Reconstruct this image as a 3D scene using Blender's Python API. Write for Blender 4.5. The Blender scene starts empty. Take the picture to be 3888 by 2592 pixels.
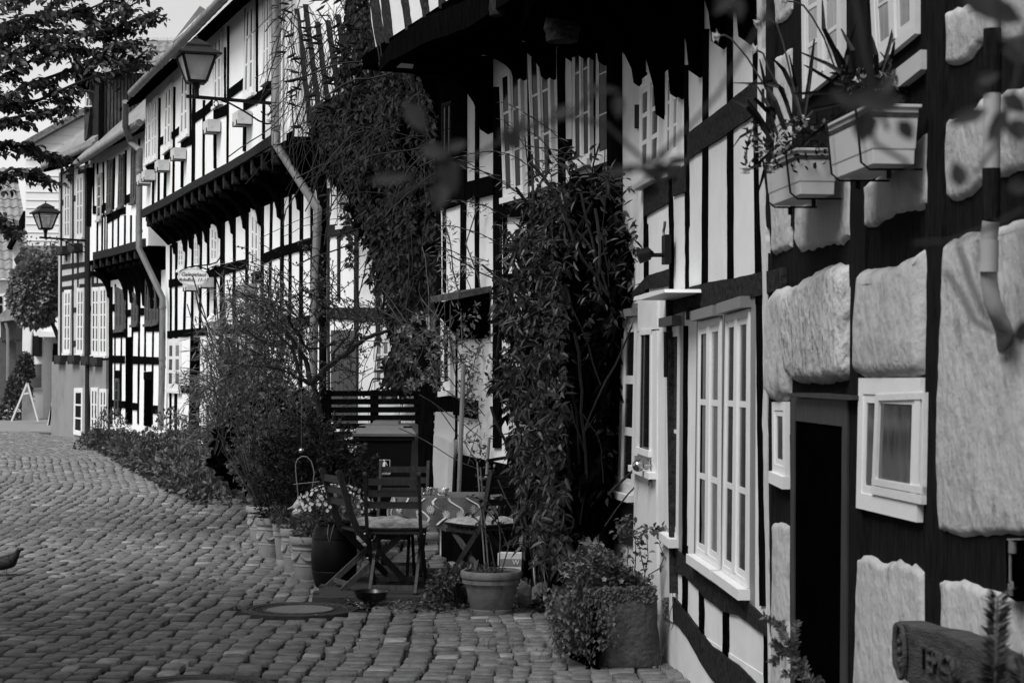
import bpy, bmesh, math, random
from mathutils import Vector, Matrix, noise
rnd = random.Random(7)
V = Vector
C = bpy.context.scene.collection
sc = bpy.context.scene

# ------------------------------------------------------------ camera
FX, CX, CY, PITCH, EYE = 6943.0, 1944.0, 1296.0, math.radians(1.147), 1.6
cam = bpy.data.cameras.new("camera"); camo = bpy.data.objects.new("camera", cam); C.objects.link(camo)
camo.location = (0, 0, EYE); camo.rotation_euler = (math.pi/2 + PITCH, 0, 0)
cam.sensor_width = 36; cam.lens = FX/3888*36; cam.clip_start = .05; cam.clip_end = 600
cam.dof.use_dof = True; cam.dof.focus_distance = 15.5; cam.dof.aperture_fstop = 9.0
sc.camera = camo

# ------------------------------------------------------------ sky and sun
SUN_EL, SUN_AZ = math.radians(50), math.radians(222)      # azimuth clockwise from +Y
w = bpy.data.worlds.new("World"); sc.world = w; w.use_nodes = True
nt = w.node_tree; nt.nodes.clear()
sky = nt.nodes.new('ShaderNodeTexSky'); sky.sky_type = 'NISHITA'; sky.sun_disc = False
sky.sun_elevation = SUN_EL; sky.sun_rotation = SUN_AZ; sky.dust_density = 1.5; sky.air_density = 1.0; sky.ozone_density = 1.0
bw = nt.nodes.new('ShaderNodeRGBToBW')
tcw = nt.nodes.new('ShaderNodeTexCoord'); nz = nt.nodes.new('ShaderNodeTexNoise'); nz.inputs['Scale'].default_value = 2.2; nz.inputs['Detail'].default_value = 5
mpw = nt.nodes.new('ShaderNodeMapping'); mpw.inputs['Scale'].default_value = (1, 1, 3)
rw = nt.nodes.new('ShaderNodeMapRange'); rw.inputs['To Min'].default_value = .88; rw.inputs['To Max'].default_value = 1.22; rw.inputs['From Min'].default_value = .3; rw.inputs['From Max'].default_value = .7
mlw = nt.nodes.new('ShaderNodeMath'); mlw.operation = 'MULTIPLY'
bg = nt.nodes.new('ShaderNodeBackground'); bg.inputs['Strength'].default_value = .115
ow = nt.nodes.new('ShaderNodeOutputWorld'); L = nt.links.new
L(sky.outputs[0], bw.inputs[0]); L(tcw.outputs['Generated'], mpw.inputs[0]); L(mpw.outputs[0], nz.inputs[0]); L(nz.outputs[0], rw.inputs[0])
L(bw.outputs[0], mlw.inputs[0]); L(rw.outputs[0], mlw.inputs[1]); L(mlw.outputs[0], bg.inputs[0]); L(bg.outputs[0], ow.inputs[0])
sun = bpy.data.lights.new("sun", 'SUN'); suno = bpy.data.objects.new("sun", sun); C.objects.link(suno)
sun.energy = 2.0; sun.angle = math.radians(28); sun.color = (1, 1, 1)
sd = V((math.sin(SUN_AZ)*math.cos(SUN_EL), math.cos(SUN_AZ)*math.cos(SUN_EL), math.sin(SUN_EL)))
suno.rotation_euler = sd.to_track_quat('Z', 'Y').to_euler()
sc.view_settings.view_transform = 'Standard'; sc.view_settings.look = 'None'; sc.view_settings.exposure = .7; sc.view_settings.gamma = 1
sc.cycles.max_bounces = 6; sc.cycles.transparent_max_bounces = 8
sc.cycles.use_denoising = True

# ------------------------------------------------------------ materials (a black and white place)
MATS = {}
def mat(name, base, rough=.8, var=.25, scale=6, bump=.3, bscale=30, metal=0, stretch=(1, 1, 1), spec=.3, tint=False, contrast=(.3, .7), dirt=None, bdist=.01):
    if name in MATS: return MATS[name]
    m = bpy.data.materials.new(name); m.use_nodes = True; n = m.node_tree.nodes; l = m.node_tree.links.new
    b = n['Principled BSDF']; b.inputs['Roughness'].default_value = rough; b.inputs['Metallic'].default_value = metal
    b.inputs['Specular IOR Level'].default_value = spec
    tc = n.new('ShaderNodeTexCoord'); mp = n.new('ShaderNodeMapping'); mp.inputs['Scale'].default_value = stretch; l(tc.outputs['Object'], mp.inputs[0])
    nz = n.new('ShaderNodeTexNoise'); nz.inputs['Scale'].default_value = scale; nz.inputs['Detail'].default_value = 7; nz.inputs['Roughness'].default_value = .62; l(mp.outputs[0], nz.inputs[0])
    mr = n.new('ShaderNodeMapRange'); mr.inputs['From Min'].default_value = contrast[0]; mr.inputs['From Max'].default_value = contrast[1]
    mr.inputs['To Min'].default_value = base*(1-var); mr.inputs['To Max'].default_value = base*(1+var); l(nz.outputs[0], mr.inputs[0])
    out = mr.outputs[0]
    if dirt:      # streaks and blotches of grime with a shape of their own: (scale, stretch, amount, threshold)
        mp2 = n.new('ShaderNodeMapping'); mp2.inputs['Scale'].default_value = dirt[1]; l(tc.outputs['Object'], mp2.inputs[0])
        n2 = n.new('ShaderNodeTexNoise'); n2.inputs['Scale'].default_value = dirt[0]; n2.inputs['Detail'].default_value = 9; n2.inputs['Roughness'].default_value = .7; l(mp2.outputs[0], n2.inputs[0])
        m2 = n.new('ShaderNodeMapRange'); m2.inputs['From Min'].default_value = dirt[3]; m2.inputs['From Max'].default_value = dirt[3]+.14; m2.inputs['To Min'].default_value = 1; m2.inputs['To Max'].default_value = 1-dirt[2]; l(n2.outputs[0], m2.inputs[0])
        mm = n.new('ShaderNodeMath'); mm.operation = 'MULTIPLY'; l(out, mm.inputs[0]); l(m2.outputs[0], mm.inputs[1]); out = mm.outputs[0]
    if tint:
        at = n.new('ShaderNodeAttribute'); at.attribute_name = 'tint'
        mm = n.new('ShaderNodeMath'); mm.operation = 'MULTIPLY'; l(out, mm.inputs[0]); l(at.outputs['Fac'], mm.inputs[1]); out = mm.outputs[0]
    l(out, b.inputs['Base Color'])
    if bump:
        nb = n.new('ShaderNodeTexNoise'); nb.inputs['Scale'].default_value = bscale; nb.inputs['Detail'].default_value = 6; l(mp.outputs[0], nb.inputs[0])
        bp = n.new('ShaderNodeBump'); bp.inputs['Strength'].default_value = bump; bp.inputs['Distance'].default_value = bdist; l(nb.outputs[0], bp.inputs['Height']); l(bp.outputs[0], b.inputs['Normal'])
    MATS[name] = m; return m
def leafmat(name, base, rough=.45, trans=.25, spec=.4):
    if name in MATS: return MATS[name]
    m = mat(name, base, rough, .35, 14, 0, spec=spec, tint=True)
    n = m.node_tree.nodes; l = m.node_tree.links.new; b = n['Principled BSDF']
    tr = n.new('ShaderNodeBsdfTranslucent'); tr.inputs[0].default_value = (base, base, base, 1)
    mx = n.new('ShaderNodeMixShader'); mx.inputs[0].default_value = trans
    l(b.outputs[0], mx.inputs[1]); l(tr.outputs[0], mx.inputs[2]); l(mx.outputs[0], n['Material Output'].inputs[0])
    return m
M_PLASTER = mat('plaster_smooth', .68, .9, .08, 3, .25, 14, dirt=(2.0, (1, 1, .22), .16, .56))
M_PLASTER_FAR = mat('plaster_bright', .80, .9, .03, 3, .15, 20, dirt=(1.2, (1, 1, .3), .10, .58))
M_PLASTER_OLD = mat('plaster_old', .40, .92, .14, 5, .7, 20, stretch=(1, 1, .8), dirt=(10, (1, 1, .55), .5, .555), bdist=.02)
M_PLASTER_PIT = mat('plaster_pitted', .42, .92, .14, 9, 1.0, 26, stretch=(1, 1, .6), dirt=(26, (1, 1, .6), .55, .55), bdist=.03)
M_PLASTER_BASE = mat('plaster_base', .22, .9, .08, 2, .2, 20, dirt=(1.5, (1, 1, .5), .25, .5)); M_PLASTER_SHADE = mat('plaster_shaded', .44, .9, .05, 3, .2, 20); M_PLASTER_GREY = mat('plaster_grey', .42, .9, .05, 3, .2, 20)
M_PLASTER_MID = mat('plaster_mid', .56, .9, .05, 3, .2, 20)
M_TIMBER = mat('timber_dark', .004, .85, .6, 9, .8, 40, stretch=(4, 4, .6), spec=.0)
M_TIMBERW = mat('timber_weathered', .026, .85, .8, 12, .9, 50, stretch=(3, 3, 3), spec=.04)
M_TIMBER5 = mat('timber_near', .011, .85, .6, 16, .9, 50, stretch=(4, 4, .5), spec=.03)
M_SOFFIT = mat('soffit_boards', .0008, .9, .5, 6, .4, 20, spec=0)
M_WHITE = mat('paint_white', .70, .45, .04, 5, .1, 40, spec=.4)
M_PAINTG = mat('paint_grey', .17, .5, .08, 5, .1, 40, spec=.4)
M_BROWN = mat('paint_brown', .06, .6, .2, 8, .1, 40)
M_ZINC = mat('zinc', .20, .55, .25, 4, .15, 12, metal=.35, stretch=(1, 1, .5))
M_TILE = mat('roof_tile', .22, .8, .3, 4, .4, 30, dirt=(3, (1, 1, 1), .4, .55))
M_IRON = mat('iron_black', .005, .6, .3, 20, .1, 60, spec=.15)
M_SOIL = mat('soil', .03, .95, .5, 20, .8, 40)

def glassmat(name, base, rough=.06, spec=.5):
    return mat(name, base, rough, .3, 2.5, .04, 5, spec=spec)
M_GLASS = glassmat('glass_dark', .010, .12, .03)
M_GLASSC = mat('glass_curtain', .05, .12, .55, 9, .05, 5, stretch=(6, 6, .4), spec=.5)
M_GLASSL = mat('glass_light', .22, .12, .3, 9, .05, 5, stretch=(6, 6, .5), spec=.5)

# ------------------------------------------------------------ mesh collector
class MB:
    def __init__(s): s.v = []; s.f = []; s.t = []
    def add(s, vs, fs, t=1.0):
        o = len(s.v); s.v += [tuple(p) for p in vs]; s.f += [tuple(i+o for i in f) for f in fs]; s.t += [t]*len(fs); return o
    def prism(s, front, d, t=1.0):
        n = len(front); b = [V(p)+d for p in front]
        fs = [tuple(range(n)), tuple(range(2*n-1, n-1, -1))] + [(i, n+i, n+(i+1) % n, (i+1) % n) for i in range(n)]
        s.add(list(front)+b, fs, t)
    def box(s, lo, hi, M=None, t=1.0):
        ps = [V((x, y, z)) for z in (lo[2], hi[2]) for y in (lo[1], hi[1]) for x in (lo[0], hi[0])]
        if M is not None: ps = [M @ p for p in ps]
        s.add(ps, [(0, 2, 3, 1), (4, 5, 7, 6), (0, 1, 5, 4), (2, 6, 7, 3), (0, 4, 6, 2), (1, 3, 7, 5)], t)
    def bar(s, a, b, w, h, up=V((0, 0, 1)), t=1.0):        # squared bar from a to b
        a = V(a); b = V(b); d = (b-a).normalized(); x = d.cross(V(up))
        if x.length < 1e-4: x = d.cross(V((1, 0, 0)))
        x.normalize(); y = x.cross(d).normalized()
        ps = [p+x*i*w/2+y*j*h/2 for p in (a, b) for (i, j) in ((-1, -1), (1, -1), (1, 1), (-1, 1))]
        s.add(ps, [(3, 2, 1, 0), (4, 5, 6, 7)]+[(i, (i+1) % 4, 4+(i+1) % 4, 4+i) for i in range(4)], t)
    def tube(s, pts, r, n=6, cap=True, t=1.0):
        pts = [V(p) for p in pts]; k = len(pts); rr = r if isinstance(r, (list, tuple)) else [r]*k
        ref = V((0, 0, 1)); vs = []; px = None
        for i, p in enumerate(pts):
            d = (pts[min(i+1, k-1)]-pts[max(i-1, 0)])
            if d.length < 1e-9: d = V((0, 0, 1))
            d.normalize()
            x = (px - d*px.dot(d)) if px is not None else d.cross(ref)
            if x.length < 1e-4: x = d.cross(V((1, 0, 0)))
            if x.length < 1e-4: x = d.cross(V((0, 1, 0)))
            x.normalize(); px = x; y = d.cross(x)
            vs += [p+(x*math.cos(2*math.pi*j/n)+y*math.sin(2*math.pi*j/n))*rr[i] for j in range(n)]
        fs = [(i*n+j, i*n+(j+1) % n, (i+1)*n+(j+1) % n, (i+1)*n+j) for i in range(k-1) for j in range(n)]
        if cap: fs += [tuple(range(n-1, -1, -1)), tuple(range((k-1)*n, k*n))]
        s.add(vs, fs, t)
    def lathe(s, prof, c=(0, 0, 0), n=24, t=1.0, sx=1, sy=1):
        c = V(c); k = len(prof)
        vs = [c+V((r*math.cos(2*math.pi*j/n)*sx, r*math.sin(2*math.pi*j/n)*sy, z)) for r, z in prof for j in range(n)]
        fs = [(i*n+j, i*n+(j+1) % n, (i+1)*n+(j+1) % n, (i+1)*n+j) for i in range(k-1) for j in range(n)]
        s.add(vs, fs, t)
    def sphere(s, c, r, n=10, m=7, t=1.0, sc_=(1, 1, 1)):
        s.lathe([(max(1e-4, r*math.sin(math.pi*i/m)), -r*math.cos(math.pi*i/m)*sc_[2]) for i in range(m+1)], c, n, t, sc_[0], sc_[1])
    def build(s, name, m, parent=None, smooth=False):
        me = bpy.data.meshes.new(name); me.from_pydata(s.v, [], s.f); me.materials.append(m)
        if any(abs(t-1) > 1e-6 for t in s.t):
            at = me.attributes.new('tint', 'FLOAT', 'FACE'); at.data.foreach_set('value', s.t)
        elif m.name in TINTED:
            at = me.attributes.new('tint', 'FLOAT', 'FACE'); at.data.foreach_set('value', [1.0]*len(s.f))
        if smooth:
            me.polygons.foreach_set('use_smooth', [True]*len(me.polygons))
            me.set_sharp_from_angle(angle=math.radians(38))
        o = bpy.data.objects.new(name, me); C.objects.link(o)
        if parent: o.parent = parent; o.matrix_parent_inverse = Matrix.Identity(4) if parent.get('local') else parent.matrix_basis.inverted()
        return o
TINTED = set()
def tag(o, label=None, cat=None, group=None, kind=None):
    if label: o['label'] = label
    if cat: o['category'] = cat
    if group: o['group'] = group
    if kind: o['kind'] = kind
    return o
def thing(name, label, cat, loc=(0, 0, 0), rz=0, group=None, local=True):
    o = bpy.data.objects.new(name, None); C.objects.link(o); o.location = loc; o.rotation_euler = (0, 0, rz); o.empty_display_size = .2
    if local: o['local'] = 1
    return tag(o, label, cat, group)
def copy_tree(o, label=None, loc=None, rz=None, parent=None):
    c = o.copy(); C.objects.link(c)
    if parent: c.parent = parent
    if label: c['label'] = label
    if loc is not None: c.location = loc
    if rz is not None: c.rotation_euler = (0, 0, rz)
    for ch in list(o.children): copy_tree(ch, parent=c)
    return c

# ------------------------------------------------------------ sight lines: where a traced feature lies on a real plane
FW = V((0, math.cos(PITCH), math.sin(PITCH))); UP = V((0, -math.sin(PITCH), math.cos(PITCH)))
def ray(px, py): return V((1, 0, 0))*((px-CX)/FX) + UP*((CY-py)/FX) + FW
def at(px, py, D):
    d = ray(px, py); return V((0, 0, EYE)) + d*(D/d.y)
def gnd(Y): return max(0, .0075*(Y-18))
def on_ground(px, py, dz=0):
    D = 10.
    for _ in range(30):
        d = ray(px, py); k = (gnd(D)+dz-EYE)/d.z; D = d.y*k
    return V((0, 0, EYE))+d*k
def zone(x0, y0, s): return lambda x, y: (x0+x/s, y0+y/s)
Z1, Z2, Z3, Z4 = zone(0, 0, 1.823), zone(900, 0, 1.823), zone(1800, 0, 1.823), zone(2700, 0, 1.823)
Z5, Z6, Z7, Z8 = zone(0, 800, 1.742), zone(900, 800, 1.742), zone(1800, 800, 1.742), zone(2700, 800, 1.742)
Z9, Z10, Z11, Z12 = zone(0, 1650, 1.665), zone(900, 1650, 1.665), zone(1800, 1650, 1.665), zone(2700, 1650, 1.664)
ZA, ZB, ZC, ZD = zone(500, 0, 2.8), zone(500, 500, 2.613), zone(200, 850, 1.844), zone(0, 900, 1.96)
ZF = zone(0, 0, 2352/3888)
def zz(Z, *ps): return [Z(*p) for p in ps]

class Facade:
    def __init__(s, P0, P1, off=0):
        s.d = (V((P1[0]-P0[0], P1[1]-P0[1], 0))).normalized(); s.n = V((-s.d.y, s.d.x, 0))
        s.p = V((P0[0], P0[1], 0)) + s.n*off; s.L = (V((P1[0], P1[1], 0))-V((P0[0], P0[1], 0))).length
    def pt(s, px, py, off=0):
        d = ray(px, py); o = V((0, 0, EYE)); k = ((s.p + s.n*off) - o).dot(s.n)/d.dot(s.n); return o + d*k
    def wpt(s, a, z, off=0): return s.p + s.d*a + s.n*off + V((0, 0, z))
    def wob(s, p, amp, seed):
        return amp*noise.noise(V((p[0]*.021+seed, p[1]*.021-seed, seed*3.1)))+amp*.5*noise.noise(V((p[0]*.07+seed, p[1]*.07, seed)))
    def strip(s, mb, pairs, th=.02, off=0, back=.012, seg=7, amp=1.2, horiz=False, t=1.0):
        """pairs: [(px_a, px_b), ...] opposite edge points along the timber, in photo pixels; th: how far it stands proud"""
        P = []; sd_ = rnd.random()*40
        for i in range(len(pairs)-1):
            k = seg
            for j in range(k+(i == len(pairs)-2)):
                f = j/k; a = [pairs[i][0][c]*(1-f)+pairs[i+1][0][c]*f for c in (0, 1)]; b = [pairs[i][1][c]*(1-f)+pairs[i+1][1][c]*f for c in (0, 1)]
                ax = 1 if horiz else 0
                a[ax] += s.wob(a, amp, sd_); b[ax] += s.wob(b, amp, sd_+9)
                P.append((a, b))
        fr = [(s.pt(*a, off+th), s.pt(*b, off+th)) for a, b in P]; dn = -s.n*(th+back)
        n = len(fr); vs = []
        for a, b in fr: vs += [a, b, a+dn, b+dn]
        fs = []
        for i in range(n-1):
            o = 4*i; fs += [(o, o+1, o+5, o+4), (o+2, o+6, o+7, o+3), (o, o+4, o+6, o+2), (o+1, o+3, o+7, o+5)]
        fs += [(0, 2, 3, 1), (4*n-4, 4*n-3, 4*n-1, 4*n-2)]
        mb.add(vs, fs, t)
    def post(s, mb, x0, y0, x1, y1, w, **k):
        w0, w1 = w if isinstance(w, tuple) else (w, w)
        s.strip(mb, [((x0-w0/2, y0), (x0+w0/2, y0)), ((x1-w1/2, y1), (x1+w1/2, y1))], **k)
    def rail(s, mb, pts, **k):            # pts: (x, ytop, ybot)
        k.setdefault('horiz', True)
        s.strip(mb, [((x, a), (x, b)) for x, a, b in pts], **k)
    def poly(s, mb, pts, th=.02, off=0, back=.0, t=1.0):
        mb.prism([s.pt(*p, off+th) for p in pts], -s.n*(th+back), t)

def window(F, q, parent, cols=2, rows=3, off=0, th=.05, fr=.09, mull=.10, bar=.035, m=None, glass=None, casing=None, cw=.0, sill=.03, drip=0, name='window', meet=None, rowfr=None, depth=.0):
    """q: photo pixels TL, TR, BR, BL. fr, mull, bar are widths as a share of the window width, heights from the same length in metres"""
    m = m or M_WHITE; glass = glass or M_GLASS
    TL, TR, BR, BL = [F.pt(*p, off) for p in q]; W = ((TR-TL).length+(BR-BL).length)/2; H = ((TL-BL).length+(TR-BR).length)/2; n = F.n
    def P(u, v, o): return (TL*(1-u)+TR*u)*(1-v)+(BL*(1-u)+BR*u)*v + n*o
    def bx(mb, u0, v0, u1, v1, a, b): 
        mb.add([P(u, v, o) for o in (a, b) for (u, v) in ((u0, v0), (u1, v0), (u1, v1), (u0, v1))], [(3, 2, 1, 0), (4, 5, 6, 7), (0, 1, 5, 4), (1, 2, 6, 5), (2, 3, 7, 6), (3, 0, 4, 7)])
    f = fr; fv = fr*W/H; mb = MB()
    bx(mb, 0, 0, f, 1, 0, th); bx(mb, 1-f, 0, 1, 1, 0, th); bx(mb, f, 0, 1-f, fv, 0, th); bx(mb, f, 1-fv, 1-f, 1, 0, th)
    xs = [f+(1-2*f)*i/cols for i in range(cols+1)]
    if cols > 1:
        for i in range(1, cols): bx(mb, xs[i]-mull/2, fv, xs[i]+mull/2, 1-fv, 0, th+.004)
    br = bar*1.0; bv = bar*W/H
    ys = rowfr or [j/rows for j in range(1, rows)]
    for i in range(cols):
        a = xs[i]+(mull/2 if i else 0); b = xs[i+1]-(mull/2 if i < cols-1 else 0); g = min(.16*(b-a), .03/W)
        # sash rim, thinner
        bx(mb, a, fv, a+g, 1-fv, 0, th-.004); bx(mb, b-g, fv, b, 1-fv, 0, th-.004); bx(mb, a+g, fv, b-g, fv+g*W/H, 0, th-.004); bx(mb, a+g, 1-fv-g*W/H, b-g, 1-fv, 0, th-.004)
        for y in ys:
            yy = fv+(1-2*fv)*y; bx(mb, a+g, yy-bv/2, b-g, yy+bv/2, 0, th-.005)
    o = mb.build(name, m, parent)
    pz = th-.008; g = MB(); g.add([P(f*.5, fv*.5, pz), P(1-f*.5, fv*.5, pz), P(1-f*.5, 1-fv*.5, pz), P(f*.5, 1-fv*.5, pz)], [(3, 2, 1, 0)]); g.build('pane', glass, o)
    if sill: 
        sb = MB(); e = .03; sv = .05/H; bx(sb, -e, 1.002, 1+e, 1+sv, 0, th+sill); sb.build('sill', m, o)
    if drip:
        sb = MB(); bx(sb, -.03, -.05/H-.004, 1.03, -.004, 0, th+drip); sb.build('drip_board', casing or m, o)
    if cw:
        cb = MB(); cu = cw; cv = cw*W/H
        bx(cb, -cu, -cv, -.002, 1+cv, 0, th-.01); bx(cb, 1.002, -cv, 1+cu, 1+cv, 0, th-.01); bx(cb, -.002, -cv, 1.002, -.05/H-.006 if drip else -.002, 0, th-.01); bx(cb, -.002, 1+(.05/H if sill else .0)+.004, 1.002, 1+cv, 0, th-.01)
        cb.build('casing', casing or m, o)
    return o

def wall_block(F, a0, a1, z0, z1, m, parent, off=0, th=.4, name='wall'):
    mb = MB(); mb.prism([F.wpt(a0, z0, off), F.wpt(a0, z1, off), F.wpt(a1, z1, off), F.wpt(a1, z0, off)], -F.n*th); return mb.build(name, m, parent)
def bracket(mb, F, px, py, out, ztop, w=.14, off=0, low=0, seg=7, th=.05):
    """curved knee bracket: foot on the wall at a photo pixel, reaching `out` metres to the jetty at height ztop"""
    p = F.pt(px, py, off); z0 = p.z; base = V((p.x, p.y, 0)); H = ztop-z0
    prof = [(0, z0)]
    for i in range(seg+1):
        f = i/seg; prof.append((th+(out-th)*(1-math.cos(f*math.pi/2))**1.0, z0+.04+(H-.12)*math.sin(f*math.pi/2)))
    prof += [(out, ztop), (0, ztop)]
    mb.prism([base+F.n*a+V((0, 0, z))+F.d*(-w/2) for a, z in prof], F.d*w)
# ============================================================ THE STREET
FAC = [(3.5, 1.55), (7.82, 1.087), (12.64, .703), (16.5, -.65), (20.07, -.82), (24.6, -2.58), (36.1, -6.8), (37, -7.0), (41.5, -9.15), (44.7, -11.1), (60, -20)]
def facx(Y):
    for (a, xa), (b, xb) in zip(FAC, FAC[1:]):
        if Y <= b: return xa+(xb-xa)*(Y-a)/(b-a)
    return FAC[-1][1]
M_STONE = mat('sett_stone', .15, .62, .38, 16, .9, 60, tint=True, spec=.3, dirt=(7, (1, 1, 1), .4, .56), bdist=.008); TINTED.add('sett_stone')
M_JOINT = mat('joint_earth', .02, .95, .6, 14, .8, 60)
def build_ground():
    mb = MB(); Ys = [-30, -8, 2, 18] + [18+4*i for i in range(1, 12)] + [70, 90, 140, 400]
    for y0, y1 in zip(Ys, Ys[1:]):
        z0, z1 = gnd(y0)-.03, gnd(y1)-.03
        if y0 >= 62: z0 = gnd(62)-.03
        if y1 >= 62: z1 = gnd(62)-.03
        mb.add([(-200, y0, z0), (200, y0, z0), (200, y1, z1), (-200, y1, z1)], [(0, 1, 2, 3)])
    tag(mb.build('ground', M_JOINT), kind='structure')
build_ground()
MANH = []
def manhole_clear(x, y):
    for cx, cy, r in MANH:
        if (x-cx)**2+(y-cy)**2 < (r+.10)**2: return True
    return False
m1 = on_ground(*Z10(395, 1110)); m2 = on_ground(*Z9(1245, 1568+38))
MANH = [(m1.x, m1.y, .39), (m2.x, m2.y, .40)]
def bend(v): return -.0085*max(0, v-15)**2
def build_setts():
    mb = MB(); r = random.Random(3)
    u = -9.5
    while u < 6:
        wd = r.uniform(.095, .16); uc = u+wd/2; u += wd
        v = 5.0+r.random()*.2; ph = r.random()*9
        while v < 47:
            ln = r.choice((.10, .12, .14, .16, .18, .21))*r.uniform(.85, 1.15)*(1 if v < 30 else 1.15); vc = v+ln/2; v += ln
            X = uc+bend(vc)+.05*math.sin(vc*.8+uc*1.3)+.05*noise.noise(V((uc*1.1, vc*1.2, 5.)))+r.gauss(0, .009)
            if X < -.285*vc-1.6 or X > facx(vc)-.02: continue
            Y = vc+.06*noise.noise(V((uc*1.6, vc*.6, 2.)))
            if manhole_clear(X, Y): continue
            zb = gnd(Y)+.018*noise.noise(V((X*.6, Y*.6, 0)))+r.uniform(-.006, .006)
            sl = -.017*max(0, v-15); hw = wd/2-r.uniform(-.001, .005); hl = ln/2-r.uniform(.005, .013)
            n = 10 if Y < 26 else 8; e = r.uniform(.22, .45); ph2 = r.uniform(-.06, .06); tx, ty = r.uniform(-.035, .035), r.uniform(-.035, .035)
            ring = []
            for j in range(n):
                a = 2*math.pi*(j+.5)/n; c, s_ = math.cos(a), math.sin(a)
                px = math.copysign(abs(c)**e, c)*hw*r.uniform(.88, 1.03); py = math.copysign(abs(s_)**e, s_)*hl*r.uniform(.9, 1.03)
                ring.append((px-py*ph2, py+px*ph2))
            dx = lambda py: sl*py
            vs = []; hgt = .006+r.uniform(0, .005)
            for k, (q, z) in enumerate(((1.0, -.025), (.985, hgt*.25), (.92, hgt*.95))):
                vs += [(X+a*q+dx(b), Y+b*q, zb+z+(a*tx+b*ty if k else 0)) for a, b in ring]
            vs.append((X, Y, zb+hgt))
            fs = [(k*n+j, k*n+(j+1) % n, (k+1)*n+(j+1) % n, (k+1)*n+j) for k in (0, 1) for j in range(n)] + [(2*n+j, 2*n+(j+1) % n, 3*n) for j in range(n)]
            mb.add(vs, fs, r.choice((.78, .88, .95, 1., 1.06, 1.15, 1.3)) if r.random() < .96 else 1.9)
    o = mb.build('cobbled_road', M_STONE, smooth=False)
    o.data.polygons.foreach_set('use_smooth', [True]*len(o.data.polygons))
    tag(o, kind='structure')
build_setts()
# far paving, smoother slabs beyond the setts
mb = MB()
mb.prism([V((-21, 47.2, gnd(47.2)+.008)), V((-10.5, 47.2, gnd(47.2)+.008)), V((-10.5, 62, gnd(62)+.008)), V((-21, 62, gnd(62)+.008))], V((0, 0, -.05)))
tag(mb.build('far_pavement', mat('far_paving', .22, .8, .2, 3, .3, 20)), kind='structure')

# ============================================================ HOUSES
f5 = Facade((1.087, 7.82), (1.55, 3.5)); f5.d = -f5.d; f5.n = -f5.n   # d runs away from the camera
F5 = Facade((1.55, 3.5), (1.087, 7.82)); F4 = Facade((1.087, 7.82), (.703, 12.64)); F4b = Facade((.703, 12.64), (-.65, 16.5))
F3b = Facade((-.82, 20.07), (-2.58, 24.6)); F3 = Facade((-2.58, 24.6), (-6.8, 36.1)); F2 = Facade((-7.0, 37), (-9.15, 41.5)); F1 = Facade((-9.15, 41.5), (-11.1, 44.7))
def roof_slab(F, a0, a1, z0, parent, over=.6, rise=3.4, run=3.2, off=0, m=None, th=.12, name='roof'):
    mb = MB(); k = rise/run
    P = lambda a, o: F.wpt(a, z0-(over)*k*.6+(over+off-o)*k*(.6 if o > off else 1) if o > off else z0+(off-o)*k, o)
    mb.prism([F.wpt(a0, z0-over*k*.5, off+over), F.wpt(a1, z0-over*k*.5, off+over), F.wpt(a1, z0+run*k, off-run), F.wpt(a0, z0+run*k, off-run)], V((0, 0, -th)))
    return mb.build(name, m or M_TILE, parent)
def gutter(F, pa, pb, off, r, parent, name='gutter', rings=.42, ext=0):
    a = F.pt(*pa, off); b = F.pt(*pb, off); d = (b-a).normalized(); b = b+d*ext; L_ = (b-a).length; mb = MB()
    mb.tube([a, b], r, 12); k = int(L_/rings)
    for i in range(k+1):
        p = a+d*(i*rings); mb.tube([p-d*.012, p+d*.012], r*1.06, 12)
    return mb.build(name, M_ZINC, parent, True)
def pipe(pts, r, parent, m=None, name='drainpipe', coll=()):
    mb = MB(); mb.tube(pts, r, 12)
    for i in coll:
        p = V(pts[i[0]])*(1-i[1])+V(pts[i[0]+1])*i[1]; d = (V(pts[i[0]+1])-V(pts[i[0]])).normalized(); mb.tube([p-d*.03, p+d*.03], r*1.15, 12)
    return mb.build(name, m or M_ZINC, parent, True)

# ------------------------------------------------------------ house 3: long white jettied house
H3 = thing('timber_house', 'long bright white timbered house with a jettied upper floor and a half-round gutter', 'house', (0, 0, 0))
U3 = Facade((-2.58, 24.6), (-6.8, 36.1), .45)
# walls of house 3
ZJ = 4.80
wall_block(F3, 0, F3.L+.25, -.1, ZJ, M_PLASTER_FAR, H3)
wall_block(U3, -.12, F3.L+.0, ZJ, 7.25, M_PLASTER_FAR, H3, th=.42, name='upper_wall')
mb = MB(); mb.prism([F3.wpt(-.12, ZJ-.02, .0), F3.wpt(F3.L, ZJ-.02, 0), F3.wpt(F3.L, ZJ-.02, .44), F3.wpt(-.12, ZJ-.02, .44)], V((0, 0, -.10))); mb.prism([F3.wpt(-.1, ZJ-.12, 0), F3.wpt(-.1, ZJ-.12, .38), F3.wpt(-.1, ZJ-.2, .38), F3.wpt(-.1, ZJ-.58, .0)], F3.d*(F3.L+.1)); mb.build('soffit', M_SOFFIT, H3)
mb = MB()
for p in [(555, 400, 556, 640, 5), (581, 385, 579, 780, 6), (604, 372, 600, 768, 6), (630, 350, 624, 752, 8), (660, 330, 656, 735, 6), (692, 290, 689, 712, 8), (721, 255, 721, 520, 5), (735.5, 240, 731, 692, 10),
          (772, 380, 770, 672, 6), (813, 250, 814, 640, 8), (852, 180, 852, 385, 5), (864.5, 100, 861, 620, 5), (934, 30, 925, 575, (11, 9)), (973, 0, 973, 350, 5), (1003, -90, 998, 530, (9, 7)), (1034, -120, 1034, 520, 8)]:
    x0, y0, x1, y1, w_ = p; U3.post(mb, x0, y0, x1, y1, w_, seg=9, amp=.8)
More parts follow.
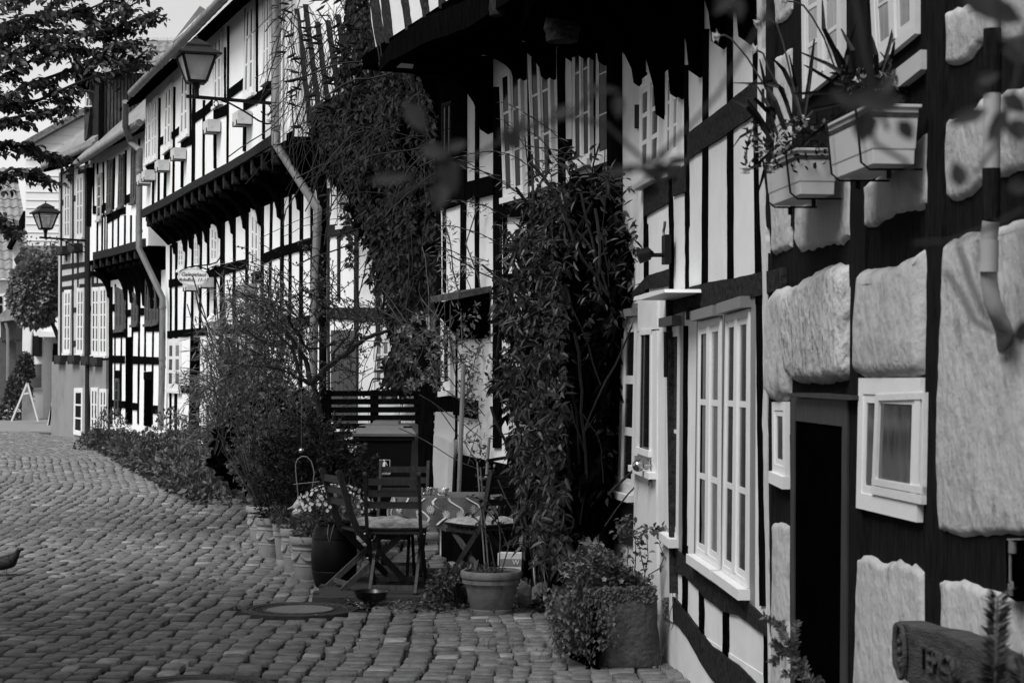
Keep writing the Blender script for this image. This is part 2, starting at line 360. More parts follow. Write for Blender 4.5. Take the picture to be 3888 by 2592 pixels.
U3.rail(mb, [(604, 525, 553), (659, 497, 522), (690, 470, 500)], amp=1)
U3.rail(mb, [(735, 433, 468), (775, 405, 440), (812, 369, 406), (822, 362, 398)], amp=1)
U3.rail(mb, [(868, 339, 375), (900, 314, 352), (929, 291, 330)], amp=1)
U3.rail(mb, [(974, 352, 392), (1003, 335, 375), (1034, 300, 350)], amp=1)
U3.rail(mb, [(931, 382, 418), (950, 375, 405), (974, 356, 392)], amp=1); U3.rail(mb, [(689, 536, 565), (730, 510, 545)], amp=1); U3.rail(mb, [(818, 418, 452), (850, 400, 440), (862, 394, 432)], amp=1)
U3.rail(mb, [(627, 582, 612), (655, 562, 590)], amp=1); U3.rail(mb, [(557, 628, 650), (600, 605, 630)], amp=1)
mb.build('upper_timber_frame', M_TIMBER, H3)
mb = MB(); U3.rail(mb, [(536, 797, 826), (640, 741, 773), (733, 689, 718), (790, 657, 690), (862, 619, 652), (940, 572, 606), (1028, 513, 552), (1050, 498, 540)], th=.05, amp=1.5, seg=5)
mb.build('jetty_beam', M_TIMBERW, H3)
# joist ends and filler boards under the jetty beam
mb = MB(); a = .15
while a < F3.L-.1:
    mb.prism([F3.wpt(a, ZJ-.01, .46), F3.wpt(a+.13, ZJ-.01, .46), F3.wpt(a+.13, ZJ-.22, .46), F3.wpt(a+.065, ZJ-.25, .46), F3.wpt(a, ZJ-.22, .46)], -F3.n*.44)
    mb.prism([F3.wpt(a+.13, ZJ-.03, .40), F3.wpt(a+.69, ZJ-.03, .40), F3.wpt(a+.69, ZJ-.17, .32), F3.wpt(a+.13, ZJ-.17, .32)], -F3.n*.1); a += .69
mb.build('joist_end', M_TIMBERW, H3)
b_ = MB()
for p in zz(ZB, (440, 1225), (540, 1200), (600, 1170), (685, 1135), (755, 1110), (890, 1070), (1015, 1025), (1135, 975), (1285, 935), (1480, 870), (1680, 790), (1885, 700)):
    b_ = MB(); bracket(b_, F3, *p, .42, ZJ-.26, w=.12); b_.build('bracket', M_TIMBER, H3)
mb = MB()
for x0, y0, x1, y1, w_ in [(647, 930, 645, 1640, 6), (668, 920, 665, 1640, 8), (706, 900, 697, 1270, 6), (730, 880, 724, 1640, 7), (762, 870, 757, 1250, 6), (789, 850, 786, 1640, 7), (818, 850, 812, 1270, 6), (843, 830, 839, 1660, (15, 17)), (888, 800, 886, 1230, 8), (936, 780, 935, 1230, (9, 11)),
                           (955, 790, 955, 1050, 6), (994, 760, 992, 1230, 9), (1029, 750, 1020, 1225, 7), (1070, 720, 1063, 1660, (10, 12)), (1100, 700, 1098, 1220, 8), (1143, 680, 1137, 1660, (10, 12)), (1217, 640, 1217, 1660, 10), (1181, 650, 1180, 1660, 6),
                           (934, 1230, 934, 1660, 8), (900, 1240, 900, 1660, 8), (990, 1240, 990, 1660, 8)]:
    F3.post(mb, x0, y0, x1, y1, w_, seg=12, amp=1.0)
F3.rail(mb, [(640, 1062, 1091), (700, 1052, 1083), (780, 1030, 1062), (839, 1008, 1045)], th=.024); F3.rail(mb, [(839, 1006, 1046), (890, 991, 1030), (938, 982, 1018)], th=.024); F3.rail(mb, [(955, 1040, 1078), (990, 1036, 1072)], th=.024)
F3.rail(mb, [(994, 965, 1003), (1066, 934, 972), (1120, 920, 958), (1183, 900, 950), (1222, 880, 930)], th=.024, amp=2)
F3.rail(mb, [(634, 1256, 1284), (740, 1246, 1275), (837, 1238, 1270), (950, 1228, 1262), (1060, 1215, 1252), (1180, 1195, 1235), (1222, 1188, 1228)], th=.024, amp=1.5)
F3.rail(mb, [(634, 1457, 1486), (688, 1462, 1490)], th=.024); F3.rail(mb, [(688, 1462, 1491), (722, 1462, 1492)], th=.024); F3.rail(mb, [(752, 1464, 1498), (787, 1466, 1502)], th=.024); F3.rail(mb, [(634, 1630, 1660), (850, 1640, 1668), (1217, 1660, 1690)], th=.03)
mb.build('timber_frame', M_TIMBER, H3)
for q in [zz(ZA, (168, 1130), (222, 1080))+[(578, 611), (557, 624)], [(584, 378), (603, 362), (600, 600), (582, 611)], [(634, 332), (658, 311), (654, 557), (628, 580)], [(696, 275), (720, 250), (721, 508), (688, 533)],
          [(821, 143), (848, 121), (848, 385), (818, 407)], [(943, 25), (973, 0), (971, 351), (931, 377)], [(1011, -21), (1032, -39), (1030, 296), (1004, 318)]]:
    window(U3, q, H3, cols=2, rows=3, th=.04, glass=M_GLASSC, fr=.12, mull=.16, bar=.05)
for q in [zz(ZB, (485, 1130), (525, 1140), (532, 1360), (475, 1370)), zz(ZB, (640, 1060), (682, 1080), (680, 1345), (637, 1350)), zz(ZB, (808, 900), (868, 960), (865, 1300), (800, 1320)), zz(ZB, (1205, 760), (1280, 850), (1278, 1355), (1162+38, 1380))]:
    window(F3, q, H3, cols=2, rows=3, th=.04, glass=M_GLASSC, fr=.12, mull=.16, bar=.05)
window(F3, zz(ZC, (822, 806), (906, 800), (905, 1168), (815, 1162)), H3, cols=2, rows=3, th=.04, glass=M_GLASSC, fr=.07, mull=.2, bar=.04)
window(F3, zz(ZC, (1088, 800), (1140, 790), (1135, 1250), (1078, 1240)), H3, cols=2, rows=2, th=.04, glass=M_GLASSC, fr=.1, mull=.16, bar=.05)
window(F3, [(905, 1280), (938, 1275), (934, 1560), (900, 1560)], H3, cols=2, rows=2, th=.04, glass=M_GLASSL, fr=.1, mull=.16, bar=.05)
window(F3, [(946, 1275), (984, 1272), (980, 1560), (943, 1560)], H3, cols=2, rows=2, th=.04, glass=M_GLASSC, fr=.1, mull=.16, bar=.05)
def door(F, q, parent, m, th=.03, frame=None, fw=.08, knob=None, boards=0):
    mb = MB(); F.poly(mb, q, th); 
    TL, TR, BR, BL = q
    for i in range(1, boards):
        f = i/boards; a = (TL[0]*(1-f)+TR[0]*f, TL[1]*(1-f)+TR[1]*f); b = (BL[0]*(1-f)+BR[0]*f, BL[1]*(1-f)+BR[1]*f)
        mb.bar(F.pt(*a, th), F.pt(*b, th), .008, .008)
    o = mb.build('door', m, parent); return o
M_DOORD = mat('door_black', .0012, .8, .3, 6, .1, 20, spec=0)
door(F3, zz(ZC, (963, 792), (1022, 792), (1015, 1470), (950, 1470)), H3, M_DOORD)
door(F3, [(842, 1282), (895, 1278), (892, 1660), (842, 1660)], H3, M_DOORD)
# eaves: sloping soffit, roof and gutter
def eave(F, a0, a1, zw, out, zg, parent, run=4, k=.82):
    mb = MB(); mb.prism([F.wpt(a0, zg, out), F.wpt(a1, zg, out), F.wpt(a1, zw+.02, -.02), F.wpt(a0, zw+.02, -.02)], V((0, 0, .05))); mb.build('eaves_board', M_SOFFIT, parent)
    mb = MB(); mb.prism([F.wpt(a0-.05, zg+.03, out-.02), F.wpt(a1+.05, zg+.03, out-.02), F.wpt(a1+.05, zg+.03+(out+run)*k, -run), F.wpt(a0-.05, zg+.03+(out+run)*k, -run)], V((0, 0, .025)))
    return mb.build('roof', M_TILE, parent)
eave(U3, -.2, F3.L+.75, 7.12, .40, 6.93, H3)
gutter(U3, ZA(0, 990), ZA(960, 0), .45, .075, H3, ext=4)
pipe([U3.pt(1047, -60, .12), U3.pt(1047, 250, .12), U3.pt(1046, 545, .12), F3.pt(1207, 795, .14), F3.pt(1200, 1000, .12), F3.pt(1190, 1300, .12), F3.pt(1188, 1660, .12)], .058, H3, coll=((1, .8), (3, .35), (4, .3)))
pipe([U3.pt(*Z1(868, 705), .42), U3.pt(*Z1(868, 880), .35), U3.pt(*Z1(905, 985), .2), U3.pt(*Z1(968, 1040), .1), U3.pt(*ZB(78, 300), .08), U3.pt(*ZB(72, 1155), .08), F3.pt(*ZC(770, 520), .12), F3.pt(*ZC(768, 950), .12), F3.pt(*ZC(755, 1440), .12)], .062, H3, coll=((4, .1), (4, .8), (6, .15), (6, .98), (7, .1)))
# gable return hiding the far end
wall_block(Facade((-6.8-.42, 36.1-.15), (-6.8-4, 36.1-.15+1.4)), -.0, .01, 0, .01, M_PLASTER_FAR, H3, name='end_wall') if 0 else None
mb = MB(); mb.prism([at(x, y, 24.85) for x, y in ((1064, -60), (1116, -60), (1114, 560), (1180, 700), (1064, 700))], V((0, .15, 0))); mb.build('end_boards', M_SOFFIT, H3)
# dormer verge showing above the gutter
mb = MB(); mb.prism([at(*ZA(430, 450), 36), at(*ZA(725, 65), 31), at(*ZA(775, 95), 31), at(*ZA(640, 270), 32.5)], V((-.1, 1.2, .1))); mb.build('dormer_verge', M_PLASTER_MID, H3)

# ------------------------------------------------------------ house 2: second white house with brown windows
H2 = thing('timber_house', 'white timbered house with brown window frames, left of the long white house', 'house')
U2 = Facade((-7.0, 37), (-9.15, 41.5), .45)
wall_block(F2, -.1, F2.L, -.1, 4.25, M_PLASTER_FAR, H2)
wall_block(U2, -.3, F2.L-.05, 4.25, 6.62, M_PLASTER_FAR, H2, th=.42, name='upper_wall')
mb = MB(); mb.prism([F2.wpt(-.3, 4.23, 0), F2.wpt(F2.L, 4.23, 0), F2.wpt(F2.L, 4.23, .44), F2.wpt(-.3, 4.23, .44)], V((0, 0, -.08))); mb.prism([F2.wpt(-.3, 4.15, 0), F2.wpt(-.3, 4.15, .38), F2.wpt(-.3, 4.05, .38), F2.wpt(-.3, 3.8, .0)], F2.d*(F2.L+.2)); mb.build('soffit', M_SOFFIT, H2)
mb = MB()
U2.post(mb, *Z1(618, 1160), *Z1(612, 1568), (20, 16)); 
for x0, y0, x1, y1, w_ in [(645, 1130, 645, 1480, 8), (672, 1130, 672, 1500, 8), (712, 1120, 715, 1500, 8), (742, 1110, 738, 1500, 8), (790, 1090, 782, 1450, 8), (825, 1070, 820, 1440, 9), (868, 1040, 865, 1420, 9), (912, 1010, 905, 1400, 9), (960, 960, 955, 1560, 10)]:
    U2.post(mb, *Z1(x0, y0), *Z1(x1, y1), w_/1.823, seg=7, amp=.8)
for x, w_ in [(640, 8), (672, 8), (690, 5), (704, 4), (742, 7), (778, 7), (822, 8), (862, 8), (900, 8)]:
    U2.post(mb, *Z5(x+2, 30), *Z5(x, 285), w_/1.742, seg=5, amp=.6)
for P in ([(640, 1425, 1480), (705, 1420, 1475)], [(708, 1410, 1460), (742, 1400, 1450)], [(742, 1480, 1545), (825, 1445, 1500)], [(865, 1355, 1410), (945, 1320, 1380)], [(820, 1440, 1490), (866, 1430, 1480)]):
    U2.rail(mb, [Z1(x, a)+(Z1(x, b)[1],) for x, a, b in P], seg=3, amp=.8)
mb.build('upper_timber_frame', M_TIMBER, H2)
mb = MB(); U2.rail(mb, [(352, 958, 986), (420, 943, 972), (519, 914, 944), (545, 905, 938)], th=.05, amp=1.2); mb.build('jetty_beam', M_TIMBERW, H2)
mb = MB(); a = .1
while a < F2.L-.1:
    mb.prism([F2.wpt(a, 4.24, .46), F2.wpt(a+.13, 4.24, .46), F2.wpt(a+.13, 4.05, .46), F2.wpt(a, 4.05, .46)], -F2.n*.44); a += .62
mb.build('joist_end', M_TIMBERW, H2)
for Z, q, c, r_ in [(Z1, [(682, 1210), (712, 1195), (708, 1515), (678, 1525)], 1, 4), (Z1, [(752, 1120), (792, 1100), (782, 1460), (745, 1475)], 2, 3), (Z1, [(834, 1085), (866, 1065), (860, 1425), (824, 1440)], 2, 3), (Z1, [(918, 1035), (958, 1010), (948, 1390), (912, 1405)], 2, 3)]:
    window(U2, zz(Z, *q), H2, cols=c, rows=r_, th=.04, m=M_BROWN if q[0][0] > 700 else M_PLASTER_GREY, glass=M_GLASS, fr=.12, mull=.16, bar=.06)
for q, c in [([(448, 440), (508, 470), (506, 740), (444, 745)], 2), ([(562, 470), (604, 520), (602, 705), (558, 706)], 2), ([(657, 380), (700, 440), (698, 700), (652, 702)], 2), ([(705, 420), (752, 470), (748, 690), (703, 700)], 2), ([(444, 1080), (472, 1080), (468, 1315), (438, 1318)], 1)]:
    window(F2, zz(ZC, *q), H2, cols=c, rows=3, th=.035, m=M_BROWN, glass=M_GLASS, fr=.1, mull=.14, bar=.05)
mb = MB()
for x0, y0, x1, y1, w_ in [(404, 440, 402, 1400, 22), (436, 420, 430, 1370, 6), (478, 790, 474, 1300, 6), (515, 420, 512, 800, 12), (558, 440, 548, 1400, 8), (606, 460, 594, 1400, 9), (648, 430, 642, 1030, 8), (700, 740, 692, 1400, 8), (750, 520, 745, 1420, 9), (650, 420, 650, 700, 10), (472, 980, 470, 1400, 6)]:
    F2.post(mb, *ZC(x0, y0), *ZC(x1, y1), w_/1.844, seg=9, amp=.8)
for P in ([(415, 740, 795), (510, 735, 792)], [(556, 700, 755), (606, 700, 750)], [(648, 690, 752), (750, 680, 752)], [(515, 600, 650), (560, 598, 645)], [(606, 588, 640), (650, 588, 636)], [(418, 560, 612), (445, 560, 612)],
          [(410, 920, 972), (500, 922, 975)], [(548, 922, 980), (650, 928, 980), (745, 932, 985)], [(438, 1024, 1080), (472, 1024, 1080)], [(636, 1035, 1090), (692, 1032, 1095)], [(405, 1230, 1278), (510, 1240, 1290)], [(548, 1250, 1300), (596, 1255, 1305)], [(690, 1268, 1325), (742, 1272, 1330)], [(436, 1318, 1340), (472, 1318, 1345)]):
    F2.rail(mb, [ZC(x, a)+(ZC(x, b)[1],) for x, a, b in P], seg=3, amp=.7, th=.024)
mb.build('timber_frame', M_TIMBER, H2)
door(F2, zz(ZC, (510, 792), (550, 790), (546, 1400), (508, 1400)), H2, M_DOORD); door(F2, zz(ZC, (640, 1090), (692, 1090), (684, 1420), (636, 1410)), H2, M_DOORD)
for p in zz(ZC, (400, 520), (518, 540), (560, 560), (608, 575), (648, 580), (705, 600), (752, 600)):
    b_ = MB(); bracket(b_, F2, *p, .42, 4.0, w=.16); b_.build('bracket', M_TIMBER, H2)
eave(U2, -.3, F2.L+.25, 6.58, .36, 6.42, H2, run=3.2, k=1.0)
gutter(U2, Z1(510, 1150), Z1(965, 850), .40, .072, H2)

# ------------------------------------------------------------ house 1: shade-greyed house with tall white windows and a smooth base
H1 = thing('timber_house', 'narrow timbered house, its walls greyed for shade, with tall white windows and a smooth plaster base', 'house')
wall_block(F1, -.0, F1.L, 2.0, 6.62, M_PLASTER_SHADE, H1)  # this wall's shade is put into its grey plaster colour
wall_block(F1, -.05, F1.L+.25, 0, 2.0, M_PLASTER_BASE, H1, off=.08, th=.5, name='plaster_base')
zz1 = [F1.pt(*p).z for p in [Z1(420, 1190), ZD(440, 1060), ZD(815, 1100)]]
mb = MB()
for x0, y0, x1, y1, w_ in [(232, 640, 229, 1412, 5), (326, 590, 325, 1440, 10), (276, 640, 274, 1430, 5), (300, 640, 298, 680, 5), (294, 900, 294, 1090, 4), (250, 900, 250, 990, 4), (248, 1340, 247, 1412, 4), (370, 1350, 370, 1440, 4), (352, 900, 351, 1440, 5), (300, 1350, 300, 1425, 4), (368, 1000, 368, 1090, 4)]:
    F1.post(mb, x0, y0, x1, y1, w_, seg=8, amp=.8)
for P in ([(448, 205, 243), (640, 182, 215), (700, 172, 205)], [(448, 292, 330), (640, 257, 300), (780, 245, 290)], [(448, 370, 405), (545, 360, 398)], [(590, 350, 382), (640, 348, 380)], [(695, 342, 372), (800, 340, 370)], [(545, 525, 560), (578, 520, 555)], [(540, 770, 815), (575, 768, 808)], [(665, 510, 550), (695, 512, 550)], [(440, 885, 940), (640, 893, 945), (825, 895, 955)], [(436, 1015, 1060), (640, 1025, 1070), (820, 1045, 1100)]):
    F1.rail(mb, [ZD(x, a)+(ZD(x, b)[1],) for x, a, b in P], seg=4, amp=.8)
for P in ([(420, 1385, 1420), (455, 1380, 1415)], [(500, 1355, 1392), (540, 1350, 1388)], [(455, 1210, 1250), (500, 1200, 1240)], [(540, 1180, 1215), (590, 1170, 1205)]):
    F1.rail(mb, [Z1(x, a)+(Z1(x, b)[1],) for x, a, b in P], seg=3, amp=.8)
mb.build('timber_frame', M_TIMBERW, H1)
for q, r_ in [([(492, 395), (542, 390), (534, 862), (484, 862)], 5), ([(587, 382), (638, 376), (632, 868), (580, 865)], 5), ([(696, 374), (750, 372), (748, 880), (694, 875)], 5), ([(754, 370), (808, 366), (806, 882), (752, 880)], 5)]:
    window(F1, zz(ZD, *q), H1, cols=2, rows=r_, th=.05, glass=M_GLASSC, fr=.13, mull=.14, bar=.06)
for q, r_, g in [([(565, 1122), (630, 1120), (626, 1480), (560, 1465)], 3, M_GLASS), ([(690, 1118), (742, 1118), (738, 1480), (688, 1475)], 3, M_GLASSC), ([(756, 1128), (806, 1130), (802, 1475), (752, 1480)], 3, M_GLASSC)]:
    window(F1, zz(ZD, *q), H1, cols=1 if g is M_GLASS else 2, rows=r_, off=.08, th=.05, glass=g, fr=.13, mull=.14, bar=.06, sill=0)
for q in ([(455, 1245), (496, 1230), (496, 1650), (455, 1655)], [(540, 1215), (588, 1200), (586, 1640), (538, 1648)]):
    window(F1, zz(Z1, *q), H1, cols=2, rows=4, th=.05, m=M_PLASTER_MID, glass=M_GLASSC, fr=.13, mull=.14, bar=.06)
pipe([F1.pt(*Z1(600, 1150), .3), F1.pt(*Z1(610, 1250), .1), F1.pt(*ZD(655, 300), .1), F1.pt(*ZD(652, 1120), .1), F1.pt(*ZD(650, 1500), .2)], .06, H1, m=M_TIMBERW, coll=((2, .3), (2, .7)))
e0 = F1.pt(*Z1(420, 1190)).z
mb = MB(); P = [F1.pt(*Z1(300, 1155), .4), F1.pt(*Z1(655, 1000), .4)]; 
mb.tube([P[0], P[1]], .075, 10); g_ = mb.build('gutter', M_ZINC, H1, True)
mb = MB(); up = F1.n*-2.3+V((0, 0, 2.0)); mb.prism([P[0]+V((0, 0, .05)), P[1]+V((0, 0, .05)), P[1]+up, P[0]+up], V((0, 0, .1))); mb.build('roof', M_TILE, H1)
mb = MB(); mb.prism([P[0]-V((0, 0, .02)), P[1]-V((0, 0, .02)), P[1]-F1.n*.42+V((0, 0, .1)), P[0]-F1.n*.42+V((0, 0, .1))], V((0, 0, -.12))); mb.build('eaves_board', M_SOFFIT, H1)
# big dormer between houses: boarded cheek, white front window seen edge on, pantiled roof
DM = MB(); D0 = 41.0
M_BOARD = mat('old_boards', .045, .85, .8, 10, .7, 30, stretch=(7, 7, .35), contrast=(.35, .6))
cheek = [at(*Z1(x, y), D0) for x, y in ((715, 505), (1120, 505), (1120, 900), (700, 1000), (700, 960))]
DM.prism(cheek, V((0, 3, 0))); dm = DM.build('dormer', M_BOARD, H2)
mb = MB(); x = 715
while x < 1110:
    mb.bar(at(*Z1(x, 510), D0-.01), at(*Z1(x-4, 960), D0-.01), .012, .012); x += 24
mb.build('board_joint', M_TIMBER, dm)
mb = MB(); mb.prism([at(*Z1(x, y), D0-.08) for x, y in ((685, 515), (714, 515), (712, 975), (680, 985))], V((0, .3, 0))); mb.build('corner_post', M_TIMBER, dm)
mb = MB(); mb.prism([at(*Z1(588, 545), 42.7), at(*Z1(690, 520), D0+.1), at(*Z1(690, 980), D0+.1), at(*Z1(590, 965), 42.7)], V((.3, .2, 0))); mb.build('front_wall', M_TIMBERW, dm)
mb = MB(); mb.prism([at(*Z1(598, 545), 42.6), at(*Z1(645, 545), 41.9), at(*Z1(638, 738), 41.9), at(*Z1(590, 745), 42.6)], V((.25, .2, 0))); wf = mb.build('window', M_WHITE, dm)
mb = MB()
for a, b in ((.12, .46), (.56, .9)):
    for c, d in ((.05, .32), (.36, .64), (.68, .95)):
        A, B_, C_, E = [at(*Z1(x_, y_), Y_) for x_, y_, Y_ in ((598, 545, 42.59), (645, 545, 41.89), (638, 738, 41.89), (590, 745, 42.59))]
        Pq = lambda u, v: (A*(1-u)+B_*u)*(1-v)+(E*(1-u)+C_*u)*v
        mb.add([Pq(a, c), Pq(b, c), Pq(b, d), Pq(a, d)], [(0, 1, 2, 3)])
mb.build('pane', M_GLASS, wf)
def pantiles(TLp, TRp, BLp, BRp, nx, ny, name, parent, amp=.035, m=None):
    mb = MB(); TLp, TRp, BLp, BRp = map(V, (TLp, TRp, BLp, BRp)); nrm = ((TRp-TLp).cross(BLp-TLp)).normalized(); nrm = nrm if nrm.z > 0 else -nrm
    K = 6
    for j in range(ny):
        rows = []
        for e, lift in ((0, 0), (1.06, .045)):
            v = (j+e)/ny; rows.append([(TLp*(1-u)+TRp*u)*(1-v)+(BLp*(1-u)+BRp*u)*v+nrm*(amp*(.5+.5*math.sin(2*math.pi*u*nx))+lift) for u in [i/(nx*K) for i in range(nx*K+1)]])
        n = nx*K+1; drop = [p-nrm*.03 for p in rows[1]]
        mb.add(rows[0]+rows[1]+drop, [(i, i+1, n+i+1, n+i) for i in range(n-1)]+[(n+i, n+i+1, 2*n+i+1, 2*n+i) for i in range(n-1)])
    return mb.build(name, m or M_TILE, parent, True)
M_PANT = mat('pantile', .20, .7, .25, 5, .3, 30, dirt=(3, (1, 1, 1), .5, .56))
pantiles(at(*Z1(735, 300), 43.2), at(*Z1(1240, 300), 43.2), at(*Z1(700, 510), D0-.3), at(*Z1(1240, 510), D0-.3), 9, 3, 'dormer_roof', dm)
mb = MB()
for i in range(7):
    a = 735+70*i; mb.tube([at(*Z1(a, 285), 43.2), at(*Z1(a+76, 287), 43.2)], [.085, .1], 8)
mb.build('ridge_tile', mat('ridge_tile', .4, .8, .2, 6, .3, 30), dm, True)
mb = MB(); mb.prism([at(*Z1(x, y), 41.5) for x, y in ((515, 560), (540, 480), (700, 500), (680, 560), (590, 540), (580, 600), (530, 598))], V((0, .5, 0))); mb.build('eaves_box', M_SOFFIT, dm)
mb = MB(); mb.prism([at(*Z1(x, y), 41.8) for x, y in ((585, 740), (625, 740), (600, 960), (582, 975))], V((.2, .4, 0))); mb.build('corner_board', M_BOARD, dm)
# tiled slopes below the dormer
mb = MB(); mb.prism([at(*Z1(300, 1120), 44), at(*Z1(580, 905), 46), at(*Z1(640, 895), 45), at(*Z1(700, 940), 43.5), at(*Z1(640, 990), 42.3), at(*Z1(400, 1060), 43.6)], V((.3, .6, .1))); mb.build('lower_roof', M_TILE, H1)
mb = MB(); mb.prism([at(*Z1(560, 1120), 40.5), at(*Z1(720, 960), 42.5), at(*Z1(880, 800), 41.8), at(*Z1(975, 725), 40.5), at(*Z1(850, 890), 39.3), at(*Z1(700, 1010), 39.9)], V((.2, .5, .1))); mb.build('lower_roof', M_TILE, H2)

# ------------------------------------------------------------ gabled house with pale siding, behind the tree
M_SIDING = mat('siding_pale', .72, .8, .03, 2, .1, 20)
G = thing('gabled_house', 'tall pale house clad in horizontal siding with a mossy verge, behind the round tree', 'house')
mb = MB(); YG = 56; gp = [(178, 1020), (596, 792), (600, 1700), (175, 1700)]
mb.prism([at(*Z1(x, y), YG) for x, y in gp], V((0, 8, 0))); mb.build('wall', M_SIDING, G)
mb = MB(); y = 880
while y < 1700:
    xl = 178 if y > 1020 else 178+(1020-y)*1.835
    mb.bar(at(*Z1(xl, y), YG-.01), at(*Z1(600, y+6), YG-.01), .03, .018); y += 56
r2 = random.Random(4)
mb.build('siding_lap', mat('siding_edge', .6, .8, .05), G)
mb = MB(); mb.prism([at(*Z1(x, y), YG-.3) for x, y in ((135, 992), (555, 755), (620, 750), (620, 795), (560, 800), (165, 1022), (140, 1018))], V((0, .5, 0))); mb.build('verge', mat('verge_mossy', .12, .9, .6, 12, .6, 20), G)
# low wing no. 20: a pale box with a deep door recess
N20 = thing('shop_building', 'low white building numbered 20 with a deep doorway, behind the sandwich board', 'building')
YS = 58.0
mb = MB()
def fl(pts, Y, dy=.6, mb_=None): (mb_ or mb).prism([at(*p, Y) for p in pts], V((0, dy, 0)))
fl([ZD(170, 590), ZD(330, 590), ZD(318, 1358), ZD(155, 1365)], YS, 6)
fl([ZD(262, 590), ZD(700, 590), ZD(700, 740), ZD(262, 740)], YS-.02, 5); fl([ZD(310, 590), ZD(700, 590), ZD(700, 1352), ZD(310, 1352)], YS+1.2, 3)
mb.build('wall', M_PLASTER, N20)
mb = MB(); fl([ZD(345, 795), ZD(450, 790), ZD(450, 1235), ZD(345, 1232)], YS+1.15, .2); dr = mb.build('door', M_IRON, N20)
mb = MB(); fl([ZD(375, 840), ZD(440, 840), ZD(440, 1215), ZD(375, 1215)], YS+1.1, .04); mb.build('pane', M_GLASS, dr)
mb = MB(); fl([ZD(268, 698), ZD(420, 706), ZD(424, 742), ZD(290, 742)], YS-.6, .6); mb.build('canopy', M_PLASTER, N20)
mb = MB(); fl([ZD(155, 1352), ZD(420, 1352), ZD(420, 1366), ZD(155, 1368)], YS-.03, .02); mb.build('plinth', M_SOIL, N20)
def text3d(name, s, m, parent, loc, xdir, updir, size, depth=.005, align='CENTER', shear=0, font=None):
    cu = bpy.data.curves.new(name, 'FONT'); cu.body = s; cu.size = size; cu.extrude = depth; cu.align_x = align; cu.align_y = 'CENTER'; cu.shear = shear
    o = bpy.data.objects.new(name, cu); C.objects.link(o); bpy.context.view_layer.update()
    dg = bpy.context.evaluated_depsgraph_get(); me = bpy.data.meshes.new_from_object(o.evaluated_get(dg)); bpy.data.objects.remove(o)
    xd = V(xdir).normalized(); u = V(updir); zd = xd.cross(u).normalized(); ud = zd.cross(xd)
    M = Matrix((xd, ud, zd)).transposed().to_4x4(); M.translation = V(loc)
    me.transform(M); me.materials.clear(); me.materials.append(m)
    ob = bpy.data.objects.new(name, me); C.objects.link(ob)
    if parent: ob.parent = parent; ob.matrix_parent_inverse = Matrix.Identity(4) if parent.get('local') else parent.matrix_basis.inverted()
    return ob
text3d('number', '20', M_IRON, N20, at(*ZD(202, 908), YS-.02), (1, 0, 0), (0, 0, 1), .42, .01)
mb = MB(); mb.lathe([(0.001, -.03), (.27, -.03), (.3, 0), (.27, .03), (.001, .03)], n=24); 
wl = thing('wall_lamp', 'round disc lamp on the white wall above the number 20', 'wall lamp', at(*ZD(240, 810), YS-.35)); 
for v_ in range(len(mb.v)): x, y, z = mb.v[v_]; mb.v[v_] = (z, x*.5, y*1.6)
mb.build('disc', M_PLASTER_GREY, wl); mb = MB(); mb.box((.02, -.1, -.32), (.22, .35, .32)); mb.build('bracket', M_IRON, wl)
mb = MB(); fl([ZD(172, 938), ZD(316, 938), ZD(316, 1130), ZD(172, 1132)], YS-.08, .07); sgn = mb.build('notice_panel', M_WHITE); tag(sgn, 'grey glass showcase with a white frame on the wall under the number 20', 'showcase')
mb = MB(); fl([ZD(182, 946), ZD(308, 946), ZD(308, 1118), ZD(182, 1120)], YS-.1, .015); mb.build('pane', mat('showcase_glass', .16, .3, .5, 1.5, 0, stretch=(.6, .6, 1)), sgn)
# far left: tiled roof house and the little boarded bay
T_ = thing('tiled_house', 'far white house with a large tiled roof at the left edge', 'house')
pantiles(at(-260, 640, 78), at(60, 640, 78), at(-260, 1060, 70), at(135, 1060, 70), 12, 13, 'roof', T_, amp=.07)
mb = MB(); fl([(-260, 1062), (130, 1062), (130, 1600), (-260, 1600)], 70.5, 8); mb.build('wall', M_PLASTER, T_)
for x in (-6,):
    mb = MB(); fl([(x-40, 1120), (x+28, 1112), (x+26, 1200), (x-40, 1200)], 70.2, .2); wn = mb.build('window', M_WHITE, T_)
    mb = MB(); fl([(x-34, 1128), (x+14, 1124), (x+14, 1152), (x-34, 1152)], 70.15, .03); fl([(x-34, 1158), (x+14, 1158), (x+14, 1195), (x-34, 1195)], 70.15, .03); mb.build('pane', M_GLASS, wn)
K_ = thing('gabled_house', 'narrow white gable with a dark verge, between the tiled roof and the siding wall', 'house')
mb = MB(); fl([(92, 800), (96, 1400), (50, 1450), (48, 945)], 64, 5); mb.build('wall', M_PLASTER, K_)
mb = MB(); fl([(25, 940), (34, 948), (94, 845), (94, 800), (88, 802)], 63.7, .4); mb.build('verge', M_TIMBER, K_)
mb = MB(); fl([(52, 985), (92, 935), (96, 955), (94, 975), (66, 990), (62, 1008)], 63.5, .4); mb.build('porch_roof', M_TIMBERW, K_)
Bb = thing('boarded_bay', 'dark boarded shed with a hanging bay, at the left edge beside the ivy', 'shed')
mb = MB(); fl([(-60, 1280), (60, 1280), (62, 1535), (28, 1540), (-60, 1545)], 61.5, 3); mb.build('wall', M_BROWN, Bb)
mb = MB(); fl([(2, 1215), (62, 1205), (60, 1290), (2, 1298)], 61, 1); mb.build('bay', M_BOARD, Bb)
mb = MB()
for i in range(7): fl([(4+i*8, 1290), (9+i*8, 1290), (9+i*8, 1300), (6+i*8, 1302)], 60.95, .1)
mb.build('board_tip', M_BOARD, Bb)
mb = MB(); fl([(-10, 1200), (35, 1165), (66, 1195), (64, 1212), (-10, 1222)], 60.7, 1); mb.build('roof', M_TILE, Bb)
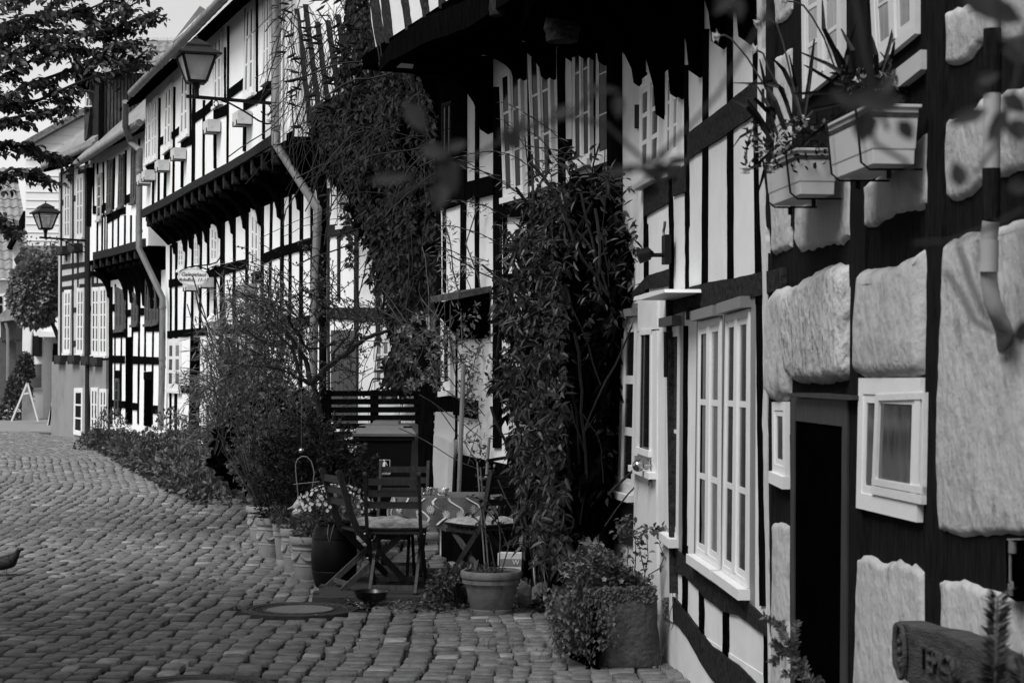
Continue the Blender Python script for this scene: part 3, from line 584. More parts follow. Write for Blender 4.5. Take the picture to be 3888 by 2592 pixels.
mb = MB(); mb.tube([at(20, 1225, 60.8), at(28, 1250, 60.8), at(30, 1300, 60.8), at(28, 1540, 60.8)], .05, 8); mb.build('drainpipe', M_ZINC, Bb)
# ------------------------------------------------------------ house 3b: vine covered house
H3b = thing('timber_house', 'white timbered house half hidden behind the hanging vines', 'house')
U3b = Facade((-.82, 20.07), (-2.58, 24.6), .5)
wall_block(F3b, -.3, F3b.L-.05, -.1, 5.0, M_PLASTER_FAR, H3b)
mb = MB(); U3b.poly(mb, zz(Z2, (500, 800), (700, 690), (1010, 480), (1010, -200), (410, -200), (412, 100), (480, 760)), 0, back=.3); mb.build('upper_wall', M_PLASTER_FAR, H3b)
mb = MB(); U3b.poly(mb, zz(Z2, (388, 100), (415, 100), (452, 560), (500, 835), (498, 945), (388, 945)), .03, back=.15); mb.build('corner_board', M_PLASTER_MID, H3b)
mb = MB()
for x0, y0, x1, y1, w_ in [(405, 60, 490, 780, 22), (465, 30, 555, 740, 22), (548, 150, 618, 700, 22), (620, 140, 690, 620, 24), (690, 100, 760, 600, 24), (780, 60, 850, 560, 26), (880, 0, 930, 500, 26)]:
    U3b.post(mb, *Z2(x0, y0), *Z2(x1, y1), w_/1.823, amp=1.5, th=.03)
U3b.rail(mb, [Z2(480, 765)+(Z2(0, 850)[1],), Z2(720, 640)+(Z2(0, 730)[1],), Z2(1010, 430)+(Z2(0, 560)[1],)], th=.05)
mb.build('upper_timber_frame', M_TIMBERW, H3b)
mb = MB(); F3b.poly(mb, [(1480, 150), (1668, 150), (1664, 620), (1500, 560)], .03); mb.build('shade_panel', M_SOFFIT, H3b)  # dark panel painting the black shade under the jetty
mb = MB(); zt = U3b.pt(*Z2(490, 850)).z
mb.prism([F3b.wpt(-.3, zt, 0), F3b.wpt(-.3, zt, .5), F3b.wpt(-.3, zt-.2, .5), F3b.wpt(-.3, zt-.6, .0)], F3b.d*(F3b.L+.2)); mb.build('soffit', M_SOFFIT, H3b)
mb = MB()
for x0, y0, x1, y1, w_ in [(668, -150, 668, 600, 15), (785, -100, 782, 1200, 24), (930, -100, 925, 1200, 24), (1050, -100, 1050, 1200, 24), (1180, -200, 1180, 1300, 24), (1290, -200, 1290, 1300, 24), (598, -150, 602, 1200, 10)]:
    F3b.post(mb, *Z6(x0, y0), *Z6(x1, y1), w_/1.742, amp=1.5, th=.02)
for P in ([(600, 95, 175), (800, 75, 150), (1380, 0, 90)], [(600, 640, 712), (800, 640, 730), (1380, 640, 740)]):
    F3b.rail(mb, [Z6(x, a)+(Z6(x, b)[1],) for x, a, b in P], th=.024, amp=2)
mb.build('timber_frame', M_TIMBERW, H3b)
door(F3b, zz(Z6, (620, 790), (785, 790), (785, 1400), (620, 1400)), H3b, M_BROWN, boards=6)
window(F3b, zz(Z6, (935, 825), (1035, 815), (1035, 1180), (930, 1180)), H3b, glass=M_GLASSC, fr=.1)
window(F3b, zz(Z6, (690, -120), (765, -130), (765, 90), (690, 100)), H3b, glass=M_GLASSC, fr=.1)
pipe([F3b.pt(1225, 680, .05), F3b.pt(1225, 1600, .05)], .05, H3b, m=M_TIMBER)

# ------------------------------------------------------------ house 4: tall crooked house, wings 4b (seen flatter) and 4 (with the white door)
H4 = thing('timber_house', 'tall crooked white timbered house with a white front door and deep dark jetty', 'house')
ZJ4, ZJ5 = 4.36, 3.95
wall_block(F4, -.0, F4.L, .28, ZJ5+.2, M_PLASTER, H4, th=.35)
wall_block(F4b, -.1, F4b.L, -.1, ZJ4, M_PLASTER, H4, th=.35)
wall_block(Facade((-.65, 16.5), (3, 18)), 0, 4, 0, 8, M_PLASTER, H4, th=.3, name='side_wall')
U4b = Facade((.703, 12.64), (-.65, 16.5), .7); U4 = Facade((1.087, 7.82), (.703, 12.64), .62)
mb = MB(); U4b.poly(mb, zz(Z2, (1000, 400), (1300, 120), (1700, -60), (2400, -500), (2400, -900), (860, -900), (930, 150), (985, 462)), 0, back=.3); mb.build('upper_wall', M_PLASTER, H4)
mb = MB()
for x0, y0, x1, y1, w_ in [(912, -60, 990, 460, 12), (945, -60, 1000, 400, 10), (1000, -60, 1040, 300, 32), (1135, -60, 1175, 220, 22), (1270, -60, 1295, 125, 26), (1395, -60, 1405, 60, 16), (1500, -80, 1510, 0, 16)]:
    U4b.post(mb, *Z2(x0, y0), *Z2(x1, y1), w_/1.823, amp=3, th=.04)
mb.build('upper_timber_frame', M_TIMBERW, H4); mb = MB()
U4b.rail(mb, [Z2(985, 420)+(Z2(0, 500)[1],), Z2(1060, 290)+(Z2(0, 420)[1],), Z2(1300, 120)+(Z2(0, 300)[1],), Z2(1620, -10)+(Z2(0, 180)[1],), Z2(2100, -330)+(Z2(0, -140)[1],)], th=.10, amp=5)
mb.build('jetty_beam', M_TIMBER, H4)
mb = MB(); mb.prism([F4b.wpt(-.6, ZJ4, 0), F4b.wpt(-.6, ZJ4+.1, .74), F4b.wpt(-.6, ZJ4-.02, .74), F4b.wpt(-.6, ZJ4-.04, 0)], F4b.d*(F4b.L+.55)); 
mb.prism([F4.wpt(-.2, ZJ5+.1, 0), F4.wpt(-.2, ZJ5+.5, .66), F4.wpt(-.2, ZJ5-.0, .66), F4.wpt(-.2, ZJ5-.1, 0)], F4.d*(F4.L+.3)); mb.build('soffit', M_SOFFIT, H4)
mb = MB(); mb.prism([U4.wpt(-.2, ZJ5, 0), U4.wpt(F4.L+.15, ZJ5, 0), U4.wpt(F4.L+.15, 7.4, 0), U4.wpt(-.2, 7.4, 0)], -U4.n*.3); mb.build('near_upper_wall', M_PLASTER, H4)
for p in [Z2(1755, 925), Z3(345, 560), Z3(545, 560), Z3(700, 420), Z3(815, 420), Z3(950, 460), Z3(1085, 600)]:
    b_ = MB(); bracket(b_, F4b, *p, .66, ZJ4-.1, w=.14, th=.07); b_.build('bracket', M_SOFFIT, H4)
for p in [Z3(1180, 610), Z3(1340, 830), Z3(1445, 690), Z3(1580, 530), Z3(1745, 330), Z4(300, 300)]:
    b_ = MB(); bracket(b_, F4, *p, .6, ZJ5-.05, w=.12, th=.06); b_.build('bracket', M_SOFFIT, H4)
# carved pendant post at the corner of the jetty
pp = at(*Z3(610, 290), 11.6); mb = MB(); mb.lathe([(.001, 0), (.10, 0), (.105, .03), (.105, .05), (.12, .08), (.10, .17), (.065, .2), (.06, .22), (.062, .28), (.085, .31), (.075, .5), (.06, .55), (.08, .6), (.09, .9)], pp, 14); mb.build('carved_pendant', M_TIMBERW, H4, True)
pp = at(*Z2(1775+25, 110), 12.6); mb = MB(); mb.lathe([(.001, 0), (.05, 0), (.06, .05), (.05, .12), (.06, .2), (.06, .5)], pp, 10); mb.build('carved_pendant', M_TIMBERW, H4, True)
mb = MB()
for x0, y0, x1, y1, w_ in [(1658, 520, 1690-20, 1700, 12), (1758, 480, 1754, 1110, 17), (1683, 760, 1684, 1110, 8), (1808, 320, 1807, 1108, 11), (1886, 330, 1884, 1700, 28), (1912, 300, 1914, 1100, 10), (2013, 200, 2020, 1100, (24, 28)), (2125, 180, 2132, 1100, (24, 20)), (2180, 150, 2180, 1000, 18), (2262, 120, 2270, 1000, (20, 26)), (2030, 1000, 2033, 1400, 16), (2403, 200, 2398, 1250, (30, 28))]:
    F4b.post(mb, x0, y0, x1, y1, w_, seg=14, amp=1.5, th=.018)
F4b.rail(mb, [(1666, 250, 800), (1715, 260, 785), (1762, 290, 766)], th=.03, amp=1); F4b.rail(mb, [Z2(1580, 1262)+(Z2(0, 1385)[1],), Z2(1770, 1213)+(Z2(0, 1340)[1],)], th=.04, amp=3)  # first strip: dark panel painting shade onto the wall, not a rail
F4b.rail(mb, [Z3(145, 1440)+(Z3(0, 1510)[1],), Z3(420, 1370)+(Z3(0, 1490)[1],), Z3(620, 1290)+(Z3(0, 1430)[1],), Z3(700, 1210)+(Z3(0, 1370)[1],), Z3(960, 1180)+(Z3(0, 1290)[1],)], th=.04, amp=3)
F4b.rail(mb, [(1656, 1500, 1560), (1800, 1520, 1590)], th=.04); F4b.rail(mb, [Z3(620, 965)+(Z3(0, 1115)[1],), Z3(662, 962)+(Z3(0, 1112)[1],)], th=.04)
F4b.rail(mb, [(1895, 1040, 1090), (2100, 1030, 1085), (2300, 1020, 1080)], th=.04)
mb.prism([F4b.wpt(.0, -.1, .03), F4b.wpt(.0, .85, .03), F4b.wpt(3.95, .95, .03), F4b.wpt(3.95, -.1, .03)], -F4b.n*.05)  # dark sheet added for the blackness behind the table, no real timber
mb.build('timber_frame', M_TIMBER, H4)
pipe([F4b.pt(2342, 60, .12), F4b.pt(2350, 1180, .12)], .075, H4, m=M_TIMBER, coll=((0, .6),))
for q in ([(195, 500), (340, 420), (362, 1332), (225, 1372)], [(392, 362), (545, 280), (566, 1240), (430, 1290)], [(705, 200), (820, 130), (830, 1095), (708, 1148)], [(872, 230), (948, 190), (966, 1072), (868, 1108)]):
    window(F4b, zz(Z3, *q), H4, cols=2 if q[0][0] < 800 else 1, rows=3, th=.03, glass=M_GLASS, fr=.07, mull=.11, bar=.04)
window(F4b, [(1688, 1200), (1725, 1195), (1726, 1480), (1690, 1485)], H4, cols=1, rows=2, th=.04, glass=M_GLASS, fr=.18)
window(F4b, zz(Z2, (1450, 720), (1515, 700), (1510, 1080), (1450, 1090)), H4, cols=2, rows=2, th=.05, m=M_TIMBERW, glass=M_GLASS, fr=.1)
# wing 4
mb = MB()
for x0, y0, x1, y1, w_ in [Z3(1178, 500)+Z3(1180, 1568)+(9,), Z3(1335, 500)+Z3(1360, 1568)+(13,), Z3(1460, 450)+Z3(1470, 1568)+(13,), Z3(1597, 200)+(2672, 1125, 18), Z3(1762, 60)+(2770, 1110, 18), Z4(300, -50)+Z8(308, 620)+(20,),
                           (2449, 850, 2451, 1110, 14), (2546, 850, 2546, 1190, 13), (2605, 850, 2605, 1100, 9), (2544, 1180, 2526, 1300, 5),
                           Z7(1395, 760)+Z11(1322, 1130)+(12,), Z7(1506, 690)+Z11(1428, 790)+(7,), Z11(1330, 700)+Z11(1328, 1130)+(15,), Z11(1432, 900)+Z11(1432, 1260)+(15,), Z11(1586, 1040)+Z11(1586, 1440)+(18,), Z12(88, 1050)+Z12(86, 1440)+(19,), Z12(350, 1200)+Z12(350, 1700)+(24,), Z7(1278, 560)+Z7(1275, 1568)+(6,),
                           Z8(308, 570)+Z12(318, 1080)+(17,)]:
    F4.post(mb, x0, y0, x1, y1, w_, seg=14, amp=1.6, th=.010)
mb.build('timber_frame', M_TIMBER, H4)
mb = MB()
for P, Z in [([(1172, 1270, 1500), (1345, 1220, 1400)], Z3), ([(1370, 1180, 1360), (1465, 1140, 1325)], Z3), ([(1475, 925, 1105), (1590, 838, 1030), (1750, 715, 925), (1823, 650, 870), (1990, 520, 760)], Z3), ([(1107, 520, 720), (1165, 560, 725)], Z3) if 0 else ([(1110, 725, 890), (1168, 725, 890)], Z3),
             ([(1040, 540, 592), (1140, 430, 520), (1290, 385, 500)], Z7), ([(1310, 545, 685), (1500, 482, 640), (1742, 440, 590), (1950, 395, 545), (2030, 372, 520)], Z7), ([(1400, 640, 718), (1505, 625, 700)], Z7),
             ([(1236, 700, 850), (1335, 765, 900), (1415, 880, 975), (1450, 905, 1022), (1560, 962, 1110), (1665, 1010, 1140), (1745, 1070, 1200), (1850, 1180, 1280)], Z11),
             ([(1240, 1010, 1170), (1290, 1062, 1210), (1340, 1125, 1275), (1420, 1235, 1420), (1500, 1335, 1545), (1665, 1452, 1720), (1800, 1590, 1860)], Z11),
             ([(875, 385, 660), (1025, 455, 720)], Z11)]:
    F4.rail(mb, [Z(x, a)+(Z(x, b)[1],) for x, a, b in P], th=.013, amp=3.5, seg=9)
mb.build('rail', M_TIMBERW, H4)
mb = MB(); mb.prism([F4.wpt(-.05, -.1, .004), F4.wpt(-.05, .33, .004), F4.wpt(1.3, .30, .004), F4.wpt(F4.L, .36, .004), F4.wpt(F4.L, -.1, .004)], -F4.n*.3); mb.build('plinth', M_PLASTER, H4)
KW = dict(th=.016, fr=.06, mull=.13, bar=.05, casing=M_PAINTG, drip=.04, sill=.045)
window(F4, [(2662, 1222), (2746, 1202), (2741, 2158), (2652, 2100)], H4, cols=2, rows=3, glass=M_GLASSL, cw=.16, **KW)
window(F4, [(2766, 1196), (2855, 1172), (2850, 2232), (2752, 2165)], H4, cols=2, rows=3, glass=M_GLASSC, cw=.16, **KW)
window(F4, [Z7(1287, 775), Z7(1372, 760), Z11(1298, 655), Z11(1222, 600)], H4, cols=1, rows=2, glass=M_GLASSC, cw=.22, **KW)
window(F4, [Z7(940, 720), Z7(1086, 700), Z11(1018, 378), Z11(856, 330)], H4, cols=2, rows=3, glass=M_GLASS, cw=.08, **KW)
window(F4, zz(Z3, (1172, 560), (1322, 450), (1300, 1190), (1168, 1262)), H4, cols=2, rows=3, th=.025, glass=M_GLASSC, fr=.08, mull=.14, casing=M_BROWN, sill=.04)
window(F4, zz(Z3, (1352, 500), (1448, 420), (1432, 1085), (1345, 1130)), H4, cols=2, rows=3, th=.025, glass=M_GLASSL, fr=.08, mull=.14, sill=.04)
# white front door
q = [Z7(1105, 600), Z7(1232, 572), (2505, 2330), (2412, 2250)]
TLd, TRd, BRd, BLd = [F4.pt(*p, .002) for p in q]
def Pd(u, v, o): return (TLd*(1-u)+TRd*u)*(1-v)+(BLd*(1-u)+BRd*u)*v + F4.n*o
def dbx(mb, u0, v0, u1, v1, a, b): mb.add([Pd(u, v, o) for o in (a, b) for (u, v) in ((u0, v0), (u1, v0), (u1, v1), (u0, v1))], [(3, 2, 1, 0), (4, 5, 6, 7), (0, 1, 5, 4), (1, 2, 6, 5), (2, 3, 7, 6), (3, 0, 4, 7)])
mb = MB(); dbx(mb, 0, 0, 1, .10, 0, .02); dbx(mb, 0, .105, .2, .5, 0, .02); dbx(mb, .72, .105, 1, .5, 0, .02); dbx(mb, 0, .5, 1, .56, 0, .02); dbx(mb, .1, .56, .9, 1, 0, .008)
dbx(mb, 0, .56, .1, 1, 0, .02); dbx(mb, .9, .56, 1, 1, 0, .02)
for i in range(6): dbx(mb, .115+i*.13, .565, .115+i*.13+.118, 1, .008, .018)
dr = mb.build('door', M_WHITE, H4)
mb = MB(); dbx(mb, .19, .10, .73, .505, .002, .012); mb.build('pane', M_GLASS, dr)
mb = MB(); dbx(mb, .16, .098, .22, .505, .02, .026); dbx(mb, .70, .098, .76, .505, .02, .026); dbx(mb, .16, .098, .76, .115, .02, .027); dbx(mb, .14, .49, .78, .51, .02, .04); dbx(mb, .02, .555, .98, .575, .02, .065); mb.build('moulding', M_WHITE, dr)
mb = MB(); dbx(mb, .14, .52, .66, .552, .02, .04); mb.build('letter_box', M_ZINC, dr)
M_BRASS = mat('knob_metal', .35, .25, .1, 5, 0, metal=1)
kp = F4.pt(*Z11(1118, 195), .025); mb = MB(); mb.sphere(kp+F4.n*.075, .036, 16, 12); mb.tube([kp+F4.n*.05, kp-F4.n*.005], .012, 10); mb.tube([kp+F4.n*.004, kp-F4.n*.01], .03, 14); mb.build('door_knob', M_BRASS, dr, True)
kp = F4.pt(*Z11(1119, 303), .025); mb = MB(); mb.tube([kp+F4.n*.012, kp-F4.n*.01], .022, 12); mb.build('lock', M_BRASS, dr, True)
mb = MB(); F4.strip(mb, [(Z7(1234, 560), Z7(1266, 556)), (Z11(1148, 0), Z11(1222, 0)), ((2512, 2330), (2552, 2360))], th=.016, amp=.1, seg=2); F4.strip(mb, [(Z7(1095, 598), Z7(1104, 596)), (Z11(1020, 0), Z11(1029, 0)), ((2405, 2250), (2412, 2250))], th=.014, amp=.1, seg=2)
F4.poly(mb, [Z7(1052, 592), Z7(1060, 568), Z7(1190, 530), Z7(1258, 518), Z7(1262, 540), Z7(1100, 588)], .2); mb.build('door_frame', M_WHITE, H4)
mb = MB(); F4.strip(mb, [(Z7(1268, 560), Z7(1278, 560)), (Z11(1222, 0), Z11(1230, 0)), (Z11(1235, 1000), Z11(1245, 1000))], th=.04, amp=.5); mb.build('door_reveal', M_TIMBERW, H4)
mb = MB(); mb.tube([F4.pt(*Z7(1268, y), .06) for y in (800, 900, 1000, 1100)], .012, 6); mb.build('chain', M_IRON, H4)

# ------------------------------------------------------------ house 5: the near rough-plastered house
H5 = thing('timber_house', 'near house of rough old plaster panels between black timbers, with a low black door', 'house')
wall_block(Facade((1.55, 3.5), (1.087, 7.82), -.004), -.9, 4.34, -.1, 6.5, M_TIMBER5, H5, th=.35)
F5 = Facade((1.55, 3.5), (1.087, 7.82))
def pillow(F, pts, bulge=.035,  name='plaster_panel', parent=None, m=None, jit=.009, off=.0, edge=.024):
    P2 = [F.pt(*p) for p in pts]; Q = [((p-F.p).dot(F.d), p.z) for p in P2]; k = len(Q); D = []
    sd_ = rnd.random()*50
    for i in range(k):
        a, b = Q[i], Q[(i+1) % k]; L_ = math.hypot(b[0]-a[0], b[1]-a[1]); n = max(2, int(L_/.035))
        for j in range(n):
            f = j/n; x, z = a[0]*(1-f)+b[0]*f, a[1]*(1-f)+b[1]*f
            D.append((x, z))
    # smooth corners, jitter, and take inward normals
    if bulge < .035: edge = .010; bulge *= .45
    for _ in range(0 if bulge < .02 else 1): D = [((D[i-1][0]+2*D[i][0]+D[(i+1) % len(D)][0])/4, (D[i-1][1]+2*D[i][1]+D[(i+1) % len(D)][1])/4) for i in range(len(D))]
    D = [(x+jit*noise.noise(V((x*9, z*9, sd_)))+jit*.7*noise.noise(V((x*40, z*40, sd_))), z+jit*noise.noise(V((x*9, z*9, sd_+7)))+jit*1.2*noise.noise(V((x*40, z*40, sd_+3)))) for x, z in D]
    ar = sum(D[i-1][0]*D[i][1]-D[i][0]*D[i-1][1] for i in range(len(D))); sg = 1 if ar > 0 else -1
    rings = []
    for ins, o in ((-.006, -.02), (-.006, .0), (edge*.25, bulge*.6), (edge, bulge), (edge*2, bulge*1.15)):
        r_ = []
        for i in range(len(D)):
            tx, tz = D[(i+2) % len(D)][0]-D[i-2][0], D[(i+2) % len(D)][1]-D[i-2][1]; l_ = math.hypot(tx, tz) or 1
            x, z = D[i][0]-sg*tz/l_*ins, D[i][1]+sg*tx/l_*ins
            r_.append(F.p+F.d*x+V((0, 0, z))+F.n*(off+o+(.004*noise.noise(V((x*12, z*12, sd_))) if o > 0 else 0)))
        rings.append(r_)
    n = len(D); mb = MB(); mb.add([p for r_ in rings for p in r_], [(a*n+i, a*n+(i+1) % n, (a+1)*n+(i+1) % n, (a+1)*n+i) for a in range(4) for i in range(n)] + [tuple(range(4*n, 5*n))])
    return mb.build(name, m or (M_PLASTER_PIT if bulge == .0451 else M_PLASTER_OLD), parent or H5, True)
for pts, bl in [(zz(Z8, (425, 540), (470, 515), (540, 502), (535, 700), (530, 1150), (520, 1250), (450, 1262), (398, 1200), (402, 800)), .04),
            (zz(Z8, (560, 505), (690, 430), (780, 378), (905, 370), (932, 400), (928, 700), (926, 1060), (900, 1112), (700, 1132), (590, 1130), (538, 1085), (516, 900), (520, 600)), .0451),
            (zz(Z8, (1015, 405), (1130, 395), (1250, 370), (1330, 330), (1445, 250), (1442, 700), (1434, 1060), (1300, 1098), (1100, 1104), (1010, 1096), (982, 1040), (990, 700)), .036),
            (zz(Z8, (415, -260), (535, -300), (540, 0), (535, 235), (430, 280), (410, 260)), .03), (zz(Z8, (568, -300), (935, -420), (937, 0), (935, 178), (800, 215), (600, 258), (565, 200), (575, 0)), .03),
            (zz(Z4, (1075, 1290), (1150, 1250), (1522, 900), (1520, 1430), (1300, 1470), (1130, 1560), (1085, 1570)), .03),
            (zz(Z4, (450, 410), (562, 345), (566, 700), (560, 1000), (450, 1080), (440, 700)), .02), (zz(Z4, (440, -100), (560, -160), (565, 60), (520, 130), (450, 160)), .02),
            (zz(Z8, (1555, 240), (1660, 170), (1780, 155), (2300, 10))+zz(Z12, (2200, 655), (1850, 618), (1600, 628), (1465, 602), (1448, 480), (1440, 0)), .03),
            (zz(Z4, (1650, 830), (1840, 765), (1890, 700), (2400, 560), (2400, 1080), (1890, 1260), (1700, 1385), (1652, 1370), (1640, 1000)), .03),
            (zz(Z4, (1645, 90), (1890, 0), (2400, -250), (2400, 270), (1890, 290), (1840, 360), (1700, 445), (1650, 455)), .03),
            (zz(Z12, (940, 772), (1010, 765), (1090, 822), (1170, 816), (1290, 842), (1348, 880), (1350, 1240), (1352, 1800), (915, 1800), (925, 1200)), .03),
            (zz(Z12, (1470, 930), (1600, 925), (1680, 960), (1790, 1010), (2200, 1080), (2200, 1900), (1458, 1900)), .03),
            (zz(Z12, (395, 565), (503, 572), (500, 1200), (498, 1750), (378, 1750), (390, 900)), .02)]:
    pillow(F5, pts, bl)
mb = MB(); pr = []
for Z, x, y, w_ in [(Z4, 330, -60, 50), (Z4, 335, 140, 44), (Z4, 338, 400, 36), (Z4, 330, 700, 30), (Z4, 345, 1100, 44), (Z4, 352, 1500, 44), (Z8, 346, 200, 40), (Z8, 352, 500, 34), (Z8, 356, 800, 34), (Z8, 360, 1100, 36), (Z8, 352, 1400, 40), (Z12, 340, 0, 36), (Z12, 344, 400, 32), (Z12, 350, 700, 26), (Z12, 356, 1000, 18), (Z12, 362, 1300, 14), (Z12, 366, 1700, 14)]:
    a, y_ = Z(x, y); s_ = {Z4: 1.823, Z8: 1.742, Z12: 1.664}[Z]; w_ *= .72; pr.append(((a-w_/2/s_, y_), (a+w_/2/s_, y_)))
F5.strip(mb, pr, th=.016, amp=1.5, seg=4, off=.0); mb.build('corner_plaster', mat('plaster_edge', .5, .9, .1, 6, .5, 30, bdist=.008), H5)
mb = MB()
for x0, y0, x1, y1, w_ in [Z4(410, -60)+Z4(408, 1568)+(34,), Z4(605, -60)+Z4(585, 1568)+(38,), Z4(1030, -60)+Z8(965, 500)+(60,), Z8(965, 500)+Z12(900, 1700)+(50,), Z4(1545, -60)+Z12(1400, 1750)+(64,), Z8(386, 280)+Z12(372, 1700)+(12,), Z12(505, 0)+Z12(508, 1700)+(9,)]:
    F5.post(mb, x0, y0, x1, y1, w_, seg=18, amp=2.5, th=.010)
mb.build('timber_frame', M_TIMBER5, H5)
# door: lit lintel board, jambs, black leaf
mb = MB(); F5.poly(mb, zz(Z8, (557, 1240), (900, 1248), (865, 1425), (557, 1388)), .018); F5.poly(mb, zz(Z8, (525, 1203), (700, 1205), (935, 1224), (935, 1250), (895, 1250), (525, 1228)), .045)
F5.poly(mb, [Z8(866, 1425), Z8(900, 1250), Z12(850, 1700), Z12(812, 1700), Z12(826, 0)], .018); F5.poly(mb, [Z8(527, 1232), Z8(556, 1240), Z12(526, 0), Z12(522, 1700), Z12(502, 1700), Z12(500, 0)], .018)
mb.build('door_frame', mat('door_frame_paint', .03, .6, .3, 14, .2, 40, stretch=(1, 1, .3)), H5)
mb = MB(); F5.poly(mb, [Z8(556, 1388), Z8(866, 1425), Z12(822, 800), Z12(815, 1800), Z12(520, 1800), Z12(526, 0)], .012)
mb.build('door', M_DOORD, H5)
o = window(F5, [Z8(1015, 1106), Z8(1430, 1103), Z12(1340, 552), Z12(953, 460)], H5, cols=1, rows=1, th=.022, fr=.085, glass=mat('glass_near', .05, .08, .9, 5, .03, 5, stretch=(4, 4, .8), spec=.6), m=M_WHITE, sill=0, casing=M_WHITE)
mb = MB(); q = [F5.pt(*p, .03) for p in [Z8(1075, 1215), Z8(1400, 1200), Z12(1325, 450), Z12(1003, 380)]]
def Pw(u, v, o): return (q[0]*(1-u)+q[1]*u)*(1-v)+(q[3]*(1-u)+q[2]*u)*v + F5.n*o
def wbx(u0, v0, u1, v1, a, b): mb.add([Pw(u, v, o_) for o_ in (a, b) for (u, v) in ((u0, v0), (u1, v0), (u1, v1), (u0, v1))], [(3, 2, 1, 0), (4, 5, 6, 7), (0, 1, 5, 4), (1, 2, 6, 5), (2, 3, 7, 6), (3, 0, 4, 7)])
wbx(.0, .0, .07, .9, -.018, -.005); wbx(.955, .0, 1, .9, -.018, -.005); wbx(.07, .0, .955, .06, -.018, -.005); wbx(.0, .83, 1, .895, -.018, -.004); wbx(.0, .905, 1, .985, -.018, -.001)
mb.build('sash', mat('paint_white_near', .62, .5, .08, 5, .2, 40), o)
window(F5, [Z8(432, 1264), Z8(522, 1262), Z12(499, 262), Z12(416, 228)], H5, cols=1, rows=1, th=.02, fr=.16, glass=M_GLASSC, sill=.015)
window(F5, zz(Z4, (655, -260), (935, -400), (938, 470), (665, 690)), H5, cols=2, rows=3, th=.02, fr=.08, mull=.12, bar=.03, glass=M_GLASSL, m=M_PLASTER_MID, sill=.0)
window(F5, zz(Z4, (1120, -330), (1450, -480), (1450, 235), (1165, 470)), H5, cols=2, rows=2, th=.02, fr=.08, mull=.12, bar=.02, glass=M_GLASSL, m=M_PLASTER_MID, sill=.0)
mb = MB(); F5.poly(mb, zz(Z4, (1225, 520), (1450, 345), (1450, 480), (1300, 600), (1230, 590)), .03); mb.build('apron_board', M_PLASTER_GREY, H5)
# painted drainpipe, bending away at its foot
M_PIPEL = mat('pipe_light', .3, .6, .15, 6, .1, 20)
a, b_, c, e, f_ = [F5.pt(*p, .14) for p in (Z4(1950, -80), Z4(1948, 200), Z4(1945, 645), Z4(1940, 1165), Z4(1938, 1525))]
pipe([a, b_], .023, H5, m=M_PIPEL); pipe([b_, c], .024, H5, m=M_TIMBER5); pipe([c, e], .023, H5, m=M_PIPEL); pipe([e, f_], .024, H5, m=M_TIMBER5)
pipe([f_]+[F5.pt(*Z8(*p), o_) for p, o_ in (((1836, 200), .14), ((1834, 335), .14), ((1840, 480), .13), ((1862, 600), .12), ((1900, 700), .10), ((1935, 780), .06), ((1945, 900), .0))], .023, H5, m=M_PIPEL, coll=((1, .5), (1, .95)))
mb = MB(); mb.prism([F5.wpt(-.9, 6.5, .3), F5.wpt(4.5, 6.5, .3), F5.wpt(4.5, 9.5, -3), F5.wpt(-.9, 9.5, -3)], V((0, 0, .1))); mb.build('roof', M_TILE, H5)
mb = MB(); mb.prism([U4.wpt(-.3, 7.4, .3), U4.wpt(F4.L+.4, 7.4, .3), U4.wpt(F4.L+.4, 10.5, -3), U4.wpt(-.3, 10.5, -3)], V((0, 0, .1))); mb.prism([U4b.wpt(-.3, 7.4, .3), U4b.wpt(F4b.L+.3, 7.4, .3), U4b.wpt(F4b.L+.3, 10.5, -3), U4b.wpt(-.3, 10.5, -3)], V((0, 0, .1))); mb.build('roof', M_TILE, H4)
# house added across the street, outside the view, to shade the near walls
HO = thing('shade_house', 'unseen house added across the street to shade the near timbered house', 'house')
mb = MB(); mb.box((-9.5, -6, -.1), (-4.6, 9.2, 7.0)); mb.build('wall', M_PLASTER_GREY, HO)
mb = MB(); mb.prism([V((-4.3, -6.2, 6.9)), V((-4.3, 9.4, 6.9)), V((-7.1, 9.4, 10.2)), V((-7.1, -6.2, 10.2))], V((0, 0, .12))); mb.prism([V((-9.8, -6.2, 6.9)), V((-9.8, 9.4, 6.9)), V((-7.1, 9.4, 10.2)), V((-7.1, -6.2, 10.2))], V((0, 0, .12))); mb.build('roof', M_TILE, HO)
for y_ in (-3, 0, 3, 6):
    for z_ in (1.0, 4.0):
        mb = MB(); mb.box((-4.60, y_, z_), (-4.54, y_+1, z_+1.4)); wn = mb.build('window', M_WHITE, HO); mb = MB(); mb.box((-4.55, y_+.1, z_+.1), (-4.53, y_+.9, z_+1.3)); mb.build('pane', M_GLASS, wn)
# ============================================================ THINGS
def frame_thing(o, p, xdir=None):
    o.location = p
    if xdir is not None: o.rotation_euler = (0, 0, math.atan2(xdir.y, xdir.x))
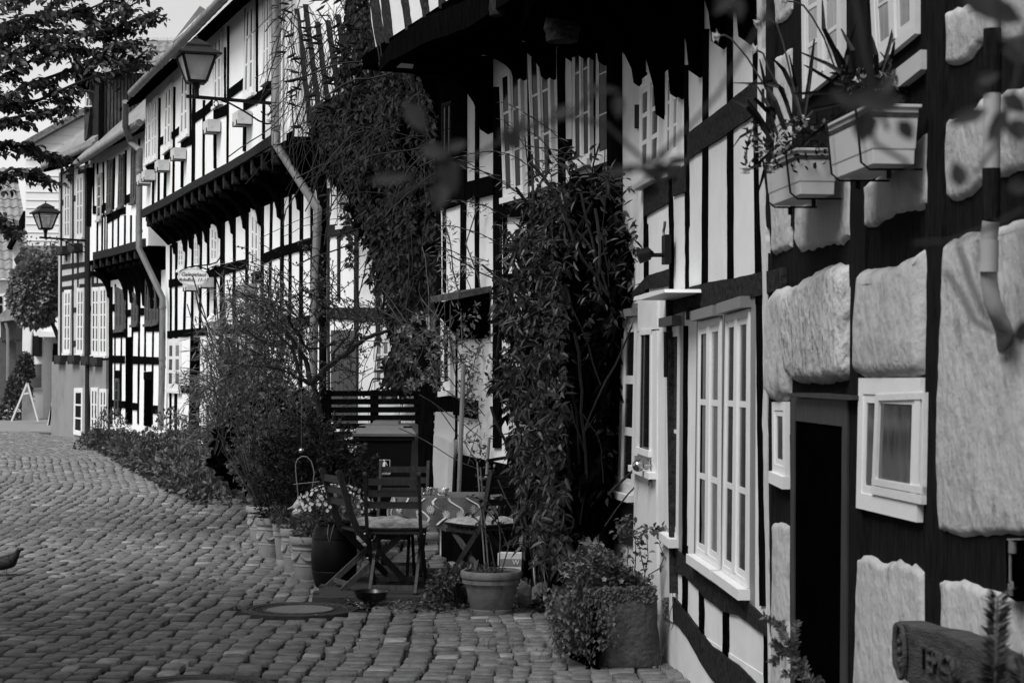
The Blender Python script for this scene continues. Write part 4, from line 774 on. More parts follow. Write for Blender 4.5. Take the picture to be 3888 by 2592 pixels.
# ------------------------------------------------------------ street lamps
M_LAMPG = mat('lamp_glass', .30, .25, .25, 5, .05, 8, stretch=(1, 1, .4), spec=.5)
M_ALU = mat('lamp_metal', .035, .5, .15, 6, .05, 20, metal=.5)
def make_lamp(label):
    t = thing('street_lamp', label, 'street lamp', group='four-sided lanterns on iron wall brackets')
    mb = MB(); mb.bar((0, 0, 0), (1.2, 0, .035), .035, .045); mb.tube([(0, 0, -.27), (.08, 0, -.29), (.2, 0, -.25), (.38, 0, -.14), (.6, 0, -.03), (.72, 0, 0)], .013, 8)
    mb.tube([(.1+.075*math.cos(a), 0, -.085+.075*math.sin(a)) for a in [i*.45 for i in range(2, 14)]], .008, 6); mb.tube([(.79+.03*math.cos(a), 0, -.045+.04*math.sin(a)) for a in [i*.5 for i in range(13)]], .008, 6)
    mb.box((-.02, -.05, -.33), (.015, .05, .08)); mb.build('bracket', M_IRON, t, True)
    X = 1.06; z = .03; mb = MB(); mb.tube([(X, 0, z), (X, 0, z+.13)], .036, 12); mb.tube([(X, 0, z+.12), (X, 0, z+.19)], [.045, .055], 12); mb.box((X-.12, -.12, z+.185), (X+.12, .12, z+.205))
    b, tp, z0, z1 = .115, .225, z+.205, z+.555
    for sx in (-1, 1):
        for sy in (-1, 1): mb.bar((X+sx*b, sy*b, z0), (X+sx*tp, sy*tp, z1), .03, .03)
    for (s, zz_) in ((b, z0+.01), (tp, z1)):
        for sx in (-1, 1): mb.bar((X+sx*s, -s, zz_), (X+sx*s, s, zz_), .018, .02); mb.bar((X-s, sx*s, zz_), (X+s, sx*s, zz_), .018, .02)
    mb.build('lantern_frame', M_IRON, t)
    g = MB(); e = .004
    for sx, sy in ((1, 0), (-1, 0), (0, 1), (0, -1)):
        if sx: g.add([(X+sx*(b-e), -b, z0), (X+sx*(b-e), b, z0), (X+sx*(tp-e), tp, z1), (X+sx*(tp-e), -tp, z1)], [(0, 1, 2, 3)])
        else: g.add([(X-b, sy*(b-e), z0), (X+b, sy*(b-e), z0), (X+tp, sy*(tp-e), z1), (X-tp, sy*(tp-e), z1)], [(0, 1, 2, 3)])
    g.build('lantern_glass', M_FROST, t)
    mb = MB(); mb.tube([(X, 0, z0), (X, 0, z0+.10)], .07, 14); mb.tube([(X-.02, 0, z0+.1), (X-.02, 0, z0+.26)], .012, 8); mb.tube([(X+.02, 0, z0+.1), (X+.02, 0, z0+.26)], .012, 8); mb.build('lamp_holder', M_WHITE, t, True)
    mb = MB(); r = lambda s, zz_: [(X+s*i, s*j, zz_) for i, j in ((-1, -1), (1, -1), (1, 1), (-1, 1))]
    rings = [r(.29, z1), r(.30, z1+.02), r(.15, z1+.125), r(.15, z1+.135), r(.165, z1+.13), r(.165, z1+.15), r(.03, z1+.24)]
    mb.add([p for q in rings for p in q], [(k*4+i, k*4+(i+1) % 4, (k+1)*4+(i+1) % 4, (k+1)*4+i) for k in range(6) for i in range(4)]+[(3, 2, 1, 0), (24, 25, 26, 27)])
    mb.tube([(X, 0, z1+.235), (X, 0, z1+.262)], .012, 8); mb.sphere((X, 0, z1+.27), .02, 8, 6); mb.build('lantern_roof', M_ALU, t)
    return t
def frostmat():
    m = mat('frosted_glass', .5, .35, .15, 6, .05, 8); n = m.node_tree.nodes; l = m.node_tree.links.new; b = n['Principled BSDF']
    tr = n.new('ShaderNodeBsdfTransparent'); tr.inputs[0].default_value = (.85, .85, .85, 1); mx = n.new('ShaderNodeMixShader'); mx.inputs[0].default_value = .38
    l(tr.outputs[0], mx.inputs[2]); l(b.outputs[0], mx.inputs[1]); l(mx.outputs[0], n['Material Output'].inputs[0]); return m
M_FROST = frostmat()
lamp = make_lamp('large iron lantern on a bracket beside the near drainpipe of the long white house')
frame_thing(lamp, U3.pt(*ZA(1500, 1100), .01), U3.n)
copy_tree(lamp, 'smaller-looking far lantern on a bracket, fixed to the grey house beside the round tree', F1.pt(*Z5(598, 200), .04), math.atan2(F1.n.y, F1.n.x))

# ------------------------------------------------------------ plant boxes under the windows
M_CONC = mat('box_pale', .50, .8, .1, 9, .2, 40, dirt=(6, (1, 1, 1), .3, .56)); M_CONCD = mat('box_grey', .22, .8, .15, 9, .2, 40); M_BOXD = mat('box_dark', .02, .7, .3, 9, .2, 40)
def planter(F, px, py, label, L_=.42, D_=.2, H_=.19, m=None, group='pale plant boxes on the long white house', off=0):
    """px, py: lower near corner at the wall"""
    t = thing('plant_box', label, 'plant box', group=group); mm = m or M_CONC
    mb = MB(); w_ = .015; tp = .012
    for lo, hi in (((0, 0, 0), (L_, D_, .02)), ((0, 0, .02), (L_, w_, H_)), ((0, D_-w_, .02), (L_, D_, H_)), ((0, w_, .02), (w_, D_-w_, H_)), ((L_-w_, w_, .02), (L_, D_-w_, H_))): mb.box(lo, hi)
    mb.build('trough', mm, t)
    mb = MB(); mb.box((w_, w_, .02), (L_-w_, D_-w_, H_-.03)); mb.build('soil', M_SOIL, t)
    mb = MB()
    for x in (.06, L_-.09): mb.box((x, -.0, -.012), (x+.03, D_+.012, -.002)); mb.box((x, D_+.002, -.012), (x+.03, D_+.012, .06))
    mb.build('bracket', M_IRON, t)
    p = F.pt(px, py, off); t.location = p+F.n*.02; t.rotation_euler = (0, 0, math.atan2(F.d.y, F.d.x)); return t
for i, (Z, x, y, lab) in enumerate([(ZB, 192, 516, 'farthest pale box, just beside the upper drainpipe bend'), (ZB, 247, 480, 'second pale box from the far drainpipe, upper floor'), (ZB, 385, 385, 'third pale box from the far drainpipe, upper floor'), (ZB, 550, 270, 'pale box left of the big lantern on the upper floor'),
                                    (ZA, 957, 1400, 'pale box directly below the big lantern'), (ZA, 1290, 1318, 'pale box right of the big lantern, behind its bracket arc')]):
    planter(U3, *Z(x, y), lab)
for i, (x, y, lab) in enumerate([(756, 1102, 'pale box half hidden behind the oval sign'), (816, 1090, 'pale box just right of the oval sign'), (979, 1122, 'darker grey box under the tall window between oval sign and shrub')]):
    planter(F3, x, y, lab, m=M_CONCD if i == 2 else M_CONC, L_=.5 if i == 2 else .42, H_=.17)
for i, (x, y, lab) in enumerate([(470, 288, 'dark box under the left upper window of the grey house'), (550, 272, 'dark box under the right upper window of the grey house'), (458, 1010, 'leftmost dark box of the lower row on the grey house'), (550, 1010, 'second dark box of the lower row on the grey house'), (640, 1018, 'dark box right of the downpipe on the grey house'), (702, 1026, 'rightmost dark box of the lower row on the grey house')]):
    planter(F1, *Z5(x, y), lab, L_=.5, H_=.2, m=M_BOXD, group='dark plant boxes on the grey house')

# ------------------------------------------------------------ oval gallery sign
Q_ = zone(550, 850, 3.136)
sg = thing('gallery_sign', 'oval white hanging sign reading Galeriehaus Adolfstr. 11-13 on a curved iron bracket', 'sign')
A = F3.pt(*Q_(905, 640), .02); frame_thing(sg, A, F3.n)
cx_, rx_, rz_ = .47, .262, .15
mb = MB(); n_ = 40
for y0, y1, k in ((-.012, .012, 1.0),): mb.add([(cx_+rx_*math.cos(2*math.pi*i/n_), y, rz_*math.sin(2*math.pi*i/n_)) for y in (y0, y1) for i in range(n_)], [tuple(range(n_)), tuple(range(2*n_-1, n_-1, -1))]+[(i, n_+i, n_+(i+1) % n_, (i+1) % n_) for i in range(n_)])
mb.build('sign_board', mat('sign_white', .92, .5, .03), sg)
mb = MB()
for s in (-1, 1): mb.tube([(cx_+rx_*.94*math.cos(2*math.pi*i/n_), s*.013, rz_*.92*math.sin(2*math.pi*i/n_)) for i in range(n_+1)], .0022, 5)
mb.build('rim_line', M_IRON, sg)
mb = MB(); mb.tube([(.0, 0, .40), (.02, 0, .33), (.07, 0, .26), (.2, 0, .215), (.4, 0, .19), (.55, 0, .165), (.68, 0, .10), (.72, 0, .03)], .012, 8)
mb.tube([(.0, 0, -.36), (.02, 0, -.2), (.08, 0, -.02), (.2, 0, .12), (.36, 0, .18), (.47, 0, .19)], .012, 8); mb.box((-.02, -.02, -.42), (.01, .02, -.3)); mb.box((-.02, -.02, .3), (.01, .02, .45))
for x in (.33, .62): mb.tube([(x, 0, .20 if x < .5 else .14), (x, 0, .1)], .006, 6)
mb.build('bracket', M_IRON, sg, True)
M_INK = mat('ink_grey', .04, .6, .1)
for s in (1, -1):
    R3 = sg.matrix_basis if 0 else Matrix.Rotation(sg.rotation_euler[2], 4, 'Z')
    xd = (-1, 0, 0) if s > 0 else (1, 0, 0)
    for tx, zc, sz in (('Galeriehaus', .045, .088), ('Adolfstr. 11-13', -.045, .082)):
        text3d('lettering', tx, M_INK, sg, V((cx_, .015*s, zc)), xd, (0, 0, 1), sz, .002, shear=.35)
# small white carriage lamp
def carriage_lamp(name, label, p, n, m, s=1.0):
    t = thing(name, label, 'wall lamp'); frame_thing(t, p, n)
    mb = MB(); mb.lathe([(.001, .30*s), (.012*s, .30*s), (.01*s, .26*s), (.04*s, .235*s), (.075*s, .19*s), (.10*s, .15*s), (.09*s, .145*s), (.001, .145*s)], (.16*s, 0, 0), 6); mb.lathe([(.001, -.06*s), (.03*s, -.06*s), (.045*s, -.045*s), (.04*s, -.03*s), (.001, -.03*s)], (.16*s, 0, 0), 6)
    for i in range(6):
        a = i*math.pi/3; mb.bar((.16*s+.045*s*math.cos(a), .045*s*math.sin(a), -.04*s), (.16*s+.08*s*math.cos(a), .08*s*math.sin(a), .15*s), .008*s, .008*s)
    mb.build('housing', m, t); g = MB(); g.lathe([(.04*s, -.03*s), (.074*s, .145*s)], (.16*s, 0, 0), 6); g.build('glass', M_FROST, t)
    mb = MB(); mb.tube([(0, 0, -.12*s), (.06*s, 0, -.14*s), (.12*s, 0, -.11*s), (.16*s, 0, -.06*s)], .012*s, 6); mb.box((-.01, -.03*s, -.2*s), (.01, .03*s, -.02*s)); mb.build('arm', m, t, True); return t
carriage_lamp('wall_lamp', 'small white carriage lamp on the corner post beside the dark doorway', F3.pt(*Q_(945, 1300), .05), F3.n, M_WHITE, 1.25)
carriage_lamp('wall_lamp', 'dark carriage lamp under the mossy porch shelf', F4b.pt(*Z6(1385, 775), .1), F4b.n, M_IRON, .85)
# porch shelf
ps = thing('porch_shelf', 'dark moss-topped porch shelf sticking out above the light-leaved shrub', 'porch roof')
mb = MB(); c0 = F4b.pt(*Z6(1690, 600)); a0 = (c0-F4b.p).dot(F4b.d); z0 = c0.z; a1 = (F4b.pt(*Z6(1480, 600))-F4b.p).dot(F4b.d)-a0
mb.prism([F4b.wpt(a0, z0+.08, .01), F4b.wpt(a0+a1, z0+.08, .01), F4b.wpt(a0+a1, z0+.02, .28), F4b.wpt(a0+.04, z0+.02, .28)], V((0, 0, .05))); mb.build('shelf', mat('moss_top', .05, .95, .7, 20, 1, 60), ps)
mb = MB(); mb.prism([F4b.wpt(a0+.04, z0+.07, .01), F4b.wpt(a0+.04, z0+.01, .25), F4b.wpt(a0+.04, z0-.08, .22), F4b.wpt(a0+.04, z0-.26, .06), F4b.wpt(a0+.04, z0-.30, .01)], F4b.d*(a1-.06)); mb.build('hood', M_SOFFIT, ps)
# security spotlight and its cable
R7 = zone(2300, 850, 4.48)
cm = thing('spotlight', 'small black spotlight on a short arm by the second storey cable, above the white door', 'spotlight')
p0 = F4.pt(*R7(1085, 470), .03); frame_thing(cm, p0, F4.n)
mb = MB(); mb.box((0, -.06, -.07), (.035, .06, .09)); mb.tube([(.03, 0, -.02), (.10, .0, -.02)], .012, 10); mb.build('mount', M_IRON, cm, True)
mb = MB(); mb.tube([(.09, 0, -.015), (.105, 0, -.015), (.112, 0, -.01), (.175, 0, -.03)], [.015, .022, .036, .04], 16); mb.build('lamp_head', M_IRON, cm, True)
mb = MB(); mb.tube([F4.pt(*R7(x, y), .04) for x, y in ((1005, -40), (1000, 40), (982, 130), (990, 230), (1030, 300), (1075, 322))], .008, 8); tag(mb.build('cable', M_PAINTG, None, True), 'thin grey cable hanging in a loop above the black spotlight', 'cable')

# ------------------------------------------------------------ deck, chairs, table
M_WOOD = mat('chair_wood', .022, .6, .7, 14, .4, 50, stretch=(6, 6, .8), spec=.3)
M_WOODL = mat('weathered_teak', .07, .7, .5, 14, .4, 50, stretch=(5, 5, .8), spec=.3)
M_DECK = mat('deck_plank', .045, .75, .5, 9, .5, 40, stretch=(.8, 8, 1), spec=.3)
DK = thing('wooden_deck', 'low dark plank deck under the folding chairs', 'deck', (0, 0, 0)); mb = MB()
for i in range(14):
    y = 13.02+i*.145; mb.box((-1.42+.03*math.sin(i*2.1), y, .0), (.28, y+.135, .045))
mb.build('deck_plank', M_DECK, DK); ZD_ = .045
def make_chair(label):
    t = thing('folding_chair', label, 'chair', group='wooden folding chairs round the small table')
    for s in (-1, 1):
        x = s*.195; mb = MB()
        for a, b in zip([(-.33, .86), (-.31, .8), (-.24, .56), (-.19, .44), (.24, 0.0)], [(-.31, .8), (-.24, .56), (-.19, .44), (.24, 0.0)]): mb.bar((x, a[0], a[1]), (x, b[0], b[1]), .045, .022, up=V((1, 0, 0)))
        mb.tube([(x-.012, -.335, .862), (x+.012, -.335, .862)], .022, 10)
        mb.build('back_post', M_WOOD, t)
        x = s*.165; mb = MB(); mb.bar((x, .20, .42), (x, -.30, 0), .04, .022, up=V((1, 0, 0))); mb.build('leg', M_WOODL, t)
    mb = MB()
    for z, y in ((.81, -.315), (.725, -.288), (.64, -.264)): mb.box((-.185, y-.010, z-.024), (.185, y+.010, z+.024))
    mb.build('backrest', M_WOOD, t)
    mb = MB()
    for i in range(7): mb.box((-.18, -.19+i*.062, .425), (.18, -.19+i*.062+.048, .442))
    for s in (-1, 1): mb.box((s*.18-.012, -.19, .40), (s*.18+.012, .24, .425))
    mb.build('seat', M_WOOD, t)
    mb = MB(); mb.bar((-.165, -.25, .045), (.165, -.25, .045), .018, .035); mb.bar((-.19, .19, .06), (.19, .19, .06), .018, .035); mb.build('stretcher', M_WOODL, t)
    mb = MB()
    for s in (-1, 1): mb.tube([(s*.21, -.02, .235), (s*.222, -.02, .235)], .008, 8); mb.tube([(s*.21, -.17, .425), (s*.222, -.17, .425)], .008, 8)
    mb.build('rivet', M_BRASS, t)
    return t
ch = make_chair('folding chair with its slatted back to the viewer, in front of the table'); ch.location = (-.845, 13.47, ZD_); ch.rotation_euler = (0, 0, math.radians(-3))
SP = [((-1.04, 13.70), -66, 'folding chair seen from the side, left of the table beside the black barrel'), ((-.90, 14.62), 176, 'folding chair behind the table, backed against the wheeled bin'), ((-.20, 13.78), 38, 'folding chair on the right, half hidden behind the potted rose stems')]
for (x, y), a, lab in SP: copy_tree(ch, lab, (x, y, ZD_), math.radians(a))
M_CUSH = mat('cushion_cloth', .28, .85, .6, 16, .3, 30, dirt=(14, (1, 1, 1), .5, .58))
def cushion(x, y, a, lab):
    mb = MB(); n = 14; rr = random.Random(int(x*100)); ph = rr.random()*9
    def P(u, v, s):
        ed = (1-abs(u)**4)*(1-abs(v)**4); tuf = .012*math.cos(u*math.pi*2)*math.cos(v*math.pi*2)+.010*noise.noise(V((u*2+ph, v*2, 1)))
        return ((u*(.225+.01*math.sin(v*3+ph))), v*.225+.01*math.sin(u*4), .03+s*(.038*ed**.5+tuf*ed) if s > 0 else .03-.03*ed**.5)
    for s in (1, -1):
        vs = [P(-1+2*i/n, -1+2*j/n, s) for j in range(n+1) for i in range(n+1)]
        mb.add(vs, [(j*(n+1)+i, j*(n+1)+i+1, (j+1)*(n+1)+i+1, (j+1)*(n+1)+i)[::s] for j in range(n) for i in range(n)])
    o = mb.build('seat_cushion', M_CUSH, None, True); o.location = (x, y, ZD_+.44); o.rotation_euler = (0, 0, math.radians(a)); tag(o, lab, 'cushion', 'patterned seat cushions on the chairs')
cushion(-.845, 13.52, 0, 'patterned cushion on the chair with its back to the viewer'); cushion(-.98, 13.76, 8, 'patterned cushion on the side-on chair beside the barrel'); cushion(-.22, 13.82, 38, 'patterned cushion on the right-hand chair behind the rose stems')
TB = thing('garden_table', 'small folding wooden table beneath the patterned cloth', 'table', (-.50, 14.2, ZD_))
mb = MB()
for i in range(7): mb.box((-.38, -.28+i*.082, .62), (.38, -.28+i*.082+.07, .64))
mb.build('tabletop', M_WOOD, TB)
for s in (-1, 1):
    mb = MB(); mb.bar((s*.3, .24, .62), (s*.3, -.24, 0), .04, .022, up=V((1, 0, 0))); mb.build('leg', M_WOOD, TB); mb = MB(); mb.bar((s*.27, -.24, .62), (s*.27, .24, 0), .04, .022, up=V((1, 0, 0))); mb.build('leg', M_WOOD, TB)
# cloth with wavy pale stripes and dandelion-like rosettes woven in: the pattern is geometry laid just off the cloth
def clothpt(a, d):      # a: angle round the table, d: distance down the skirt (0 = edge)
    c, s = math.cos(a), math.sin(a); k = (abs(c)**5+abs(s)**5)**(-1/5); x, y = c*k*.40, s*k*.32
    w_ = (.018*math.sin(a*13)+.012*math.sin(a*7+1))*min(1, d/.08); n_ = V((x, y, 0)).normalized()
    return V((x, y, 0))+n_*(w_+.012+d*.12)+V((0, 0, .66-d-.006))
mb = MB(); na, nd = 120, 7; dr_ = [.22+.05*math.sin(2*math.pi*i/na*4+.8) for i in range(na)]
vs = [clothpt(2*math.pi*i/na, dr_[i]*j/nd) for j in range(nd+1) for i in range(na)]
mb.add(vs, [(j*na+i, j*na+(i+1) % na, (j+1)*na+(i+1) % na, (j+1)*na+i) for j in range(nd) for i in range(na)]+[tuple(range(na))])
cl = mb.build('tablecloth', mat('cloth_grey', .10, .8, .2, 30, .3, 60), None, True); cl.location = TB.location; tag(cl, 'grey tablecloth with pale wavy stripes and round flower heads, covering the small table', 'tablecloth')
cl['local'] = 1
mb = MB(); rr = random.Random(2)
for k in range(22):
    a0 = 2*math.pi*k/22; P_ = [clothpt(a0+.10*math.sin(j*.9+k)+j*.012, .005+.2*j/8) for j in range(9)]
    for j in range(8):
        o_ = V((P_[j].x, P_[j].y, 0)).normalized()*.006; tdir = V((-P_[j].y, P_[j].x, 0)).normalized()*.009
        mb.add([P_[j]+o_-tdir, P_[j]+o_+tdir, P_[j+1]+o_+tdir, P_[j+1]+o_-tdir], [(0, 1, 2, 3)])
for k in range(26):
    a0 = 2*math.pi*(k+.5)/26; dd = rr.choice((.05, .09, .13)); c = clothpt(a0, dd); o_ = V((c.x, c.y, 0)).normalized(); tdir = V((-c.y, c.x, 0)).normalized(); up = V((0, 0, 1)); c = c+o_*.008
    for i in range(12):
        an = i*math.pi/6; dv = tdir*math.cos(an)+up*math.sin(an); sd_ = tdir*-math.sin(an)+up*math.cos(an)
        mb.add([c+dv*.006-sd_*.002, c+dv*.03-sd_*.004, c+dv*.034, c+dv*.03+sd_*.004, c+dv*.006+sd_*.002], [(0, 1, 2, 3, 4)])
mb.build('cloth_pattern', mat('cloth_pale', .55, .8, .1), cl)
def jarmat():
    m = bpy.data.materials.new('clear_glass'); m.use_nodes = True; n = m.node_tree.nodes; l = m.node_tree.links.new
    gl = n.new('ShaderNodeBsdfGlossy'); gl.inputs['Roughness'].default_value = .08; tr = n.new('ShaderNodeBsdfTransparent'); fr = n.new('ShaderNodeFresnel'); fr.inputs[0].default_value = 1.6
    mx = n.new('ShaderNodeMixShader'); l(fr.outputs[0], mx.inputs[0]); l(tr.outputs[0], mx.inputs[1]); l(gl.outputs[0], mx.inputs[2]); l(mx.outputs[0], n['Material Output'].inputs[0]); return m
M_CLEAR = jarmat()
for i, (x, y, lab) in enumerate([(-.66, 14.1, 'left one of two low glass bowls on the tablecloth'), (-.54, 14.02, 'right one of two low glass bowls on the tablecloth')]):
    mb = MB(); mb.lathe([(.001, .004), (.04, .004), (.042, .02), (.06, .055), (.064, .056), (.046, .015), (.042, 0), (.001, 0)], n=20); o = mb.build('glass_bowl', M_CLEAR, None, True); o.location = (x, y, ZD_+.657); tag(o, lab, 'bowl', 'low glass bowls on the table')

# ------------------------------------------------------------ wheeled bin
BN = thing('wheeled_bin', 'black wheeled bin with a lighter lid and a KLIKO litter sign, behind the chairs', 'bin', (-1.18, 17.5, .08), math.radians(-4))
M_BIN = mat('bin_plastic', .003, .5, .2, 9, .1, 40, spec=.12); M_LID = mat('bin_lid', .09, .3, .2, 4, .1, 20, spec=.5)
mb = MB(); r4 = lambda hx, hy, z, n=5: [(sx*hx+(-sx*.04 if 0 else 0), sy*hy, z) for sx, sy in ((-1, -1), (1, -1), (1, 1), (-1, 1))]
rg = [r4(.21, .24, 0), r4(.235, .28, .5), r4(.265, .31, .93), r4(.29, .33, .935), r4(.29, .33, .97)]
mb.add([p for q in rg for p in q], [(3, 2, 1, 0)]+[(k*4+i, k*4+(i+1) % 4, (k+1)*4+(i+1) % 4, (k+1)*4+i) for k in range(4) for i in range(4)]+[(16, 17, 18, 19)]); mb.build('body', M_BIN, BN)
mb = MB(); rg = [r4(.305, .345, .975), r4(.305, .345, 1.0), r4(.28, .32, 1.03), r4(.24, .28, 1.075), r4(.2, .25, 1.085)]
mb.add([p for q in rg for p in q], [(3, 2, 1, 0)]+[(k*4+i, k*4+(i+1) % 4, (k+1)*4+(i+1) % 4, (k+1)*4+i) for k in range(4) for i in range(4)]+[(16, 17, 18, 19)])
mb.prism([V((-.13, -.315, 1.02)), V((.13, -.315, 1.02)), V((.12, -.2, 1.115)), V((-.12, -.2, 1.115))], V((0, .2, .005))); mb.build('lid', M_LID, BN)
mb = MB(); mb.bar((-.27, .36, 1.0), (.27, .36, 1.0), .03, .03); mb.box((-.26, -.30, 1.045), (-.18, -.26, 1.07)); mb.box((.18, -.30, 1.045), (.26, -.26, 1.07)); mb.build('handle', M_BIN, BN)
for s in (-1, 1): mb = MB(); mb.tube([(s*.22, .28, .1), (s*.27, .28, .1)], .1, 18); mb.build('wheel', M_BIN, BN, True)
M_STK = mat('sticker_white', .8, .6, .05)
yf = -.287; fx = -.0
def yb(z): return -.24-(z-0)*.08 if z < .5 else -.28-(z-.5)*.07
mb = MB(); X0, X1, Zb, Zt = -.045, .055, .615, .755
def sp(x, z, e=.004): return V((x, yb(z)-e, z))
for (a, b, c, d) in ((X0, Zb, X1, Zb+.003), (X0, Zt-.003, X1, Zt), (X0, Zb, X0+.003, Zt), (X1-.003, Zb, X1, Zt)): mb.add([sp(a, b), sp(c, b), sp(c, d), sp(a, d)], [(0, 1, 2, 3)])
for P_ in ([(-.012, .67), (-.004, .67), (.0, .695), (.006, .67), (.014, .67), (.008, .70), (.014, .725), (.004, .738), (-.010, .73), (-.016, .705)], [(.012, .735), (.016, .735), (.032, .70), (.027, .698)], [(.025, .672), (.033, .672), (.035, .69), (.024, .69)]):
    mb.add([sp(x, z) for x, z in P_], [tuple(range(len(P_)))])
mb.add([sp(.0+.0085*math.cos(i*.6), .748+.0068*math.sin(i*.6)-.001) for i in range(10)], [tuple(range(10))]); mb.build('litter_sign', M_STK, BN)
text3d('lettering', 'KLIKO', M_STK, BN, sp(.005, .637, .006), (1, 0, 0), (0, 0, 1), .040, .0015)
# slatted fence
FN = thing('slat_fence', 'dark horizontal slat fence behind the wheeled bin', 'fence', (0, 0, 0)); mb = MB()
for i in range(7):
    y = Z6(0, 1205+i*54)[1]; a, b = at(1225, y+2, 19.0), at(1760, y, 18.2); mb.bar(a, b, .055, .02, up=V((0, 0, 1))) if 0 else mb.bar(a, b, .02, .058)
mb.build('slat', M_TIMBER, FN)
for x in (1240, 1420, 1590): mb = MB(); p = at(x, 1480, 18.9); mb.box((p.x-.04, p.y+.02, .05), (p.x+.04, p.y+.1, p.z)); mb.build('post', M_TIMBER, FN)

# ------------------------------------------------------------ pots
M_TERR = mat('terracotta', .23, .8, .15, 7, .3, 40, dirt=(7, (1, 1, .5), .45, .55)); M_TERD = mat('pot_dark', .012, .5, .3, 9, .1, 40); M_TERW = mat('terracotta_weathered', .15, .85, .2, 6, .4, 40, dirt=(6, (1, 1, .35), .5, .52))
def pot(x, y, r, h, label, deco=True, m=None, name='plant_pot', z=0):
    t = thing(name, label, 'plant pot', (x, y, z), group='pots in a row along the garden bed'); m = m or M_TERR; k = .68
    prof = [(.001, 0), (r*k, 0), (r*k*1.04, .01), (r*.78, h*.33), (r*.80, h*.335), (r*.80, h*.36), (r*.785, h*.37), (r*.79, h*.40), (r*.81, h*.41), (r*.80, h*.43), (r*.86, h*.70), (r*.9, h*.71), (r*.9, h*.74), (r*.87, h*.76), (r*.88, h*.82), (r*.97, h*.83), (r, h*.86), (r, h*.97), (r*.97, h), (r*.86, h), (r*.84, h*.9), (.001, h*.9)] if deco else \
           [(.001, 0), (r*k, 0), (r*.70, .01), (r*.71, h*.14), (r*.68, h*.155), (r*.70, h*.17), (r*.88, h*.72), (r*.96, h*.725), (r*.97, h*.82), (r*.95, h*.83), (r*1.0, h*.84), (r*1.02, h*.87), (r*1.02, h*.97), (r*.99, h), (r*.9, h), (r*.88, h*.93), (.001, h*.93)]
    mb = MB(); mb.lathe(prof, n=36); mb.build('pot_body', m, t, True)
    mb = MB(); mb.lathe([(.001, h*.93+.004), (r*.86, h*.93+.004)], n=20); mb.build('soil', M_SOIL, t)
    if deco:
        mb = MB()
        for s in range(6):
            a0 = s*math.pi/3; pts = [V((math.cos(a0+f*math.pi/3)*r*(.845), math.sin(a0+f*math.pi/3)*r*.845, h*(.64-.16*math.sin(f*math.pi)))) for f in [i/10 for i in range(11)]]
            mb.tube(pts, [.006+.008*math.sin(math.pi*i/10) for i in range(11)], 6)
            mb.sphere(pts[0], .014, 6, 5)
        mb.build('garland', m, t, True)
    return t
pot(-2.46, 18.1, .17, .34, 'farthest light terracotta pot at the kerb, grasses growing in it')
pot(-2.14, 16.35, .155, .36, 'terracotta pot with a garland, second from the far end of the row')
pot(-1.93, 15.65, .115, .36, 'plain narrow pot with a pine cone on top, middle of the row', deco=False)
pot(-1.80, 15.2, .125, .36, 'small terracotta pot with a thick rim right of the plain one')
pot(-1.60, 14.55, .17, .35, 'terracotta pot with a garland touching the black barrel')
pot(-1.70, 15.25, .14, .46, 'tall dark pot behind the row, beneath the duck', m=M_TERD, deco=False)
bp = pot(-.14, 12.42, .205, .30, 'big weathered terracotta pot with bare rose stems, nearest the stone trough', deco=False, m=M_TERW); bp['group'] = 'big pot'; del bp['group']
BR = thing('water_barrel', 'black plastic barrel with a light strap, planted with white daisies', 'barrel', (-1.36, 14.02, .0)); mb = MB()
mb.lathe([(.001, 0), (.13, 0), (.145, .02), (.165, .09), (.172, .13), (.168, .135), (.172, .14), (.178, .25), (.172, .37), (.168, .375), (.172, .38), (.155, .45), (.125, .475), (.128, .485), (.128, .51), (.12, .51), (.118, .49), (.001, .49)], n=40); mb.build('barrel_body', mat('barrel_plastic', .004, .5, .2, 9, .1, 30, spec=.15), BR, True)
mb = MB(); mb.tube([(-.03, -.135, .49), (-.035, -.172, .42), (-.02, -.176, .35), (-.005, -.172, .42), (.01, -.13, .49)], .004, 6); mb.build('strap', M_PAINTG, BR)
# bowl
mb = MB(); mb.lathe([(.001, 0), (.055, 0), (.06, .01), (.10, .04), (.122, .085), (.128, .09), (.118, .088), (.095, .045), (.05, .015), (.001, .012)], n=32); bo = mb.build('metal_bowl', mat('bowl_dark', .01, .3, .2, 9, .05, 20, spec=.5), None, True); bo.location = (-.985, 12.86, .02); tag(bo, 'dark round bowl standing on the cobbles in front of the chairs', 'bowl')
# wicker basket
BK = thing('wicker_basket', 'dark woven basket overgrown with ivy beside the big pot', 'basket', (-.385, 12.7, .0)); mb = MB()
for i in range(14): mb.tube([V((math.cos(a)*(.065+.02*i/13), math.sin(a)*(.065+.02*i/13), .01+.0145*i+.003*math.sin(a*8+i*math.pi))) for a in [k*math.pi/16 for k in range(33)]], .007, 6)
mb.build('weave', M_WOOD, BK, True); mb = MB(); mb.lathe([(.001, .0), (.06, 0), (.078, .19), (.001, .19)], n=16); mb.build('lining', M_SOIL, BK)

